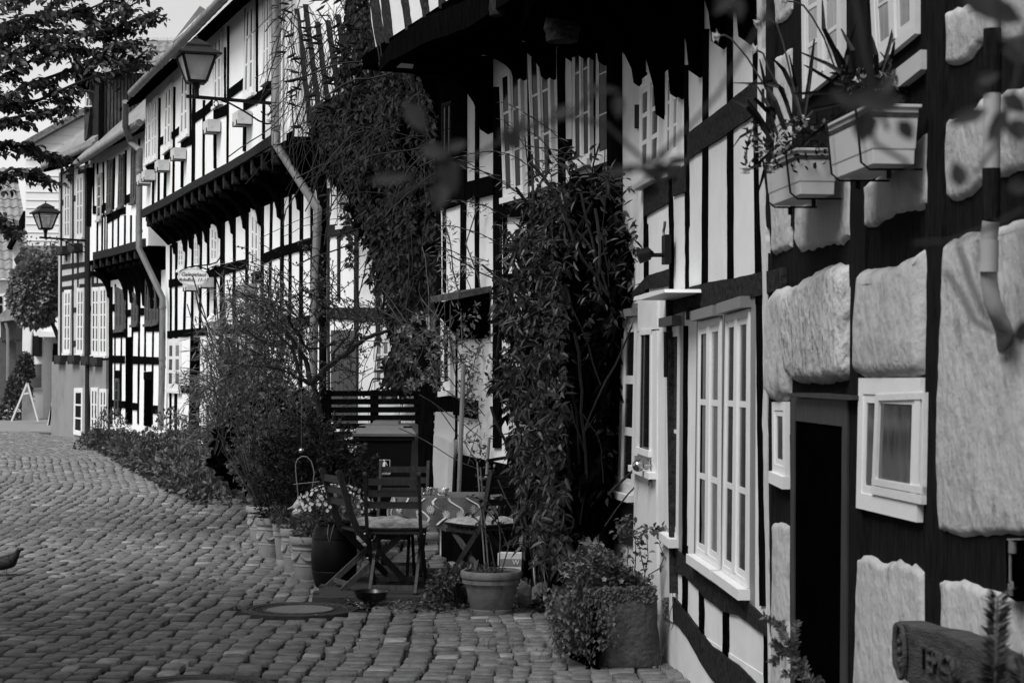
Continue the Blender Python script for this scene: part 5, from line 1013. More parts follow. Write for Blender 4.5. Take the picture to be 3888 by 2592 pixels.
# ------------------------------------------------------------ stone trough, rocks
M_STN = mat('trough_stone', .065, .85, .35, 6, .9, 30, dirt=(4, (1, 1, 1), .5, .52), bdist=.02)
def lumpy(base_pts, h, seed, taper=.93, nz_=9, top_in=0, amp=.012):
    mb = MB(); n = len(base_pts); c = sum((V(p) for p in base_pts), V())/n; D = []
    for i in range(n):
        a, b = V(base_pts[i]), V(base_pts[(i+1) % n])
        for j in range(8): D.append(a.lerp(b, j/8))
    for _ in range(7): D = [(D[i-1]+D[i]*2+D[(i+1) % len(D)])/4 for i in range(len(D))]
    N = len(D); vs = []
    for k in range(nz_+1):
        f = k/nz_; s = 1-(1-taper)*f-(.05 if f == 1 else 0)-(.02 if f == 0 else 0)
        for p in D:
            q = c+(p-c)*s; z = h*f; o = noise.noise(V((q.x*6, q.y*6, z*6+seed)))*amp+noise.noise(V((q.x*20, q.y*20, z*20+seed)))*amp*.3
            q = q+(q-c).normalized()*o; vs.append((q.x, q.y, z+o*.5))
    top = [(c.x+(V(v).x-c.x)*.8, c.y+(V(v).y-c.y)*.8, v[2]) for v in vs[-N:]]
    vs += top+[(x, y, z-.05) for x, y, z in top]
    mb.add(vs, [(k*N+i, k*N+(i+1) % N, (k+1)*N+(i+1) % N, (k+1)*N+i) for k in range(nz_+2) for i in range(N)]+[tuple(range((nz_+2)*N, (nz_+3)*N))]); return mb
TR = thing('stone_trough', 'rough stone trough planted with ivy, pansies and a small rose, standing by the white wall', 'planter', (0, 0, 0))
lumpy([(.50, 10.10, 0), (.87, 10.20, 0), (.76, 10.75, 0), (.36, 10.62, 0)], .385, 3, .90).build('trough_body', M_STN, TR, True)
mb = MB(); mb.prism([V((.46, 10.2, .36)), V((.80, 10.3, .36)), V((.70, 10.7, .36)), V((.36, 10.56, .36))], V((0, 0, -.04))); mb.build('soil', M_SOIL, TR)
M_ROCK = mat('rock_grey', .13, .9, .4, 8, 1, 30, dirt=(5, (1, 1, 1), .4, .52), bdist=.02)
def rock(px, py, D, w_, h_, label, seed, d_=None):
    p = at(px, py, D); d_ = d_ or w_; mb = MB(); n, m_ = 14, 9; vs = []
    for k in range(m_+1):
        ph = math.pi*k/m_
        for i in range(n):
            a = 2*math.pi*i/n; v = V((math.sin(ph)*math.cos(a), math.sin(ph)*math.sin(a), -math.cos(ph))); v = V([math.copysign(abs(c)**.7, c) for c in v])
            f = 1+.22*noise.noise(v*1.4+V((seed, 0, 0)))+.08*noise.noise(v*4+V((seed, 5, 0)))
            vs.append((v.x*w_/2*f, v.y*d_/2*f, max(0, (v.z*.5+.5))*h_*f))
    mb.add(vs, [(k*n+i, k*n+(i+1) % n, (k+1)*n+(i+1) % n, (k+1)*n+i) for k in range(m_) for i in range(n)])
    o = mb.build('rock', M_ROCK, None, True); o.location = (p.x, p.y, gnd(p.y)-.01); tag(o, label, 'rock'); return o
rock(2075, 2270, 12.9, .22, .17, 'squarish pale boulder between the big pot and the trough', 1.3); rock(1990, 2290, 12.7, .10, .19, 'upright flat stone just right of the big pot', 4.1, .06); rock(2125, 2290, 12.5, .12, .09, 'small stone in front of the pale boulder', 7.7); rock(1955, 2310, 12.5, .07, .05, 'smallest stone at the foot of the big pot', 9.2)
for i, (x, y, D, w_, lab) in enumerate([(355, 1682, 45.5, .45, 'flat edging stone below the far downpipe'), (395, 1682, 44.5, .32, 'square edging stone, second from the far downpipe'), (430, 1692, 42, .42, 'pale rounded edging stone, third in the bed border'), (465, 1696, 40.5, .34, 'pale edging stone beside the leafy bed, fourth in the border'), (490, 1708, 38.5, .36, 'dark edging stone, nearest of the bed border')]):
    rock(x, y, D, w_, .2, lab, i*2.3, .3)
rock(705, 1790, 27, .24, .26, 'grey clay pot-like stone block among the bed plants', 3.3, .24)

# ------------------------------------------------------------ manhole covers
M_CAST = mat('cast_iron', .05, .55, .4, 20, .5, 60, metal=.2); M_CCRT = mat('cover_concrete', .17, .85, .25, 30, .4, 80)
for (cx_, cy_, r_), lab in zip(MANH, ('round iron manhole cover with a concrete centre, in front of the folding chairs', 'round iron manhole cover at the bottom edge, nearest the viewer')):
    t = thing('manhole_cover', lab, 'manhole cover', (cx_, cy_, .0), group='manhole covers in the cobbles')
    mb = MB(); mb.lathe([(r_*1.02, -.03), (r_*1.02, .012), (r_*.93, .014), (r_*.925, .006), (r_*.90, .006), (r_*.895, .013), (r_*.83, .013), (r_*.82, .004), (r_*.64, .004), (r_*.63, .013), (r_*.60, .013), (r_*.595, -.02)], n=64)
    for i in range(40):
        a = 2*math.pi*i/40
        for rr_ in (.67, .73, .79): c, s = math.cos(a+(rr_*3)), math.sin(a+(rr_*3)); mb.sphere((c*rr_*r_, s*rr_*r_, .004), .010, 5, 3, sc_=(1, 1, .8))
    mb.build('ring', M_CAST, t)
    mb = MB(); mb.lathe([(r_*.595, -.02), (r_*.59, .010), (.001, .013)], n=48); mb.build('centre', M_CCRT, t)

# ------------------------------------------------------------ pigeon
PG = thing('pigeon', 'dark pigeon walking at the left edge of the cobbles', 'pigeon', tuple(on_ground(22, 2190))+(), math.radians(-12))
bm = bmesh.new(); sk = [((-.20, 0, .075), .008), ((-.15, 0, .085), .022), ((-.08, 0, .10), .045), ((.0, 0, .115), .062), ((.055, 0, .135), .052), ((.085, 0, .17), .030), ((.10, 0, .20), .022), ((.115, 0, .225), .023), ((.135, 0, .228), .015), ((.155, 0, .220), .005)]
me = bpy.data.meshes.new('body'); me.from_pydata([p for p, r in sk], [(i, i+1) for i in range(len(sk)-1)], [])
bo_ = bpy.data.objects.new('body', me); C.objects.link(bo_); mo = bo_.modifiers.new('s', 'SKIN'); me.skin_vertices[0].data[3].use_root = True
for i, (p, r) in enumerate(sk): me.skin_vertices[0].data[i].radius = (r*.85, r)
bo_.modifiers.new('sub', 'SUBSURF').levels = 2; bpy.context.view_layer.update(); dg = bpy.context.evaluated_depsgraph_get()
me2 = bpy.data.meshes.new_from_object(bo_.evaluated_get(dg)); bpy.data.objects.remove(bo_); me2.materials.clear(); me2.materials.append(mat('pigeon_feather', .012, .6, .5, 30, .3, 60)); me2.polygons.foreach_set('use_smooth', [True]*len(me2.polygons))
o = bpy.data.objects.new('body', me2); C.objects.link(o); o.parent = PG
for s in (-1, 1):
    mb = MB(); mb.tube([(.0, s*.02, .065), (-.008, s*.022, .03), (.0, s*.022, .004)], .0035, 6)
    for a in (-.5, 0, .5): mb.tube([(0, s*.022, .004), (.028*math.cos(a), s*.022+.028*math.sin(a), .003)], .0025, 5)
    mb.build('leg', M_PAINTG, PG)
    mb = MB(); mb.sphere((-.03, s*.048, .115), .05, 10, 7, sc_=(1.9, .35, .75)); mb.build('wing', mat('pigeon_wing', .025, .6, .5, 30, .3, 60), PG, True)
mb = MB(); mb.sphere((.128, .014, .232), .004, 6, 5); mb.sphere((.128, -.014, .232), .004, 6, 5); mb.sphere((.145, 0, .226), .006, 6, 5); mb.build('eye', M_WHITE, PG)

# ------------------------------------------------------------ duck ornament, hoop, glass ball, cane rods
Zh = zone(900, 1750, 2.852)
DU = thing('duck_ornament', 'pale duck ornament with a long beak, beside the white daisies', 'ornament', tuple(at(*Zh(660, 560), 14.9)), math.radians(180))
mb = MB(); mb.sphere((.0, 0, .06), .036, 14, 10, sc_=(1.05, .85, 1)); mb.sphere((-.0, 0, .0), .04, 12, 8, sc_=(1.2, .8, .9)); mb.tube([(0, 0, .0), (.0, 0, .05)], [.022, .024], 10); mb.build('body', mat('duck_paint', .42, .7, .15, 20), DU, True)
mb = MB(); mb.tube([(.028, 0, .055), (.05, 0, .042), (.085, 0, .03)], [.016, .012, .005], 8); mb.build('beak', mat('duck_beak', .25, .6, .1), DU, True); mb = MB(); mb.sphere((.02, .028, .07), .006, 6, 5); mb.sphere((.02, -.028, .07), .006, 6, 5); mb.build('eye', M_IRON, DU)
mb = MB(); P = [at(*Z10(x, y), 14.8) for x, y in ((388, 400), (380, 320), (372, 240), (370, 190), (382, 155), (410, 136), (440, 138), (468, 165), (482, 210), (488, 240), (478, 330))]; mb.tube(P, .0045, 6); mb.tube([at(*Z10(355, 313), 14.75), at(*Z10(520, 295), 14.75)], .003, 6); tag(mb.build('wire_hoop', M_PAINTG, None), 'arched wire plant hoop above the duck', 'plant hoop')
mb = MB(); gp_ = at(*Z10(406, 100), 15.0); mb.sphere(gp_, .022, 16, 12); gb = mb.build('glass_ball', mat('mirror_ball', .6, .08, .1, 5, 0, metal=1), None, True); tag(gb, 'small shiny glass ball hanging over the wire hoop', 'ornament')
mb = MB(); mb.tube([gp_+V((0, 0, .02)), gp_+V((0, 0, .5))], .0012, 4); mb.build('thread', M_PAINTG, gb)
for i, (x0, y0, x1, y1, D, r_, lab) in enumerate([(1760, 1380, 1738, 2010, 14.9, .019, 'thick bamboo pole standing right of the white wall corner'), (1812, 1752, 1842, 2165, 12.42, .0055, 'left one of two thin canes in the big pot'), (1824, 1773, 1855, 2165, 12.45, .0055, 'right one of two thin canes in the big pot'), (1858, 1660, 1848, 1800, 14.6, .012, 'short pale cane behind the shrub leaves')]):
    mb = MB(); a, b = at(x0, y0, D), at(x1, y1, D); mb.tube([a, a.lerp(b, .33), a.lerp(b, .66), b], r_, 8)
    if i == 0:
        for f in (.2, .45, .7): mb.tube([a.lerp(b, f-.004), a.lerp(b, f+.004)], r_*1.12, 8)
    tag(mb.build('cane', mat('bamboo', .16, .6, .3, 12, .2, 30, stretch=(1, 1, .3)), None, True), lab, 'cane')
# plaster pier at the foot of the far corner of house 4
R2 = zone(1350, 1550, 2.851); mb = MB()
for pts, D, th in (([(862, 40), (1078, 40), (1078, 300), (1040, 385), (850, 280)], 16.0, .3), ([(845, 282), (1040, 388), (1000, 950), (855, 950), (835, 600)], 15.75, .4), ([(1012, 392), (1068, 340), (1040, 950), (985, 950)], 15.7, .2)):
    mb.prism([at(*R2(*p), D) for p in pts], V((.02, th, 0)))
mb.build('plaster_pier', M_PLASTER_MID, H4)
mb = MB(); mb.prism([at(*Z6(*p), 16.1) for p in ((1290, 1240), (1442, 1235), (1442, 1335), (1300, 1332))], V((0, .4, 0))); mb.prism([at(*Z6(*p), 16.0) for p in ((1445, 800), (1475, 800), (1470, 1568), (1440, 1568))], V((0, .4, 0))); mb.prism([at(*Z6(*p), 16.3) for p in ((1200, 700), (1300, 700), (1296, 2000), (1196, 2000))], V((.0, .1, 0))); mb.build('corner_beam', M_TIMBER, H4)
# bicycle half hidden behind the climber
BC = thing('bicycle', 'bicycle half hidden behind the dark climber, only rims and spokes showing', 'bicycle', (.12, 13.15, 0), math.radians(100))
def wheel(cx_, nm):
    mb = MB(); mb.tube([(cx_+.31*math.cos(a), 0, .33+.31*math.sin(a)) for a in [i*math.pi/18 for i in range(37)]], .017, 8, cap=False); w_ = mb.build('wheel', M_IRON, BC, True)
    mb = MB(); mb.tube([(cx_+.29*math.cos(a), 0, .33+.29*math.sin(a)) for a in [i*math.pi/18 for i in range(37)]], .010, 6, cap=False); mb.build('rim', M_BRASS, w_, True)
    mb = MB()
    for i in range(20): a = i*math.pi/10; mb.tube([(cx_+.02*math.cos(a), .01*(-1)**i, .33+.02*math.sin(a)), (cx_+.29*math.cos(a+.1), 0, .33+.29*math.sin(a+.1))], .0014, 4)
    mb.build('spoke', M_BRASS, w_)
wheel(-.5, 'a'); wheel(.5, 'b')
mb = MB()
for a, b in (((-.5, 0, .33), (-.15, 0, .33)), ((-.5, 0, .33), (-.25, 0, .85)), ((-.15, 0, .33), (-.28, 0, .95)), ((-.15, 0, .33), (.33, 0, .75)), ((-.25, 0, .85), (.31, 0, .85)), ((.5, 0, .33), (.30, 0, .98))): mb.tube([a, b], .014, 8)
mb.build('frame', M_IRON, BC); mb = MB(); mb.sphere((-.29, 0, .98), .07, 10, 6, sc_=(1.7, .9, .5)); mb.build('saddle', M_IRON, BC, True); mb = MB(); mb.tube([(.22, .27, 1.0), (.3, .1, 1.02), (.3, -.1, 1.02), (.22, -.27, 1.0)], .012, 8); mb.build('handlebar', M_BRASS, BC, True)
CR = thing('box', 'white box with dark bands and a W standing behind the big pot', 'box', tuple(V((at(1936, 2110, 13.4).x, 13.4, .06))), math.radians(-8)); mb = MB(); mb.box((-.09, 0, 0), (.09, .12, .26)); mb.build('carton', M_PLASTER_MID, CR)
mb = MB(); mb.box((-.075, -.004, .17), (.088, 0, .22)); mb.box((.02, -.004, .10), (.06, 0, .125)); mb.build('printed_band', M_PAINTG, CR); text3d('lettering', 'W', M_WHITE, CR, V((.045, -.007, .195)), (1, 0, 0), (0, 0, 1), .05, .001)

# ------------------------------------------------------------ sandwich board signs by number 20
def tilt_board(label, pts, D):
    t = thing('sandwich_board', label, 'sandwich board'); mb = MB()
    for (a, b) in pts: mb.bar(at(*ZD(*a), D), at(*ZD(*b), D), .05, .04, up=V((0, 1, 0)))
    mb.build('frame', M_PLASTER_MID, t); return t
sb_ = tilt_board('pale A-shaped sandwich board on the pavement below the number 20', [((202, 1085), (85, 1370)), ((205, 1085), (284, 1372)), ((175, 1165), (215, 1160))], 53.5)
mb = MB(); mb.prism([at(*ZD(*p), 53.7) for p in ((200, 1100), (218, 1165), (270, 1360), (160, 1362), (165, 1190))], V((0, .03, 0))); mb.build('board', mat('board_grey', .2, .7, .4, 1.5), sb_)
tilt_board('narrow leaning sandwich board seen from the side beside the grey house', [((396, 1195), (358, 1400)), ((398, 1195), (366, 1402)), ((385, 1255), (368, 1400))], 50.5)
ms = rock(283, 1655, 46.8, .3, .12, 'dark flat boot scraper stone by the glazed base door', 5.5, .4); ms.data.materials[0] = M_IRON
# ============================================================ PLANTS
for nm in ('leaf_dark', 'leaf_mid', 'leaf_light', 'leaf_pale', 'leaf_tree', 'leaf_glossy', 'petal', 'needle', 'leaf_shade'): TINTED.add(nm)
TINTED.add('leaf_near')
L_DARK = leafmat('leaf_dark', .010, .6, .15, .2); L_GLOSS = leafmat('leaf_glossy', .015, .45, .1, .3); L_SHADE = leafmat('leaf_shade', .002, .9, .05, .0); L_MID = leafmat('leaf_mid', .055, .5, .25); L_LIGHT = leafmat('leaf_light', .09, .5, .3); L_PALE = leafmat('leaf_pale', .16, .5, .3)  # the deepest leaf tone paints the black shade inside the plants
L_TREE = leafmat('leaf_tree', .05, .5, .3, .3); L_NEED = leafmat('needle', .018, .6, .1, .2); M_PETAL = leafmat('petal', .62, .6, .3, .2)
M_BARK = mat('bark', .02, .9, .5, 12, .8, 40, stretch=(1, 1, .3)); M_BARKL = mat('bark_light', .07, .9, .5, 12, .6, 40, stretch=(1, 1, .3)); M_BARK2 = mat('bark_shoot', .02, .9, .5, 12, .6, 40); M_STEM = mat('stem', .05, .7, .4, 12, .2, 40)
pr = random.Random(21)
def rv(r=1.0):
    while 1:
        v = V((pr.uniform(-1, 1), pr.uniform(-1, 1), pr.uniform(-1, 1)))
        if v.length <= 1: return v*r
def leaf(mb, p, d, nrm, L_, W, fold=.2, hi=False, t=None, curl=0):
    d = d.normalized(); s = d.cross(nrm)
    if s.length < 1e-3: s = d.cross(V((1, 0, 0)))
    s.normalize(); n = s.cross(d).normalized(); t = t if t is not None else pr.choice((.35, .6, .8, 1., 1.3, 1.7, 2.3))
    if hi:
        q = [p, p+d*L_*.3+s*W*.42+n*fold*W, p+d*L_*.65+s*W*.36+n*(fold*W-curl*L_*.3), p+d*L_-n*curl*L_, p+d*L_*.65-s*W*.36+n*(fold*W-curl*L_*.3), p+d*L_*.3-s*W*.42+n*fold*W, p+d*L_*.3, p+d*L_*.65-n*curl*L_*.3]
        mb.add(q, [(0, 1, 6), (1, 2, 7, 6), (2, 3, 7), (0, 6, 5), (6, 7, 4, 5), (7, 3, 4)], t)
    else:
        q = [p, p+d*L_*.45+s*W*.5+n*fold*W, p+d*L_, p+d*L_*.45-s*W*.5+n*fold*W]
        mb.add(q, [(0, 1, 2), (0, 2, 3)], t)
def inpoly(x, y, P):
    c = False; j = len(P)-1
    for i in range(len(P)):
        if (P[i][1] > y) != (P[j][1] > y) and x < (P[j][0]-P[i][0])*(y-P[i][1])/(P[j][1]-P[i][1])+P[i][0]: c = not c
        j = i
    return c
def sample(P):
    xs = [p[0] for p in P]; ys = [p[1] for p in P]
    while 1:
        x, y = pr.uniform(min(xs), max(xs)), pr.uniform(min(ys), max(ys))
        if inpoly(x, y, P): return x, y
DS = 3888/2352
def disp(*P): return [(x*DS, y*DS) for x, y in P]
def twig(p, d, L_, seg=6, wob=.25, grav=0.0):
    pts = [V(p)]; d = d.normalized()
    for i in range(seg): d = (d+rv(wob)+V((0, 0, -grav))).normalized(); pts.append(pts[-1]+d*L_/seg)
    return pts

# --- vine on house 3b: hanging mass of leaves and a tangle of bare shoots
VA = thing('climbing_vine', 'dark hanging vine covering the upper wall between the long white house and the tall house', 'vine')
mb = MB(); mt = MB()
dense = disp((800, -20), (850, -20), (900, 80), (935, 135), (985, 225), (1010, 330), (1035, 470), (1025, 640), (985, 740), (955, 840), (925, 900), (890, 860), (905, 760), (880, 640), (850, 560), (800, 430), (740, 380), (720, 290), (770, 235), (790, 120))
for i in range(13000):
    x, y = sample(dense); o = pr.uniform(.05, .85); 
    if noise.noise(V((x*.012, y*.009, 4))) < -.28: continue
    p = U3b.pt(x, y, o-.4 if x < 1560 else o-.55); d = V((pr.uniform(-.8, .8), pr.uniform(-.9, .2), -pr.uniform(.2, 1.3))); leaf(mb, p, d, rv()+V((-.6, -.6, .3)), pr.uniform(.06, .12), pr.uniform(.035, .06), hi=True)
side = disp((735, 380), (900, 360), (940, 560), (930, 900), (880, 930), (850, 860), (870, 700), (800, 600), (760, 480))
for i in range(2300):
    x, y = sample(side)
    if noise.noise(V((x*.02, y*.014, 9))) < .0+.25*(1-(x-1215)/330): continue
    p = F3b.pt(x, y, pr.uniform(.05, .5)); d = V((pr.uniform(-.8, .8), pr.uniform(-.9, .2), -pr.uniform(.0, 1.0))); leaf(mb, p, d, rv()+V((-.6, -.6, .3)), pr.uniform(.08, .14), pr.uniform(.035, .06), hi=True)
mb.build('foliage', L_DARK, VA)
tang = disp((640, -10), (860, -20), (870, 220), (760, 330), (700, 330), (655, 200))
for i in range(210):
    x, y = sample(tang); p = U3b.pt(x, y, pr.uniform(.05, .3)) if x > 1150 else at(x, y, 23.2)
    mt.tube(twig(p, V((pr.uniform(-.5, .5), pr.uniform(-.2, .2), -pr.uniform(.1, 1))), pr.uniform(.3, 1.4), 7, .35, .12), .004 if pr.random() < .8 else .008, 4, cap=False)
for P_, F_, k in ((dense, U3b, 50), (side, F3b, 45), (disp((700, 300), (980, 260), (1010, 460), (760, 420)), U3b, 40)):
    for i in range(k):
        x, y = sample(P_); mt.tube(twig(F_.pt(x, y, pr.uniform(.1, .55)), V((pr.uniform(-.9, .6), pr.uniform(-.6, .2), -pr.uniform(-.3, 1))), pr.uniform(.3, 1.2), 7, .3, .1), .004 if pr.random() < .8 else .009, 4, cap=False)
mt.build('stem', M_BARK2, VA)
md = MB()
for i in range(5200):
    x, y = sample(dense)
    if y > 900: 
        if pr.random() < .4: continue
    leaf(md, U3b.pt(x, y, pr.uniform(-.35, .1)) if y < 850 else F3b.pt(x, y, pr.uniform(.1, .35)), V((pr.uniform(-.8, .8), pr.uniform(-.3, .2), -1)), V((-.9, -.4, .2))+rv(.3), pr.uniform(.14, .24), pr.uniform(.08, .14))
md.build('shade_foliage', L_SHADE, VA)
mb = MB()
for i in range(130):
    x, y = sample(tang); p = U3b.pt(x, y, .35); leaf(mb, p, V((-.8, -.2, pr.uniform(-.6, .6))), rv(), .16, .045, hi=True)
for i in range(26):
    y = pr.uniform(0, 560)*1; p = at(1050+pr.uniform(-8, 25), y, 24.4); leaf(mb, p, V((-.8, -.2, pr.uniform(-.5, .2))), V((0, -.3, 1)), .13, .05, hi=True)
mb.build('foliage', L_DARK, VA)

# --- big glossy climber on house 4b
VB = thing('climbing_shrub', 'big dark glossy-leaved climber on the tall house, left of the white door', 'climber')
mb = MB(); mt = MB()
core = disp((1190, 510), (1250, 440), (1330, 405), (1410, 440), (1450, 560), (1452, 660), (1425, 720), (1405, 800), (1408, 900), (1396, 1050), (1400, 1180), (1370, 1290), (1290, 1300), (1225, 1310), (1190, 1240), (1200, 1140), (1165, 1040), (1180, 960), (1130, 880), (1160, 800), (1140, 700), (1175, 620), (1165, 560))
md = MB()
for i in range(6000):
    x, y = sample(core)
    if x < 1290*DS and noise.noise(V((x*.02, y*.016, 2))) < .05: continue
    leaf(md, F4b.pt(x, y, pr.uniform(.04, .3)), V((pr.uniform(-.8, .8), pr.uniform(-.3, .2), -1)), V((-.9, -.4, .2))+rv(.3), pr.uniform(.10, .17), pr.uniform(.06, .1))
md.build('shade_foliage', L_SHADE, VB)  # near-black leaf layer standing in for shade within the climber
for i in range(8200):
    x, y = sample(core)
    if noise.noise(V((x*.02, y*.016, 2))) < -.30+(.12 if x < 1240*DS else -.05): continue
    if x > 1330*DS and y > 820*DS and noise.noise(V((x*.012, y*.012, 6))) < .12: continue
    o = pr.random()**.6*.95+.04; yy = (y/DS-400)/900
    p = F4b.pt(x, y, o*(.55+.5*yy)*(1 if x < 1300*DS else .3)); d = V((pr.uniform(-1, .7), pr.uniform(-1, .3), -pr.uniform(-.2, 1.3))); leaf(mb, p, d, rv(.8)+V((-.5, -.4, .7)), pr.uniform(.04, .13), pr.uniform(.018, .042), .25, hi=o > .5)
edge = disp((1130, 520), (1180, 450), (1240, 370), (1330, 330), (1440, 400), (1470, 560), (1460, 700), (1240, 900), (1140, 900), (1135, 700))
for i in range(2600):
    x, y = sample(edge)
    if noise.noise(V((x*.03, y*.02, 12))) < .05: continue
    p = F4b.pt(x, y, pr.uniform(.1, .6)); d = V((pr.uniform(-1, .7), pr.uniform(-1, .3), -pr.uniform(-.6, 1.0))); leaf(mb, p, d, rv(.8)+V((-.5, -.4, .7)), pr.uniform(.05, .10), pr.uniform(.018, .03), .25, hi=True)
mb.build('foliage', L_GLOSS, VB)
sh = MB()
for i in range(90):       # dark interior: woody stems
    x, y = sample(core)
    if y < 620*DS: continue
    mt.tube(twig(F4b.pt(x, y, pr.uniform(.05, .5)), V((pr.uniform(-.4, .4), -.2, pr.uniform(.3, 1))), pr.uniform(.4, 1.1), 7, .25), pr.uniform(.003, .012), 5, cap=False)
for (x, y) in disp((1200, 430), (1180, 500), (1230, 380), (1290, 400), (1160, 560), (1260, 430), (1320, 350), (1400, 410), (1150, 620), (1220, 470)):
    pts = twig(F4b.pt(x+60, y+90, .35), V((-.7, -.3, .9)), .75, 9, .16, .10); mt.tube(pts, .0035, 4, cap=False)
    l2 = MB()
    for p in pts[2:]:
        for s in (-1, 1): leaf(sh, p, V((s*.8, -.3, -.2))+rv(.5), V((0, -.3, 1)), .075, .018, hi=True)
sh.build('foliage', L_MID, VB); mt.build('stem', M_BARK, VB)

# --- pale leaved shrub and the little climbers on the cane, in front of the porch
VC = thing('leafy_shrub', 'pale-leaved shrub growing up under the porch shelf and around the bamboo pole', 'shrub')
mb = MB(); mt = MB()
for poly_, k, thr in ((disp((905, 740), (960, 720), (1050, 730), (1100, 690), (1200, 720), (1190, 900), (1100, 880), (1040, 900), (940, 900), (900, 830)), 2600, -.05), (disp((1065, 880), (1200, 860), (1215, 1180), (1120, 1170), (1060, 1000)), 1500, -.05)):
    for i in range(k):
        x, y = sample(poly_)
        if noise.noise(V((x*.016, y*.02, 31))) < thr: continue
        p = at(x, y, pr.uniform(14.9, 15.9)); leaf(mb, p, rv()+V((0, -.3, .1)), rv(.8)+V((-.4, -.3, .9)), pr.uniform(.03, .065), pr.uniform(.018, .032), .2, hi=True)
mb.build('foliage', L_LIGHT, VC)
for i in range(60):
    x, y = sample(disp((905, 740), (1200, 720), (1190, 900), (1180, 1150), (1080, 1150), (1060, 920), (920, 890))); mt.tube(twig(at(x, y, 15.4), V((pr.uniform(-.6, .6), 0, pr.uniform(0, 1))), pr.uniform(.3, .8), 6, .25), .004, 4, cap=False)
for P_ in (((1020, 505), (1035, 560), (1040, 620), (1058, 690), (1062, 800)), ((1095, 480), (1070, 560), (1100, 640), (1110, 720)), ((1150, 560), (1120, 600), (1085, 590))): mt.tube([at(x*DS, y*DS, 15.2) for x, y in P_], .006, 5)
mt.build('stem', M_BARKL, VC)
mb = MB()
for (x, y) in disp((1018, 510), (1030, 545), (1012, 600), (1060, 620), (1030, 640), (1080, 610), (1045, 660), (1090, 480), (1060, 700)):
    c = at(x, y, 15.2)
    for k in range(26): leaf(mb, c+rv(.09), rv()+V((0, 0, .3)), rv(), .07, .013, hi=False)
mb.build('foliage', L_PALE, VC)

# --- open branched shrub (bare crooked limbs, few small leaves)
VD = thing('branching_shrub', 'open crooked-limbed small tree in front of the grey shutters and slat fence', 'tree')
mt = MB(); D = 19.0
limbs = [((735, 1060), (737, 960), (728, 905), (716, 880)), ((716, 880), (760, 838), (800, 808), (832, 782), (870, 765), (905, 752)), ((716, 880), (700, 825), (676, 790), (655, 760), (640, 745)), ((716, 880), (690, 872), (650, 850), (610, 840)), ((690, 860), (670, 800), (640, 770), (610, 748)),
         ((832, 782), (826, 765), (812, 780), (790, 800)), ((660, 725), (672, 750), (690, 775), (705, 800), (740, 800), (770, 790)), ((655, 690), (668, 712), (690, 740)), ((735, 960), (752, 1000), (760, 1080)), ((900, 752), (960, 740), (1010, 720)), ((800, 808), (815, 770), (830, 740), (835, 715)), ((760, 838), (772, 800), (800, 770), (810, 745))]
for k, P_ in enumerate(limbs):
    r0 = (.045, .035, .03, .022, .02, .02, .018, .012, .03, .015, .015, .015)[k]; n = len(P_); pts = [at(x*DS, y*DS, D-.05*j*(1 if k % 2 else -1)) for j, (x, y) in enumerate(P_)]
    fine = []
    for j in range(n-1):
        for q in range(4): fine.append(pts[j].lerp(pts[j+1], q/4)+rv(.012))
    fine.append(pts[-1]); mt.tube(fine, [r0*(1-.55*j/len(fine)) for j in range(len(fine))], 6)
mt.build('trunk', M_BARK, VD, True)
mt = MB(); mb = MB()
shoots = [((560, 650), (700, 760)), ((575, 600), (720, 770)), ((620, 615), (740, 760)), ((665, 595), (760, 720)), ((690, 560), (780, 650)), ((545, 565), (600, 640)), ((605, 560), (700, 700)), ((640, 620), (800, 790)), ((520, 660), (640, 760)), ((585, 690), (720, 830)), ((760, 600), (770, 760)), ((800, 590), (830, 740)), ((710, 640), (790, 800)), ((850, 700), (880, 760))]
for i in range(150):
    if i < len(shoots): (x0, y0), (x1, y1) = shoots[i]; a, b = at(x1*DS, y1*DS, D), at(x0*DS, y0*DS, D-.4); pts = [a.lerp(b, j/7)+rv(.03)+V((0, 0, .10*math.sin(math.pi*j/7))) for j in range(8)]
    else:
        x, y = sample(disp((600, 700), (700, 650), (830, 660), (930, 700), (920, 800), (860, 860), (740, 900), (620, 860), (560, 780))); pts = twig(at(x, y, D+pr.uniform(-.7, .7)), V((pr.uniform(-1, .7), pr.uniform(-.4, .4), pr.uniform(-.3, .8))), pr.uniform(.25, .7), 6, .3)
    mt.tube(pts, .0045, 4, cap=False)
    for p in pts[1:]:
        for _ in range(2 if i < len(shoots) else 3): leaf(mb, p+rv(.03), rv()+V((0, 0, .2)), rv(.6)+V((-.3, -.3, .8)), pr.uniform(.025, .05), pr.uniform(.015, .03), hi=False)
mt.build('twig', M_BARK, VD); mb.build('foliage', L_MID, VD)

# --- feathery light shrub (bamboo-like arching leaves)
VE = thing('bamboo_shrub', 'feathery light bamboo-like shrub arching over the bed before the long white house', 'shrub')
mb = MB(); mt = MB(); fe = disp((525, 920), (540, 830), (565, 760), (600, 700), (640, 660), (700, 700), (720, 800), (700, 950), (690, 1060), (560, 1080), (505, 1020))
for i in range(400):
    x, y = sample(fe); c = at(x, y, pr.uniform(20.8, 22.8)); pts = twig(c, V((-.6, -.1, pr.uniform(.2, 1))), pr.uniform(.3, .8), 6, .2, .12); mt.tube(pts, .004, 4, cap=False)
    for p in pts[1:]:
        for _ in range(3): leaf(mb, p, V((pr.uniform(-1, .5), pr.uniform(-.5, .3), pr.uniform(-.9, .3))), V((0, -.4, 1))+rv(.5), pr.uniform(.09, .2), pr.uniform(.012, .02), .2)
for i in range(26):
    a = at(pr.uniform(850, 1100), 1700, 22.0); mt.tube(twig(a, V((pr.uniform(-.5, .2), 0, 1)), pr.uniform(1.2, 2.2), 9, .1), .008, 5)
mt.build('stem', M_STEM, VE); mb.build('foliage', L_LIGHT, VE)
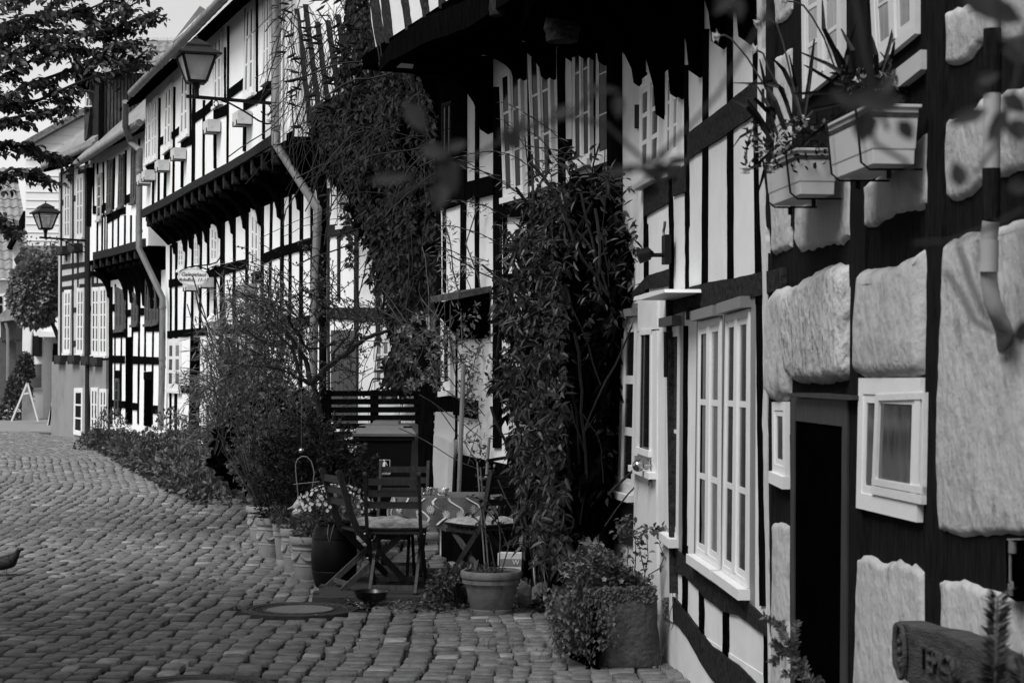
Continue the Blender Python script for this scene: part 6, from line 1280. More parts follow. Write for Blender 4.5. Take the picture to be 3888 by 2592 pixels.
# rose / broadleaf shrub below it
VE2 = thing('garden_shrub', 'dense mid-grey leafy bush filling the bed left of the small conifer', 'shrub')
mb = MB(); mt = MB()
for i in range(4600):
    x, y = sample(disp((500, 930), (560, 860), (640, 870), (730, 900), (745, 1000), (690, 1080), (640, 1170), (570, 1130), (530, 1090), (515, 1040), (520, 990)))
    if noise.noise(V((x*.02, y*.022, 55))) < -.22: continue
    p = at(x, y, 19.4+pr.uniform(-.8, .8)+(1130-y/DS)*.006); leaf(mb, p, rv()+V((0, -.3, 0)), rv(.8)+V((-.4, -.3, .9)), pr.uniform(.04, .085), pr.uniform(.025, .05), .2, hi=False)
for i in range(60): x, y = sample(disp((500, 930), (640, 870), (745, 1000), (640, 1150), (480, 1060))); mt.tube(twig(at(x, y, 19.3), V((pr.uniform(-.5, .5), 0, 1)), pr.uniform(.3, .9), 6, .2), .005, 4, cap=False)
md = MB()
for i in range(2600):
    x, y = sample(disp((520, 940), (640, 890), (730, 930), (735, 1000), (690, 1060), (640, 1140), (560, 1110), (500, 1070))); leaf(md, at(x, y, 20.2+pr.uniform(-.3, .5)+(1130-y/DS)*.006), rv(), V((-.4, -.9, .2))+rv(.3), pr.uniform(.12, .2), pr.uniform(.08, .13))
md.build('shade_foliage', L_SHADE, VE2); mb.build('foliage', L_LIGHT, VE2); mt.build('stem', M_STEM, VE2)
# conifer
VF = thing('conifer_bush', 'small dark conifer bush behind the daisies and the wire hoop', 'bush')
mb = MB(); cf = disp((640, 1000), (690, 960), (745, 985), (790, 1010), (835, 1080), (830, 1130), (780, 1160), (690, 1180), (640, 1150), (600, 1100), (605, 1040))
for i in range(900):
    x, y = sample(cf); c = at(x, y, pr.uniform(15.3, 16.6)); pts = twig(c, V((pr.uniform(-1, 1), pr.uniform(-1, .3), pr.uniform(-.1, .8))), .16, 5, .15)
    for p in pts:
        for _ in range(4): leaf(mb, p, (pts[-1]-pts[0]).normalized()+rv(.9), rv(), .045, .013, 0)
md = MB()
for i in range(2200):
    x, y = sample(disp((655, 1010), (700, 975), (745, 1000), (785, 1030), (815, 1090), (780, 1150), (690, 1165), (650, 1140), (620, 1090))); leaf(md, at(x, y, pr.uniform(16.3, 17.0)), rv(), V((-.3, -1, .2))+rv(.3), .12, .08)
md.build('shade_foliage', L_SHADE, VF); mb.build('foliage', L_NEED, VF)
mb = MB(); mb.tube(twig(V((-1.9, 16.3, 0)), V((0, 0, 1)), .8, 6, .1), .03, 7); mb.build('trunk', M_BARK, VF)

# --- bed along the road, leafy plants
def mound(name, label, cat, blobs, m, k, size, asp=.6, group=None, hi=False, stems=True, kind=None, up=.5):
    t = thing(name, label, cat, group=group) if not kind else None; mb = MB(); mt = MB()
    for (x, y, z), (rx, ry, rz_) in blobs:
        for i in range(k):
            v = rv(); v = v.normalized()*(v.length**.4); p = V((x+v.x*rx, y+v.y*ry, z+abs(v.z)*rz_)); leaf(mb, p, v+rv(.6)+V((0, 0, -.1)), V((0, 0, 1))*up+rv(.7)+v*.3, size*pr.uniform(.6, 1.3), size*asp*pr.uniform(.6, 1.3), .2, hi=hi)
        if stems:
            for i in range(6): mt.tube(twig(V((x+pr.uniform(-.4, .4)*rx, y+pr.uniform(-.4, .4)*ry, max(0, z-.1))), V((pr.uniform(-.4, .4), pr.uniform(-.4, .4), 1)), rz_*1.1, 5, .15), .005, 4, cap=False)
    if kind: return tag(mb.build(name, m, None), kind=kind)
    mb.build('foliage', m, t)
    if stems: mt.build('stem', M_STEM, t)
    return t
def gp(px, py, dz=0): p = on_ground(px, py, dz); return p
cov = []
for (x, y) in disp((250, 1000), (275, 1008), (300, 1020), (325, 1030), (350, 1040), (380, 1052), (405, 1062), (430, 1075), (455, 1080), (480, 1092), (505, 1105), (530, 1120), (300, 1000), (340, 1010), (380, 1020), (420, 1035), (460, 1050), (500, 1065), (540, 1085)):
    p = gp(x, y); cov.append(((p.x, p.y+.3, p.z), (.55, .5, .34)))
mound('ground_cover', '', '', cov, L_LIGHT, 420, .11, .8, kind='stuff')
cov = []
for i in range(26):
    f = i/25; p = V((-8.4, 41.0, gnd(41))).lerp(V((-2.9, 23.4, gnd(23))), f); cov.append(((p.x-.7, p.y-.2, p.z), (.5, .6, .28)))
o = mound('bed_foliage', '', '', cov, L_MID, 330, .10, .7, kind='stuff')
for (x, y, h, lab) in ((256, 970, .75, 'rose bush at the far end of the bed, under the glazed base door'), (395, 965, .9, 'thin tall bush against the far white wall, between the two drainpipes'), (405, 1000, .5, 'low bush in front of the far drainpipe foot'), (462, 1020, .6, 'rounded leafy bush below the dark doorway of the long white house')):
    p = F3.pt(x*DS, y*DS, .7) if x > 300 else F2.pt(x*DS, y*DS, .9); 
    mound('bed_bush', lab, 'bush', [((p.x, p.y, gnd(p.y)+.1), (.4, .4, h)), ((p.x-.3, p.y-.2, gnd(p.y)), (.4, .4, h*.6))], L_MID, 420, .075, .6, group='bushes in the long bed')
# grassy weeds at the edges and between setts
mb = MB()
for i in range(5200):
    if i < 1900: x = pr.uniform(-1.6, 1.0); y = pr.uniform(9.8, 12.7)
    elif i < 3400: f = pr.random(); x, y = -3.4*f-.9*(1-f)+pr.gauss(0, .12)-.1, 23*f+13.5*(1-f)
    elif i < 4200: x, y = pr.uniform(-1.2, .4), 12.75+pr.gauss(0, .1)
    else: x = pr.uniform(-7, 1); y = pr.uniform(9.5, 22)
    if noise.noise(V((x*1.5, y*1.5, 3))) < .02 or manhole_clear(x, y) or x > facx(y)-.05: continue
    h = pr.uniform(.012, .045)*(1.6 if 3400 <= i < 4200 else 1); leaf(mb, V((x, y, gnd(y)-.012)), V((pr.uniform(-.6, .6), pr.uniform(-.6, .6), 1)), rv(), h, .005, 0)
tag(mb.build('joint_grass', L_MID, None), kind='stuff')
mb = MB()
for i in range(420):       # petals and crumbs scattered on the setts
    x = pr.uniform(-6, .6); y = pr.uniform(9.8, 26); s = pr.uniform(.006, .014)
    if manhole_clear(x, y) or x > facx(y)-.3: continue
    leaf(mb, V((x, y, gnd(y)+.034)), V((pr.uniform(-1, 1), pr.uniform(-1, 1), .15)), V((0, 0, 1)), s*(1 if pr.random() < .93 else 2.5), s*.7, .1)
tag(mb.build('fallen_petals', M_PETAL, None), kind='stuff')
mb = MB()
for i in range(900):
    x = pr.gauss(-.45, .28) if i < 500 else pr.uniform(-1.2, .6); y = 12.55+pr.gauss(0, .12) if i < 500 else pr.gauss(12.75, .12); leaf(mb, V((x, y, .02+pr.random()*.03)), V((pr.uniform(-1, 1), pr.uniform(-1, 1), .3)), V((0, 0, 1))+rv(.5), .03, .02, .2)
tag(mb.build('leaf_litter', L_MID, None), kind='stuff')

# --- potted plants
def potplant(x, y, z, r, h, m, k, size, label, name='potted_plant', asp=.5, flowers=0, grass=False):
    t = thing(name, label, 'potted plant', (0, 0, 0)); mb = MB(); mt = MB()
    for i in range(k):
        v = rv(); p = V((x+v.x*r, y+v.y*r, z+abs(v.z)*h))
        if grass: leaf(mb, V((x+v.x*r*.4, y+v.y*r*.4, z)), V((v.x*.6, v.y*.6, 1)), rv(), h*pr.uniform(.5, 1.1), size*.12, 0, hi=True, curl=.1)
        else: leaf(mb, p, v+rv(.5), V((0, 0, .8))+rv(.7), size*pr.uniform(.6, 1.3), size*asp*pr.uniform(.7, 1.2), .2, hi=size > .04)
    mb.build('foliage', m, t)
    for i in range(12): mt.tube(twig(V((x, y, z-.03)), V((pr.uniform(-.5, .5), pr.uniform(-.5, .5), 1)), h, 5, .15), .003, 4, cap=False)
    mt.build('stem', M_STEM, t)
    if flowers:
        f = MB()
        for i in range(flowers):
            v = rv(); v.normalize(); p = V((x+v.x*r*1.05, y+v.y*r*1.05, z+h*.35+abs(v.z)*h*.75)); fl_n = (v+V((0, -.5, .5))).normalized(); a = fl_n.cross(V((0, 0, 1))).normalized(); b = fl_n.cross(a)
            for j in range(7): d = a*math.cos(j*.9)+b*math.sin(j*.9); leaf(f, p, d+fl_n*.25, fl_n, .017, .011, .1, t=pr.uniform(.8, 1.3))
        f.build('blossom', M_PETAL, t)
    return t
potplant(-1.36, 14.02, .5, .30, .26, L_MID, 900, .06, 'mass of small white daisies growing out of the black barrel', asp=.18, flowers=150)
potplant(-2.46, 18.1, .33, .16, .75, M_STEM and L_MID, 170, .12, 'tall wispy grasses in the farthest terracotta pot', grass=True)
potplant(-2.14, 16.35, .34, .17, .28, L_DARK, 420, .045, 'dark small-leaved plant in the garland pot second from the far end')
potplant(-1.93, 15.65, .34, .12, .22, L_MID, 180, .05, 'fern-like plant in the plain narrow pot', asp=.25)
potplant(-1.80, 15.2, .34, .12, .12, L_MID, 140, .035, 'low trailing plant in the small thick-rimmed pot')
potplant(-1.60, 14.55, .33, .15, .16, L_MID, 320, .04, 'small-leaved low plant in the garland pot beside the barrel', asp=.7)
potplant(-1.70, 15.25, .44, .13, .12, L_DARK, 160, .05, 'dark foliage in the tall dark pot under the duck')
mb = MB(); c = at(*Zh(385, 640), 15.5)
for i in range(90): f = i/90; a = i*2.4; r_ = .028*math.sin(math.pi*(f*.85+.12)); leaf(mb, c+V((math.cos(a)*r_, math.sin(a)*r_, f*.085-.03)), V((math.cos(a), math.sin(a), .5)), V((0, 0, 1)), .014, .014, .1)
mb.sphere(c+V((0, 0, .01)), .022, 8, 6, sc_=(1, 1, 1.7)); tag(mb.build('pine_cone', mat('cone', .10, .8, .4), None), 'pine cone standing on the rim of the plain narrow pot', 'pine cone')
# bare rose stems in the big pot, with few leaves
t = thing('potted_rose', 'thorny rose stems with a few leaves in the big weathered pot', 'potted plant'); mt = MB(); mb = MB()
for P_ in (((1905, 2165), (1930, 2080), (1960, 1960), (1985, 1800)), ((1895, 2165), (1900, 2040), (1890, 1960), (1850, 1900), (1770, 1880)), ((1880, 2160), (1860, 2050), (1820, 1980), (1770, 1935)), ((1930, 2080), (1900, 2000), (1850, 1940), (1815, 1900)), ((1960, 1960), (1925, 1900), (1890, 1820))):
    pts = [at(x, y, 12.4) for x, y in P_]; mt.tube(pts, .0045, 5)
    for j in range(len(pts)-1):
        for q in range(2 if j < 1 else 4):
            p = pts[j].lerp(pts[j+1], q/4)
            if j > 0: leaf(mb, p, rv()+V((0, 0, -.1)), V((0, -.3, 1))+rv(.4), pr.uniform(.035, .06), pr.uniform(.025, .04), .2, hi=True)
            mt.tube([p, p+V((pr.uniform(-.012, .012), 0, .008))], .001, 3)
mt.build('stem', M_STEM, t); mb.build('foliage', L_DARK, t)
potplant(-.16, 12.38, .28, .12, .06, L_MID, 150, .03, 'low seedlings covering the soil of the big pot')
# ivy on the basket
mound('ivy_plant', 'pale ivy tumbling over the wicker basket', 'ivy', [((-.42, 12.62, .16), (.14, .12, .15)), ((-.50, 12.6, .02), (.09, .08, .2)), ((-.28, 12.6, .2), (.12, .1, .12))], L_LIGHT, 190, .045, .8, hi=True)
# tufts between the rocks
mound('weed_clump', 'dark weeds growing round the pale boulder', 'weeds', [((.15, 13.1, 0), (.35, .2, .16)), ((.38, 12.6, 0), (.25, .25, .12))], L_DARK, 380, .05, .6)

# --- trough planting: ivy, pansies, roses
t = thing('trough_ivy', 'ivy spilling over the left side of the stone trough', 'ivy'); mb = MB(); mt = MB()
def ivyleaf(mb, p, d, n, s, tt=None):
    d = d.normalized(); sd_ = d.cross(n).normalized(); n = sd_.cross(d); q = [p, p+sd_*s*.5+d*s*.1, p+sd_*s*.28+d*s*.45, p+d*s, p-sd_*s*.28+d*s*.45, p-sd_*s*.5+d*s*.1, p+d*s*.4-n*s*.08]
    mb.add(q, [(0, 1, 6), (1, 2, 6), (2, 3, 6), (3, 4, 6), (4, 5, 6), (5, 0, 6)], tt or pr.choice((.3, .6, .9, 1.3, 2.2)))
for i in range(2100):
    f = pr.random(); zt_ = pr.random()
    if i < 700: p = V((.33, 10.62, 0)).lerp(V((.49, 10.08, 0)), f)+V((-.02-pr.random()*.05, -pr.random()*.04, .03+.36*zt_**.7)); nn = V((-1, -.3, .3))
    elif i < 800: p = V((.47, 10.08, 0)).lerp(V((.58, 10.1, 0)), pr.random()**1.5)+V((0, -.02-pr.random()*.03, .12+.26*zt_)); nn = V((-.2, -1, .3))
    elif i < 1150: p = V((.40+f*.40, 10.14+f*.06, .37+pr.random()*.08)); nn = V((0, -.8, .7))
    elif i < 1350: p = V((.22+pr.random()*.12, 10.2+pr.random()*.35, .05+.3*zt_)); nn = V((-1, -.3, .3))
    elif i < 1500: p = V((.85+pr.random()*.08, 10.25, .38-.1*pr.random())); nn = V((0, -1, .3))
    else: p = V((.16+.22*pr.random()+.1*(1-zt_), 10.12+pr.random()*.3, .06+.36*zt_)); nn = V((-.6, -.8, .3))
    ivyleaf(mb, p, V((pr.uniform(-.6, .6), pr.uniform(-.6, 0), -.8)), nn+rv(.5), pr.uniform(.016, .032))
md = MB()
for i in range(260): p = V((.34, 10.62, 0)).lerp(V((.50, 10.10, 0)), pr.random()); leaf(md, p+V((-.02, 0, .02+.34*pr.random())), V((pr.uniform(-.3, .3), -.3, -1)), V((-1, -.4, .1)), .07, .06)
md.build('shade_foliage', L_SHADE, t)
mb.build('foliage', L_MID, t)
for i in range(30): mt.tube(twig(V((pr.uniform(.3, .5), 10.15+pr.random()*.3, .38)), V((-.5, -.3, -1)), pr.uniform(.15, .4), 7, .25, .1), .0015, 4, cap=False)
for P_ in (((1130, 700), (1150, 870), (1120, 960), (1100, 1160), (1060, 1300), (1035, 1390), (1050, 1568)), ((1180, 760), (1190, 1000), (1150, 1050), (1130, 1110)), ((985, 1360), (1000, 1420), (1040, 1440))):
    mt.tube([at(*zone(2050, 1900, 2.266)(*p), 10.05) for p in P_], .0022, 5)
mt.build('stem', M_STEM, t)
t = thing('trough_flowers', 'pansies and mixed low plants filling the stone trough', 'flowers'); mb = MB()
for i in range(2600):
    a, b = pr.random(), pr.random(); p = V((.36+.42*a-.08*b, 10.14+.1*a+.46*b, .38+(.10+.20*max(0, 1-abs(a-.35)*2))*pr.random())); leaf(mb, p, rv()+V((-.2, -.3, .3)), V((0, -.3, 1))+rv(.6), pr.uniform(.018, .05), pr.uniform(.012, .036), .2, hi=True, t=pr.choice((.3, .6, 1, 1.4, 2.4)))
mb.build('foliage', L_LIGHT, t); f = MB()
for (x, y) in ((553, 672), (430, 655), (490, 640), (345, 700), (400, 745), (700, 690)):
    c = at(*zone(2050, 1900, 2.266)(x, y), 10.2)
    for j in range(5): an = j*1.256+.3; leaf(f, c, V((math.cos(an), -.2, math.sin(an))), V((0, -1, .2)), .016, .016, .05, hi=True, t=1.2 if x == 553 else pr.uniform(.25, .5))
f.build('blossom', M_PETAL, t)
t = thing('rose_bush', 'small rose with rounded leaves standing in the stone trough before the white door', 'rose'); mt = MB(); mb = MB(); KZ = zone(2050, 1900, 2.266)
for P_ in (((880, 760), (905, 620), (930, 480), (925, 380), (915, 290)), ((930, 640), (1030, 580), (1070, 480), (1030, 380), (1040, 260)), ((800, 700), (820, 560), (825, 420), (820, 320), (780, 270)), ((720, 700), (750, 560), (760, 420), (735, 300)), ((905, 620), (880, 520), (860, 420), (840, 330)), ((660, 620), (690, 540), (720, 500))):
    pts = [at(*KZ(*p), 10.35) for p in P_]; mt.tube(pts, [.0035-.0004*i for i in range(len(pts))], 5)
    for j in range(1, len(pts)):
        for q in range(3 if j < len(pts)-1 else 9):
            p = pts[j-1].lerp(pts[j], .4+q*.3 if j < len(pts)-1 else 1); sp_ = .055 if j == len(pts)-1 else .012; p = p+rv(sp_); leaf(mb, p, rv()+V((0, 0, -.15)), V((0, -.5, 1))+rv(.4), pr.uniform(.028, .045), pr.uniform(.022, .032), .15, hi=True, curl=.15)
for (x, y) in ((700, 180), (750, 170), (680, 260), (730, 260), (890, 250), (960, 240), (1000, 250), (1040, 240), (790, 150)):
    c = at(*KZ(x, y), 10.35)
    for j in range(7): leaf(mb, c+rv(.03), rv()+V((0, 0, -.15)), V((0, -.5, 1))+rv(.4), pr.uniform(.028, .045), pr.uniform(.022, .032), .15, hi=True, curl=.15)
mt.build('stem', M_BARK, t); mb.build('foliage', L_MID, t)

# --- round standard tree by number 20, ivy bush
t = thing('round_tree', 'round-crowned small tree in front of the gabled siding house', 'tree'); D = 49.5; c = at(85*DS, 668*DS, D); mb = MB()
for i in range(11000):
    v = rv(); v = v.normalized()*(v.length**.45); f = 1+.22*noise.noise(v*2.3)+.12*noise.noise(v*6)
    if noise.noise(v*5+V((9, 0, 0))) < -.38: continue
    p = c+V((v.x*.72, v.y*.75, v.z*.98))*f+V((0, 0, 0)); leaf(mb, p, v+rv(.7)+V((0, 0, -.2)), v+rv(.4)+V((0, 0, .3)), pr.uniform(.08, .15), pr.uniform(.06, .1), .15)
for i in range(40):
    a = c+V((pr.uniform(-.5, .55), 0, .8)); q = twig(a, V((pr.uniform(-.2, .2), 0, 1)), pr.uniform(.2, .65), 5, .1)
    for p in q:
        for _ in range(3): leaf(mb, p, rv()+V((0, 0, .6)), rv(), .08, .05)
mb.build('crown', L_PALE, t); mb = MB(); mb.tube([at(150*DS, 960*DS, D), at(146*DS, 860*DS, D), at(140*DS, 790*DS, D), at(128*DS, 760*DS, D), at(105*DS, 710*DS, D)], [.1, .09, .08, .06, .04], 8); mb.tube([at(140*DS, 790*DS, D), at(146*DS, 740*DS, D), at(120*DS, 680*DS, D)], [.06, .05, .03], 6); mb.build('trunk', M_BARK, t, True)
p = at(32*DS, 955*DS, 57); mound('ivy_bush', 'dark ivy bush between the boarded shed and the white building', 'ivy', [((p.x, 57, gnd(57)), (.45, .4, 1.0)), ((p.x+.1, 57.2, .8), (.4, .3, 1.1)), ((p.x+.25, 57.3, 1.6), (.25, .2, .8))], L_MID, 900, .12, .8)

# --- the tree whose boughs hang in at the top left (its trunk stands left of the picture)
t = thing('street_tree', 'broad-leaved tree whose boughs hang into the upper left corner', 'tree'); D = 17.0; mt = MB(); mb = MB()
tr0 = V((-7.2, 17.5, 0)); trunk = [tr0, tr0+V((.05, 0, 1.8)), tr0+V((.0, -.1, 3.4)), tr0+V((.1, -.1, 4.8)), tr0+V((.2, 0, 6.5))]; mt.tube(trunk, [.17, .15, .13, .10, .05], 10)
boughs = [((-60, 330), (120, 230), (300, 130), (420, 60), (520, 10)), ((-60, 200), (80, 120), (200, 20), (260, -60)), ((-60, 420), (150, 380), (330, 300), (470, 260), (560, 190)), ((-60, 470), (90, 440), (200, 420), (260, 380)), ((330, 130), (420, 120), (500, 80), (575, 50)), ((-60, 560), (60, 545), (150, 575), (220, 600)), ((-40, 690), (40, 640), (110, 650), (150, 660)), ((-50, 800), (20, 850), (60, 900)), ((-60, 260), (60, 200), (160, 150), (240, 180), (380, 200), (450, 240)), ((-60, 120), (100, 60), (220, 60), (350, 30), (480, -30)), ((-60, 20), (150, -20), (300, -60)), ((0, 400), (80, 330), (200, 290), (330, 240), (420, 180), (500, 150))]
for P_ in boughs:
    pts = [at(x*1.0, y*1.0, D+pr.uniform(-.5, .5)) for x, y in P_]; st = trunk[3].lerp(trunk[2], pr.random()); pts = [st, st.lerp(pts[0], .5)+V((0, 0, .3))]+pts; n = len(pts)
    mt.tube(pts, [.05, .035]+[.018*(1-j/n)+.005 for j in range(2, n)], 6)
    for j in range(1, n):
        a = pts[j-1]; b = pts[j]
        for q in range(12 if j < 3 else 8):
            c = a.lerp(b, q/11); tw = twig(c, (b-a).normalized()+V((pr.uniform(-.5, .8), pr.uniform(-.4, .4), pr.uniform(-.3, .2))), pr.uniform(.12, .34), 5, .2, .03); mt.tube(tw, .004, 4, cap=False)
            for p in tw[1:]:
                for _ in range(3): leaf(mb, p+rv(.025), V((pr.uniform(-.6, 1), pr.uniform(-.6, .6), pr.uniform(-.9, .1))), V((0, -.2, 1))+rv(.8), pr.uniform(.05, .085), pr.uniform(.04, .065), .12, hi=True, curl=.1)
for (x0, y0, x1, y1, k) in ((-60, -60, 300, 290, 750), (60, 120, 400, 270, 170), (-60, 290, 120, 400, 90)):
    for i in range(k):
        x, y = pr.uniform(x0, x1), pr.uniform(y0, y1)
        if noise.noise(V((x*.011, y*.016, 77))) < -.02: continue
        leaf(mb, at(x, y, D+pr.uniform(-.8, .8)), V((pr.uniform(-.6, 1), pr.uniform(-.6, .6), pr.uniform(-.9, .1))), V((0, -.2, 1))+rv(.8), pr.uniform(.05, .09), pr.uniform(.04, .065), .12, hi=True, curl=.1)
for i in range(3000):     # the rest of the crown, outside the picture
    v = rv(); v = v.normalized()*v.length**.4; p = V((-7.4, 17, 6.6))+V((v.x*1.9, v.y*2.2, v.z*1.8)); leaf(mb, p, v+rv(), rv(), .1, .07)
mt.build('trunk', M_BARK, t, True); mb.build('crown', L_TREE, t)

# --- window boxes with daffodils on the near house
M_PLAST = mat('plastic_box', .46, .5, .05, 4, .05, 20, spec=.4)
def trough_box(F, nx, ny, L_, Dp, H_, off, label):
    t = thing('window_box', label, 'window box', group='plastic window boxes on the near house'); p = F.pt(nx, ny, off); t.location = p; t.rotation_euler = (0, 0, math.atan2(F.d.y, F.d.x))
    mb = MB(); i_ = .012; q = lambda e, z: [(0-e, -e, z), (L_+e, -e, z), (L_+e, Dp+e, z), (-e, Dp+e, z)]     # local: x along the wall away from the camera, y out to the street
    rg = [q(-i_, 0), q(-i_*.85, .045), q(-i_*.65, .048), q(0, H_-.012), q(.008, H_-.010), q(.008, H_), q(-.006, H_), q(-.008, H_-.03)]
    mb.add([a for r_ in rg for a in r_], [(3, 2, 1, 0)]+[(k*4+i, k*4+(i+1) % 4, (k+1)*4+(i+1) % 4, (k+1)*4+i) for k in range(7) for i in range(4)]); o = mb.build('trough', M_PLAST, t)
    bv = o.modifiers.new('b', 'BEVEL'); bv.width = .006; bv.segments = 2; bv.limit_method = 'ANGLE'
    mb = MB(); mb.box((.0, .0, H_-.04), (L_, Dp, H_-.025)); mb.build('soil', M_SOIL, t)
    mb = MB()
    for x in (.06, L_-.08): mb.tube([(x, -.03, -.01), (x, Dp*.9, -.012), (x, Dp+.012, .01), (x, Dp+.03, H_)], .004, 6); mb.tube([(x, Dp*.5, -.01), (x, Dp*.5, -.04)], .008, 6)
    mb.build('hanger', M_IRON, t); return t
trough_box(F5, *Z4(880, 1345), .47, .148, .165, .05, 'lower left plastic window box crowded with daffodils and small white flowers')
trough_box(F5, *Z4(1440, 1135), .47, .155, .185, .05, 'upper right plastic window box with daffodils, half hidden by a blurred twig')
def daff(label, stems, leaves_, D, buds):
    t = thing('daffodil_plant', label, 'daffodils'); mt = MB(); lb = MB(); fb = MB()
    for P_ in stems:
        pts = [at(*Z4(*p), D) for p in P_]; fine = []
        for j in range(len(pts)-1):
            for q in range(4): fine.append(pts[j].lerp(pts[j+1], q/4))
        fine.append(pts[-1]); mt.tube(fine, .0035, 6)
        c = pts[-1]; ax = (pts[-1]-pts[-2]).normalized(); a = ax.cross(V((0, 1, .2))).normalized(); b = ax.cross(a)
        for j in range(6): an = j*1.047; leaf(fb, c, a*math.cos(an)+b*math.sin(an)+ax*.35, ax, .032, .020, .08, hi=True, t=1)
        vs = []; n = 14
        for k, (r_, z_) in enumerate(((.007, .0), (.010, .014), (.016, .026))): vs += [c+ax*z_+(a*math.cos(2*math.pi*i/n)+b*math.sin(2*math.pi*i/n))*r_*(1+(.18*(-1)**i if k == 2 else 0)) for i in range(n)]
        fb.add(vs, [(k*n+i, k*n+(i+1) % n, (k+1)*n+(i+1) % n, (k+1)*n+i) for k in range(2) for i in range(n)], .85)
    for P_ in leaves_:
        pts = [at(*Z4(*p), D+pr.uniform(-.06, .06)) for p in P_]; n = len(pts); L2 = []
        for j in range(n-1):
            for q in range(4): L2.append(pts[j].lerp(pts[j+1], q/4))
        L2.append(pts[-1]); N = len(L2); w_ = pr.uniform(.006, .010); sdv = (L2[-1]-L2[0]).cross(V((0, 1, 0))).normalized(); vs = []
        for j, p in enumerate(L2): ww = w_*(1-(j/N)**3)*(.6+.4*min(1, j/3)); vs += [p-sdv*ww, p+V((0, .003, 0)), p+sdv*ww]
        lb.add(vs, [(3*j+k, 3*j+k+1, 3*j+k+4, 3*j+k+3) for j in range(N-1) for k in (0, 1)], pr.uniform(.7, 1.4))
    for (x, y) in buds:
        c = at(*Z4(x, y), D+pr.uniform(-.05, .08))
        for j in range(5): leaf(fb, c, rv()+V((0, -.2, .4)), rv(), .018, .012, .1, hi=True, t=pr.uniform(.5, .9))
    gr = MB()
    for i in range(260):
        x0, x1, y0, y1 = buds and (min(b[0] for b in buds)-60, max(b[0] for b in buds)+60, min(b[1] for b in buds)-10, max(b[1] for b in buds)+120); leaf(gr, at(*Z4(pr.uniform(x0, x1), pr.uniform(y0, y1)), D+pr.uniform(-.08, .1)), rv()+V((0, 0, .4)), rv(), .025, .012, .1, hi=True)
    mt.build('stem', L_MID, t); lb.build('leaf', L_DARK, t); fb.build('blossom', M_PETAL, t); gr.build('foliage', L_DARK, t)
daff('daffodils leaning out over the lower left window box, drooping blooms at its rim', [((500, 900), (400, 640), (250, 400), (140, 270), (95, 245), (60, 250)), ((560, 850), (480, 620), (400, 480), (360, 370), (320, 350)), ((640, 820), (560, 560), (500, 300), (455, 170), (400, 130), (350, 150)), ((300, 860), (250, 1000), (240, 1110), (238, 1150)), ((420, 1050), (440, 1100), (425, 1140)), ((860, 480), (780, 260), (700, 120), (640, 40), (580, 15), (530, 10))],
     [((420, 980), (340, 850), (250, 740), (145, 690)), ((470, 960), (400, 780), (300, 680), (190, 660)), ((520, 900), (440, 700), (380, 600), (335, 410)), ((430, 960), (330, 800), (250, 690)), ((560, 820), (520, 700), (470, 600), (390, 580), (150, 575)), ((600, 800), (590, 600), (540, 380)), ((640, 820), (680, 560), (715, 270)), ((560, 860), (500, 620), (420, 560), (240, 590)), ((700, 820), (640, 700), (570, 640)), ((620, 800), (560, 600), (500, 480), (420, 400)), ((400, 1060), (330, 1130), (240, 1190)), ((420, 1080), (370, 1180), (330, 1320)), ((360, 1000), (290, 900), (200, 950), (145, 1030)), ((500, 880), (470, 780), (400, 740), (320, 600)), ((640, 830), (700, 760), (900, 720)), ((640, 1000), (760, 900), (920, 780))], 6.55,
     [(460, 880), (510, 850), (540, 870), (590, 830), (640, 850), (470, 960), (350, 1000), (310, 970), (330, 1050), (560, 940), (600, 900), (660, 880), (700, 900), (780, 850), (420, 940), (380, 1060), (300, 1030), (650, 820)])
daff('daffodil leaves and buds in the upper right window box', [((1180, 600), (1200, 520), (1225, 480), (1215, 500)), ((880, 620), (950, 300), (1010, 130))] [:1],
     [((900, 560), (940, 380), (1015, 130)), ((1150, 560), (1140, 380), (1110, 250)), ((1180, 500), (1230, 330), (1280, 110)), ((900, 500), (860, 360), (780, 200), (770, 0)), ((1000, 520), (980, 350), (900, 200)), ((1000, 560), (900, 500), (800, 440), (610, 360)), ((1000, 600), (850, 570), (700, 480), (640, 450)), ((1150, 600), (1240, 450), (1170, 360)), ((1200, 500), (1250, 400), (1270, 290)), ((950, 600), (820, 640), (580, 650)), ((1080, 600), (1020, 520), (880, 510), (820, 505)), ((980, 560), (930, 470), (870, 340)), ((1100, 700), (1180, 740), (1280, 730))], 6.0,
     [(1000, 560), (1050, 540), (1030, 500), (1080, 600), (1240, 540), (1300, 560), (1280, 600), (1340, 570), (1210, 520), (1130, 620), (960, 640), (1180, 640)])

# --- carved house sign and the glass thermometer on the near wall
NZ = zone(3250, 1950, 2.442); FS = Facade((1.55, 3.5), (1.087, 7.82), .22)
CS = thing('carved_sign', 'dark carved wooden plank with a round emblem and raised letters at the bottom right', 'sign'); mb = MB()
pts = [(330, 1040), (345, 1005), (385, 990), (440, 1002), (520, 1030), (640, 1062), (720, 1072), (800, 1085), (900, 1125), (1000, 1165), (1240, 1290), (1480, 1415), (1700, 1540), (1700, 1900), (900, 1760), (500, 1585), (380, 1490), (338, 1430), (326, 1380), (325, 1200)]
M_SIGN = mat('sign_wood', .045, .75, .6, 10, .7, 40, stretch=(.6, 1, 4)); FS.poly(mb, zz(NZ, *pts), .03, back=.05); o = mb.build('plank', M_SIGN, CS); bv = o.modifiers.new('b', 'BEVEL'); bv.width = .012; bv.segments = 3; bv.limit_method = 'ANGLE'
mb = MB(); c = FS.pt(*NZ(430, 1275), .035); ring = [c+FS.d*(.042*math.cos(a))+V((0, 0, .075*math.sin(a)))+FS.n*.006 for a in [i*math.pi/14 for i in range(29)]]; mb.tube(ring, .007, 6, cap=False)
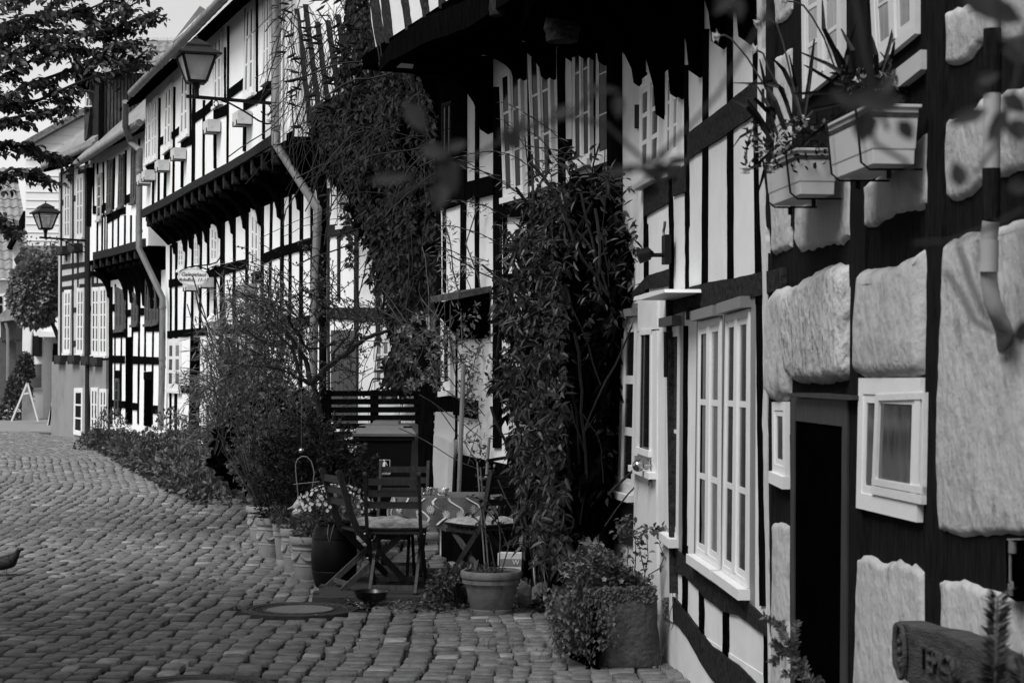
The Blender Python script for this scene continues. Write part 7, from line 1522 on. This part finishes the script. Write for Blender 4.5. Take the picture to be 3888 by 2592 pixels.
for i in range(9): a = i*.7; mb.sphere(c+FS.d*(.023*math.cos(a))+V((0, 0, .042*math.sin(a))), .010, 7, 5)
mb.build('emblem', M_SIGN, CS, True)
text3d('lettering', 'TEPICH', M_SIGN, CS, FS.pt(*NZ(780, 1405), .032), -FS.d, V((0, 0, 1)), .095, .008)
TH = thing('thermometer', 'dark framed glass thermometer marked 28 on the near wall, right edge', 'thermometer'); mb = MB(); FT = Facade((1.55, 3.5), (1.087, 7.82), .0)
FT.poly(mb, zz(NZ, (1385, 225), (1540, 225), (1545, 790), (1480, 810), (1400, 760)), .045, back=.0); mb.build('backboard', M_DOORD, TH)
mb = MB(); mb.tube([FT.pt(*NZ(1430, y), .06) for y in (370, 500, 620)], .004, 8); mb.tube([FT.pt(*NZ(1430, 640), .06), FT.pt(*NZ(1430, 755), .06)], [.006, .009], 10); mb.tube([FT.pt(*NZ(1455, 250), .055), FT.pt(*NZ(1452, 360), .055)], .012, 10); mb.build('glass_tube', mat('tube_glass', .14, .1, .3, 30, 0, spec=.6), TH, True)
mb = MB(); FT.poly(mb, zz(NZ, (1398, 228), (1530, 226), (1528, 240), (1400, 244)), .06); mb.build('top_bar', M_PAINTG, TH)
text3d('lettering', '28', M_PAINTG, TH, FT.pt(*NZ(1440, 660), .072), -FT.d, V((0, 0, 1)), .03, .001)

# --- sprigs near the viewer: box shrub before the black door, conifer shoot at the right
def sprig(name, label, cat, stems, D, m, LL, WW, k, both=True, mt_=None, hi=True):
    t = thing(name, label, cat); mt = MB(); mb = MB()
    for P_ in stems:
        pts = [at(x, y, D+pr.uniform(-.02, .02)) for x, y in P_]; fine = []
        for j in range(len(pts)-1):
            for q in range(k): fine.append(pts[j].lerp(pts[j+1], q/k))
        fine.append(pts[-1]); mt.tube(fine, [.0035*(1-.6*j/len(fine)) for j in range(len(fine))], 5)
        for j, p in enumerate(fine[1:]):
            ax = (fine[min(j+2, len(fine)-1)]-fine[j]).normalized(); sd_ = ax.cross(V((0, 1, 0))).normalized()
            for s in (-1, 1): leaf(mb, p, sd_*s+ax*.7+rv(.35), V((0, -.7, .7))+rv(.4), LL*pr.uniform(.7, 1.2), WW*pr.uniform(.8, 1.2), .15, hi=hi)
    mt.build('stem', mt_ or M_STEM, t); mb.build('foliage', m, t); return t
sprig('box_shrub', 'small box shrub sprigs rising at the foot of the black door', 'shrub', [[Z12(*p) for p in P_] for P_ in (((620, 1700), (540, 1430), (490, 1330), (430, 1210), (340, 1150)), ((560, 1500), (500, 1390), (440, 1350), (390, 1310)), ((640, 1700), (600, 1500), (580, 1420)), ((520, 1440), (530, 1300), (540, 1180)), ((500, 1360), (420, 1400), (390, 1440)), ((700, 1700), (630, 1540), (560, 1500), (460, 1510)), ((480, 1310), (450, 1240), (440, 1190)), ((660, 1700), (650, 1560), (690, 1540)))], 5.6, L_MID, .020, .010, 7)
t = sprig('conifer_shoot', 'upright blurred conifer shoot near the right edge, close to the viewer', 'conifer', [[NZ(*p) for p in P_] for P_ in (((1260, 1900), (1280, 1560), (1290, 1300), (1305, 1000), (1318, 760)), ((1270, 1900), (1292, 1500), (1300, 1200), (1310, 900)), ((1200, 1900), (1250, 1650), (1270, 1400)), ((1560, 1700), (1540, 1500), (1575, 1400)), ((850, 1900), (900, 1650), (870, 1500)), ((1000, 1950), (950, 1700), (980, 1560)))], 3.4, L_NEED, .032, .005, 18, hi=False)

# --- out-of-focus twigs right in front of the viewer
t = thing('foreground_twig', 'blurred leafy branch hanging close to the viewer across the upper right', 'branch'); mt = MB(); mb = MB(); D = 1.25
def fb_(P_, r_=.0016, D_=D):
    pts = [at(x*DS, y*DS, D_) for x, y in P_]; fine = []
    for j in range(len(pts)-1):
        for q in range(4): fine.append(pts[j].lerp(pts[j+1], q/4))
    fine.append(pts[-1]); mt.tube(fine, r_, 6)
for P_ in (((1775, -40), (1745, 60), (1700, 130), (1650, 215), (1585, 290), (1520, 350), (1440, 400)), ((880, 470), (960, 425), (1050, 385), (1140, 330), (1230, 285), (1310, 270), (1390, 285), (1470, 360), (1550, 390)), ((1585, 290), (1540, 330), (1500, 400), (1450, 440)), ((1300, 270), (1380, 205), (1420, 210)), ((2200, 560), (2230, 650), (2260, 720), (2352, 790)), ((2170, 620), (2210, 680), (2240, 740), (2310, 770)), ((2352, 480), (2280, 520), (2180, 555), (2100, 560)), ((1990, 250), (2010, 330), (2080, 370), (2110, 440)), ((2360, 60), (2330, 200), (2290, 330), (2240, 400)), ((1960, -20), (1985, 120), (2010, 220), (2040, 300)), ((2280, -20), (2300, 90), (2360, 150))): fb_(P_)
# blobs: x, y, length px, width px, angle (display pixels)
for x, y, l_, w_, a in ((955, 270, 95, 58, -55), (1000, 350, 70, 50, -20), (1050, 335, 60, 34, 20), (900, 410, 110, 34, 5), (1030, 400, 100, 60, -70), (1010, 450, 80, 60, -100), (1380, 205, 90, 22, -5), (1190, 300, 80, 40, 60), (1170, 320, 60, 50, 140), (1290, 255, 60, 30, 30), (1420, 245, 60, 36, -90), (1440, 390, 110, 26, 10), (1520, 395, 110, 40, 0), (1560, 370, 70, 30, 10), (1510, 410, 60, 40, -60), (1690, 20, 60, 50, -70), (1660, 10, 60, 40, -130),
                        (2000, 235, 110, 70, 165), (2030, 235, 110, 70, 10), (1985, 290, 90, 75, -100), (2000, 200, 80, 40, 100), (1940, 230, 80, 40, 150), (2040, 190, 60, 36, 60), (2080, 300, 60, 50, -50), (2250, 10, 90, 80, -60), (2300, 30, 120, 80, -20), (2270, 180, 60, 36, 20), (2255, 210, 50, 40, -30), (2220, 270, 110, 50, 200), (2290, 290, 110, 46, 240), (2330, 240, 80, 60, -40), (2200, 400, 70, 50, 100), (2340, 300, 60, 90, -90), (2340, 430, 60, 50, 0), (2350, 760, 60, 60, 90), (2310, 825, 30, 18, 200), (2340, 120, 80, 90, -60), (1760, 40, 40, 30, 100)):
    c = at(x*DS, y*DS, D+pr.uniform(-.12, .1)); k = DS/FX*D; an = math.radians(a); d = V((math.cos(an), pr.uniform(-.3, .3), math.sin(an))); leaf(mb, c-d*l_*k*.5, d, V((0, -1, .3)), l_*k, w_*k, .1, hi=True, t=2.6 if x < 960 and y < 300 else 1)
mt.build('stem', M_BARK, t); mb.build('foliage', leafmat('leaf_near', .03, .6, .35, .2), t)
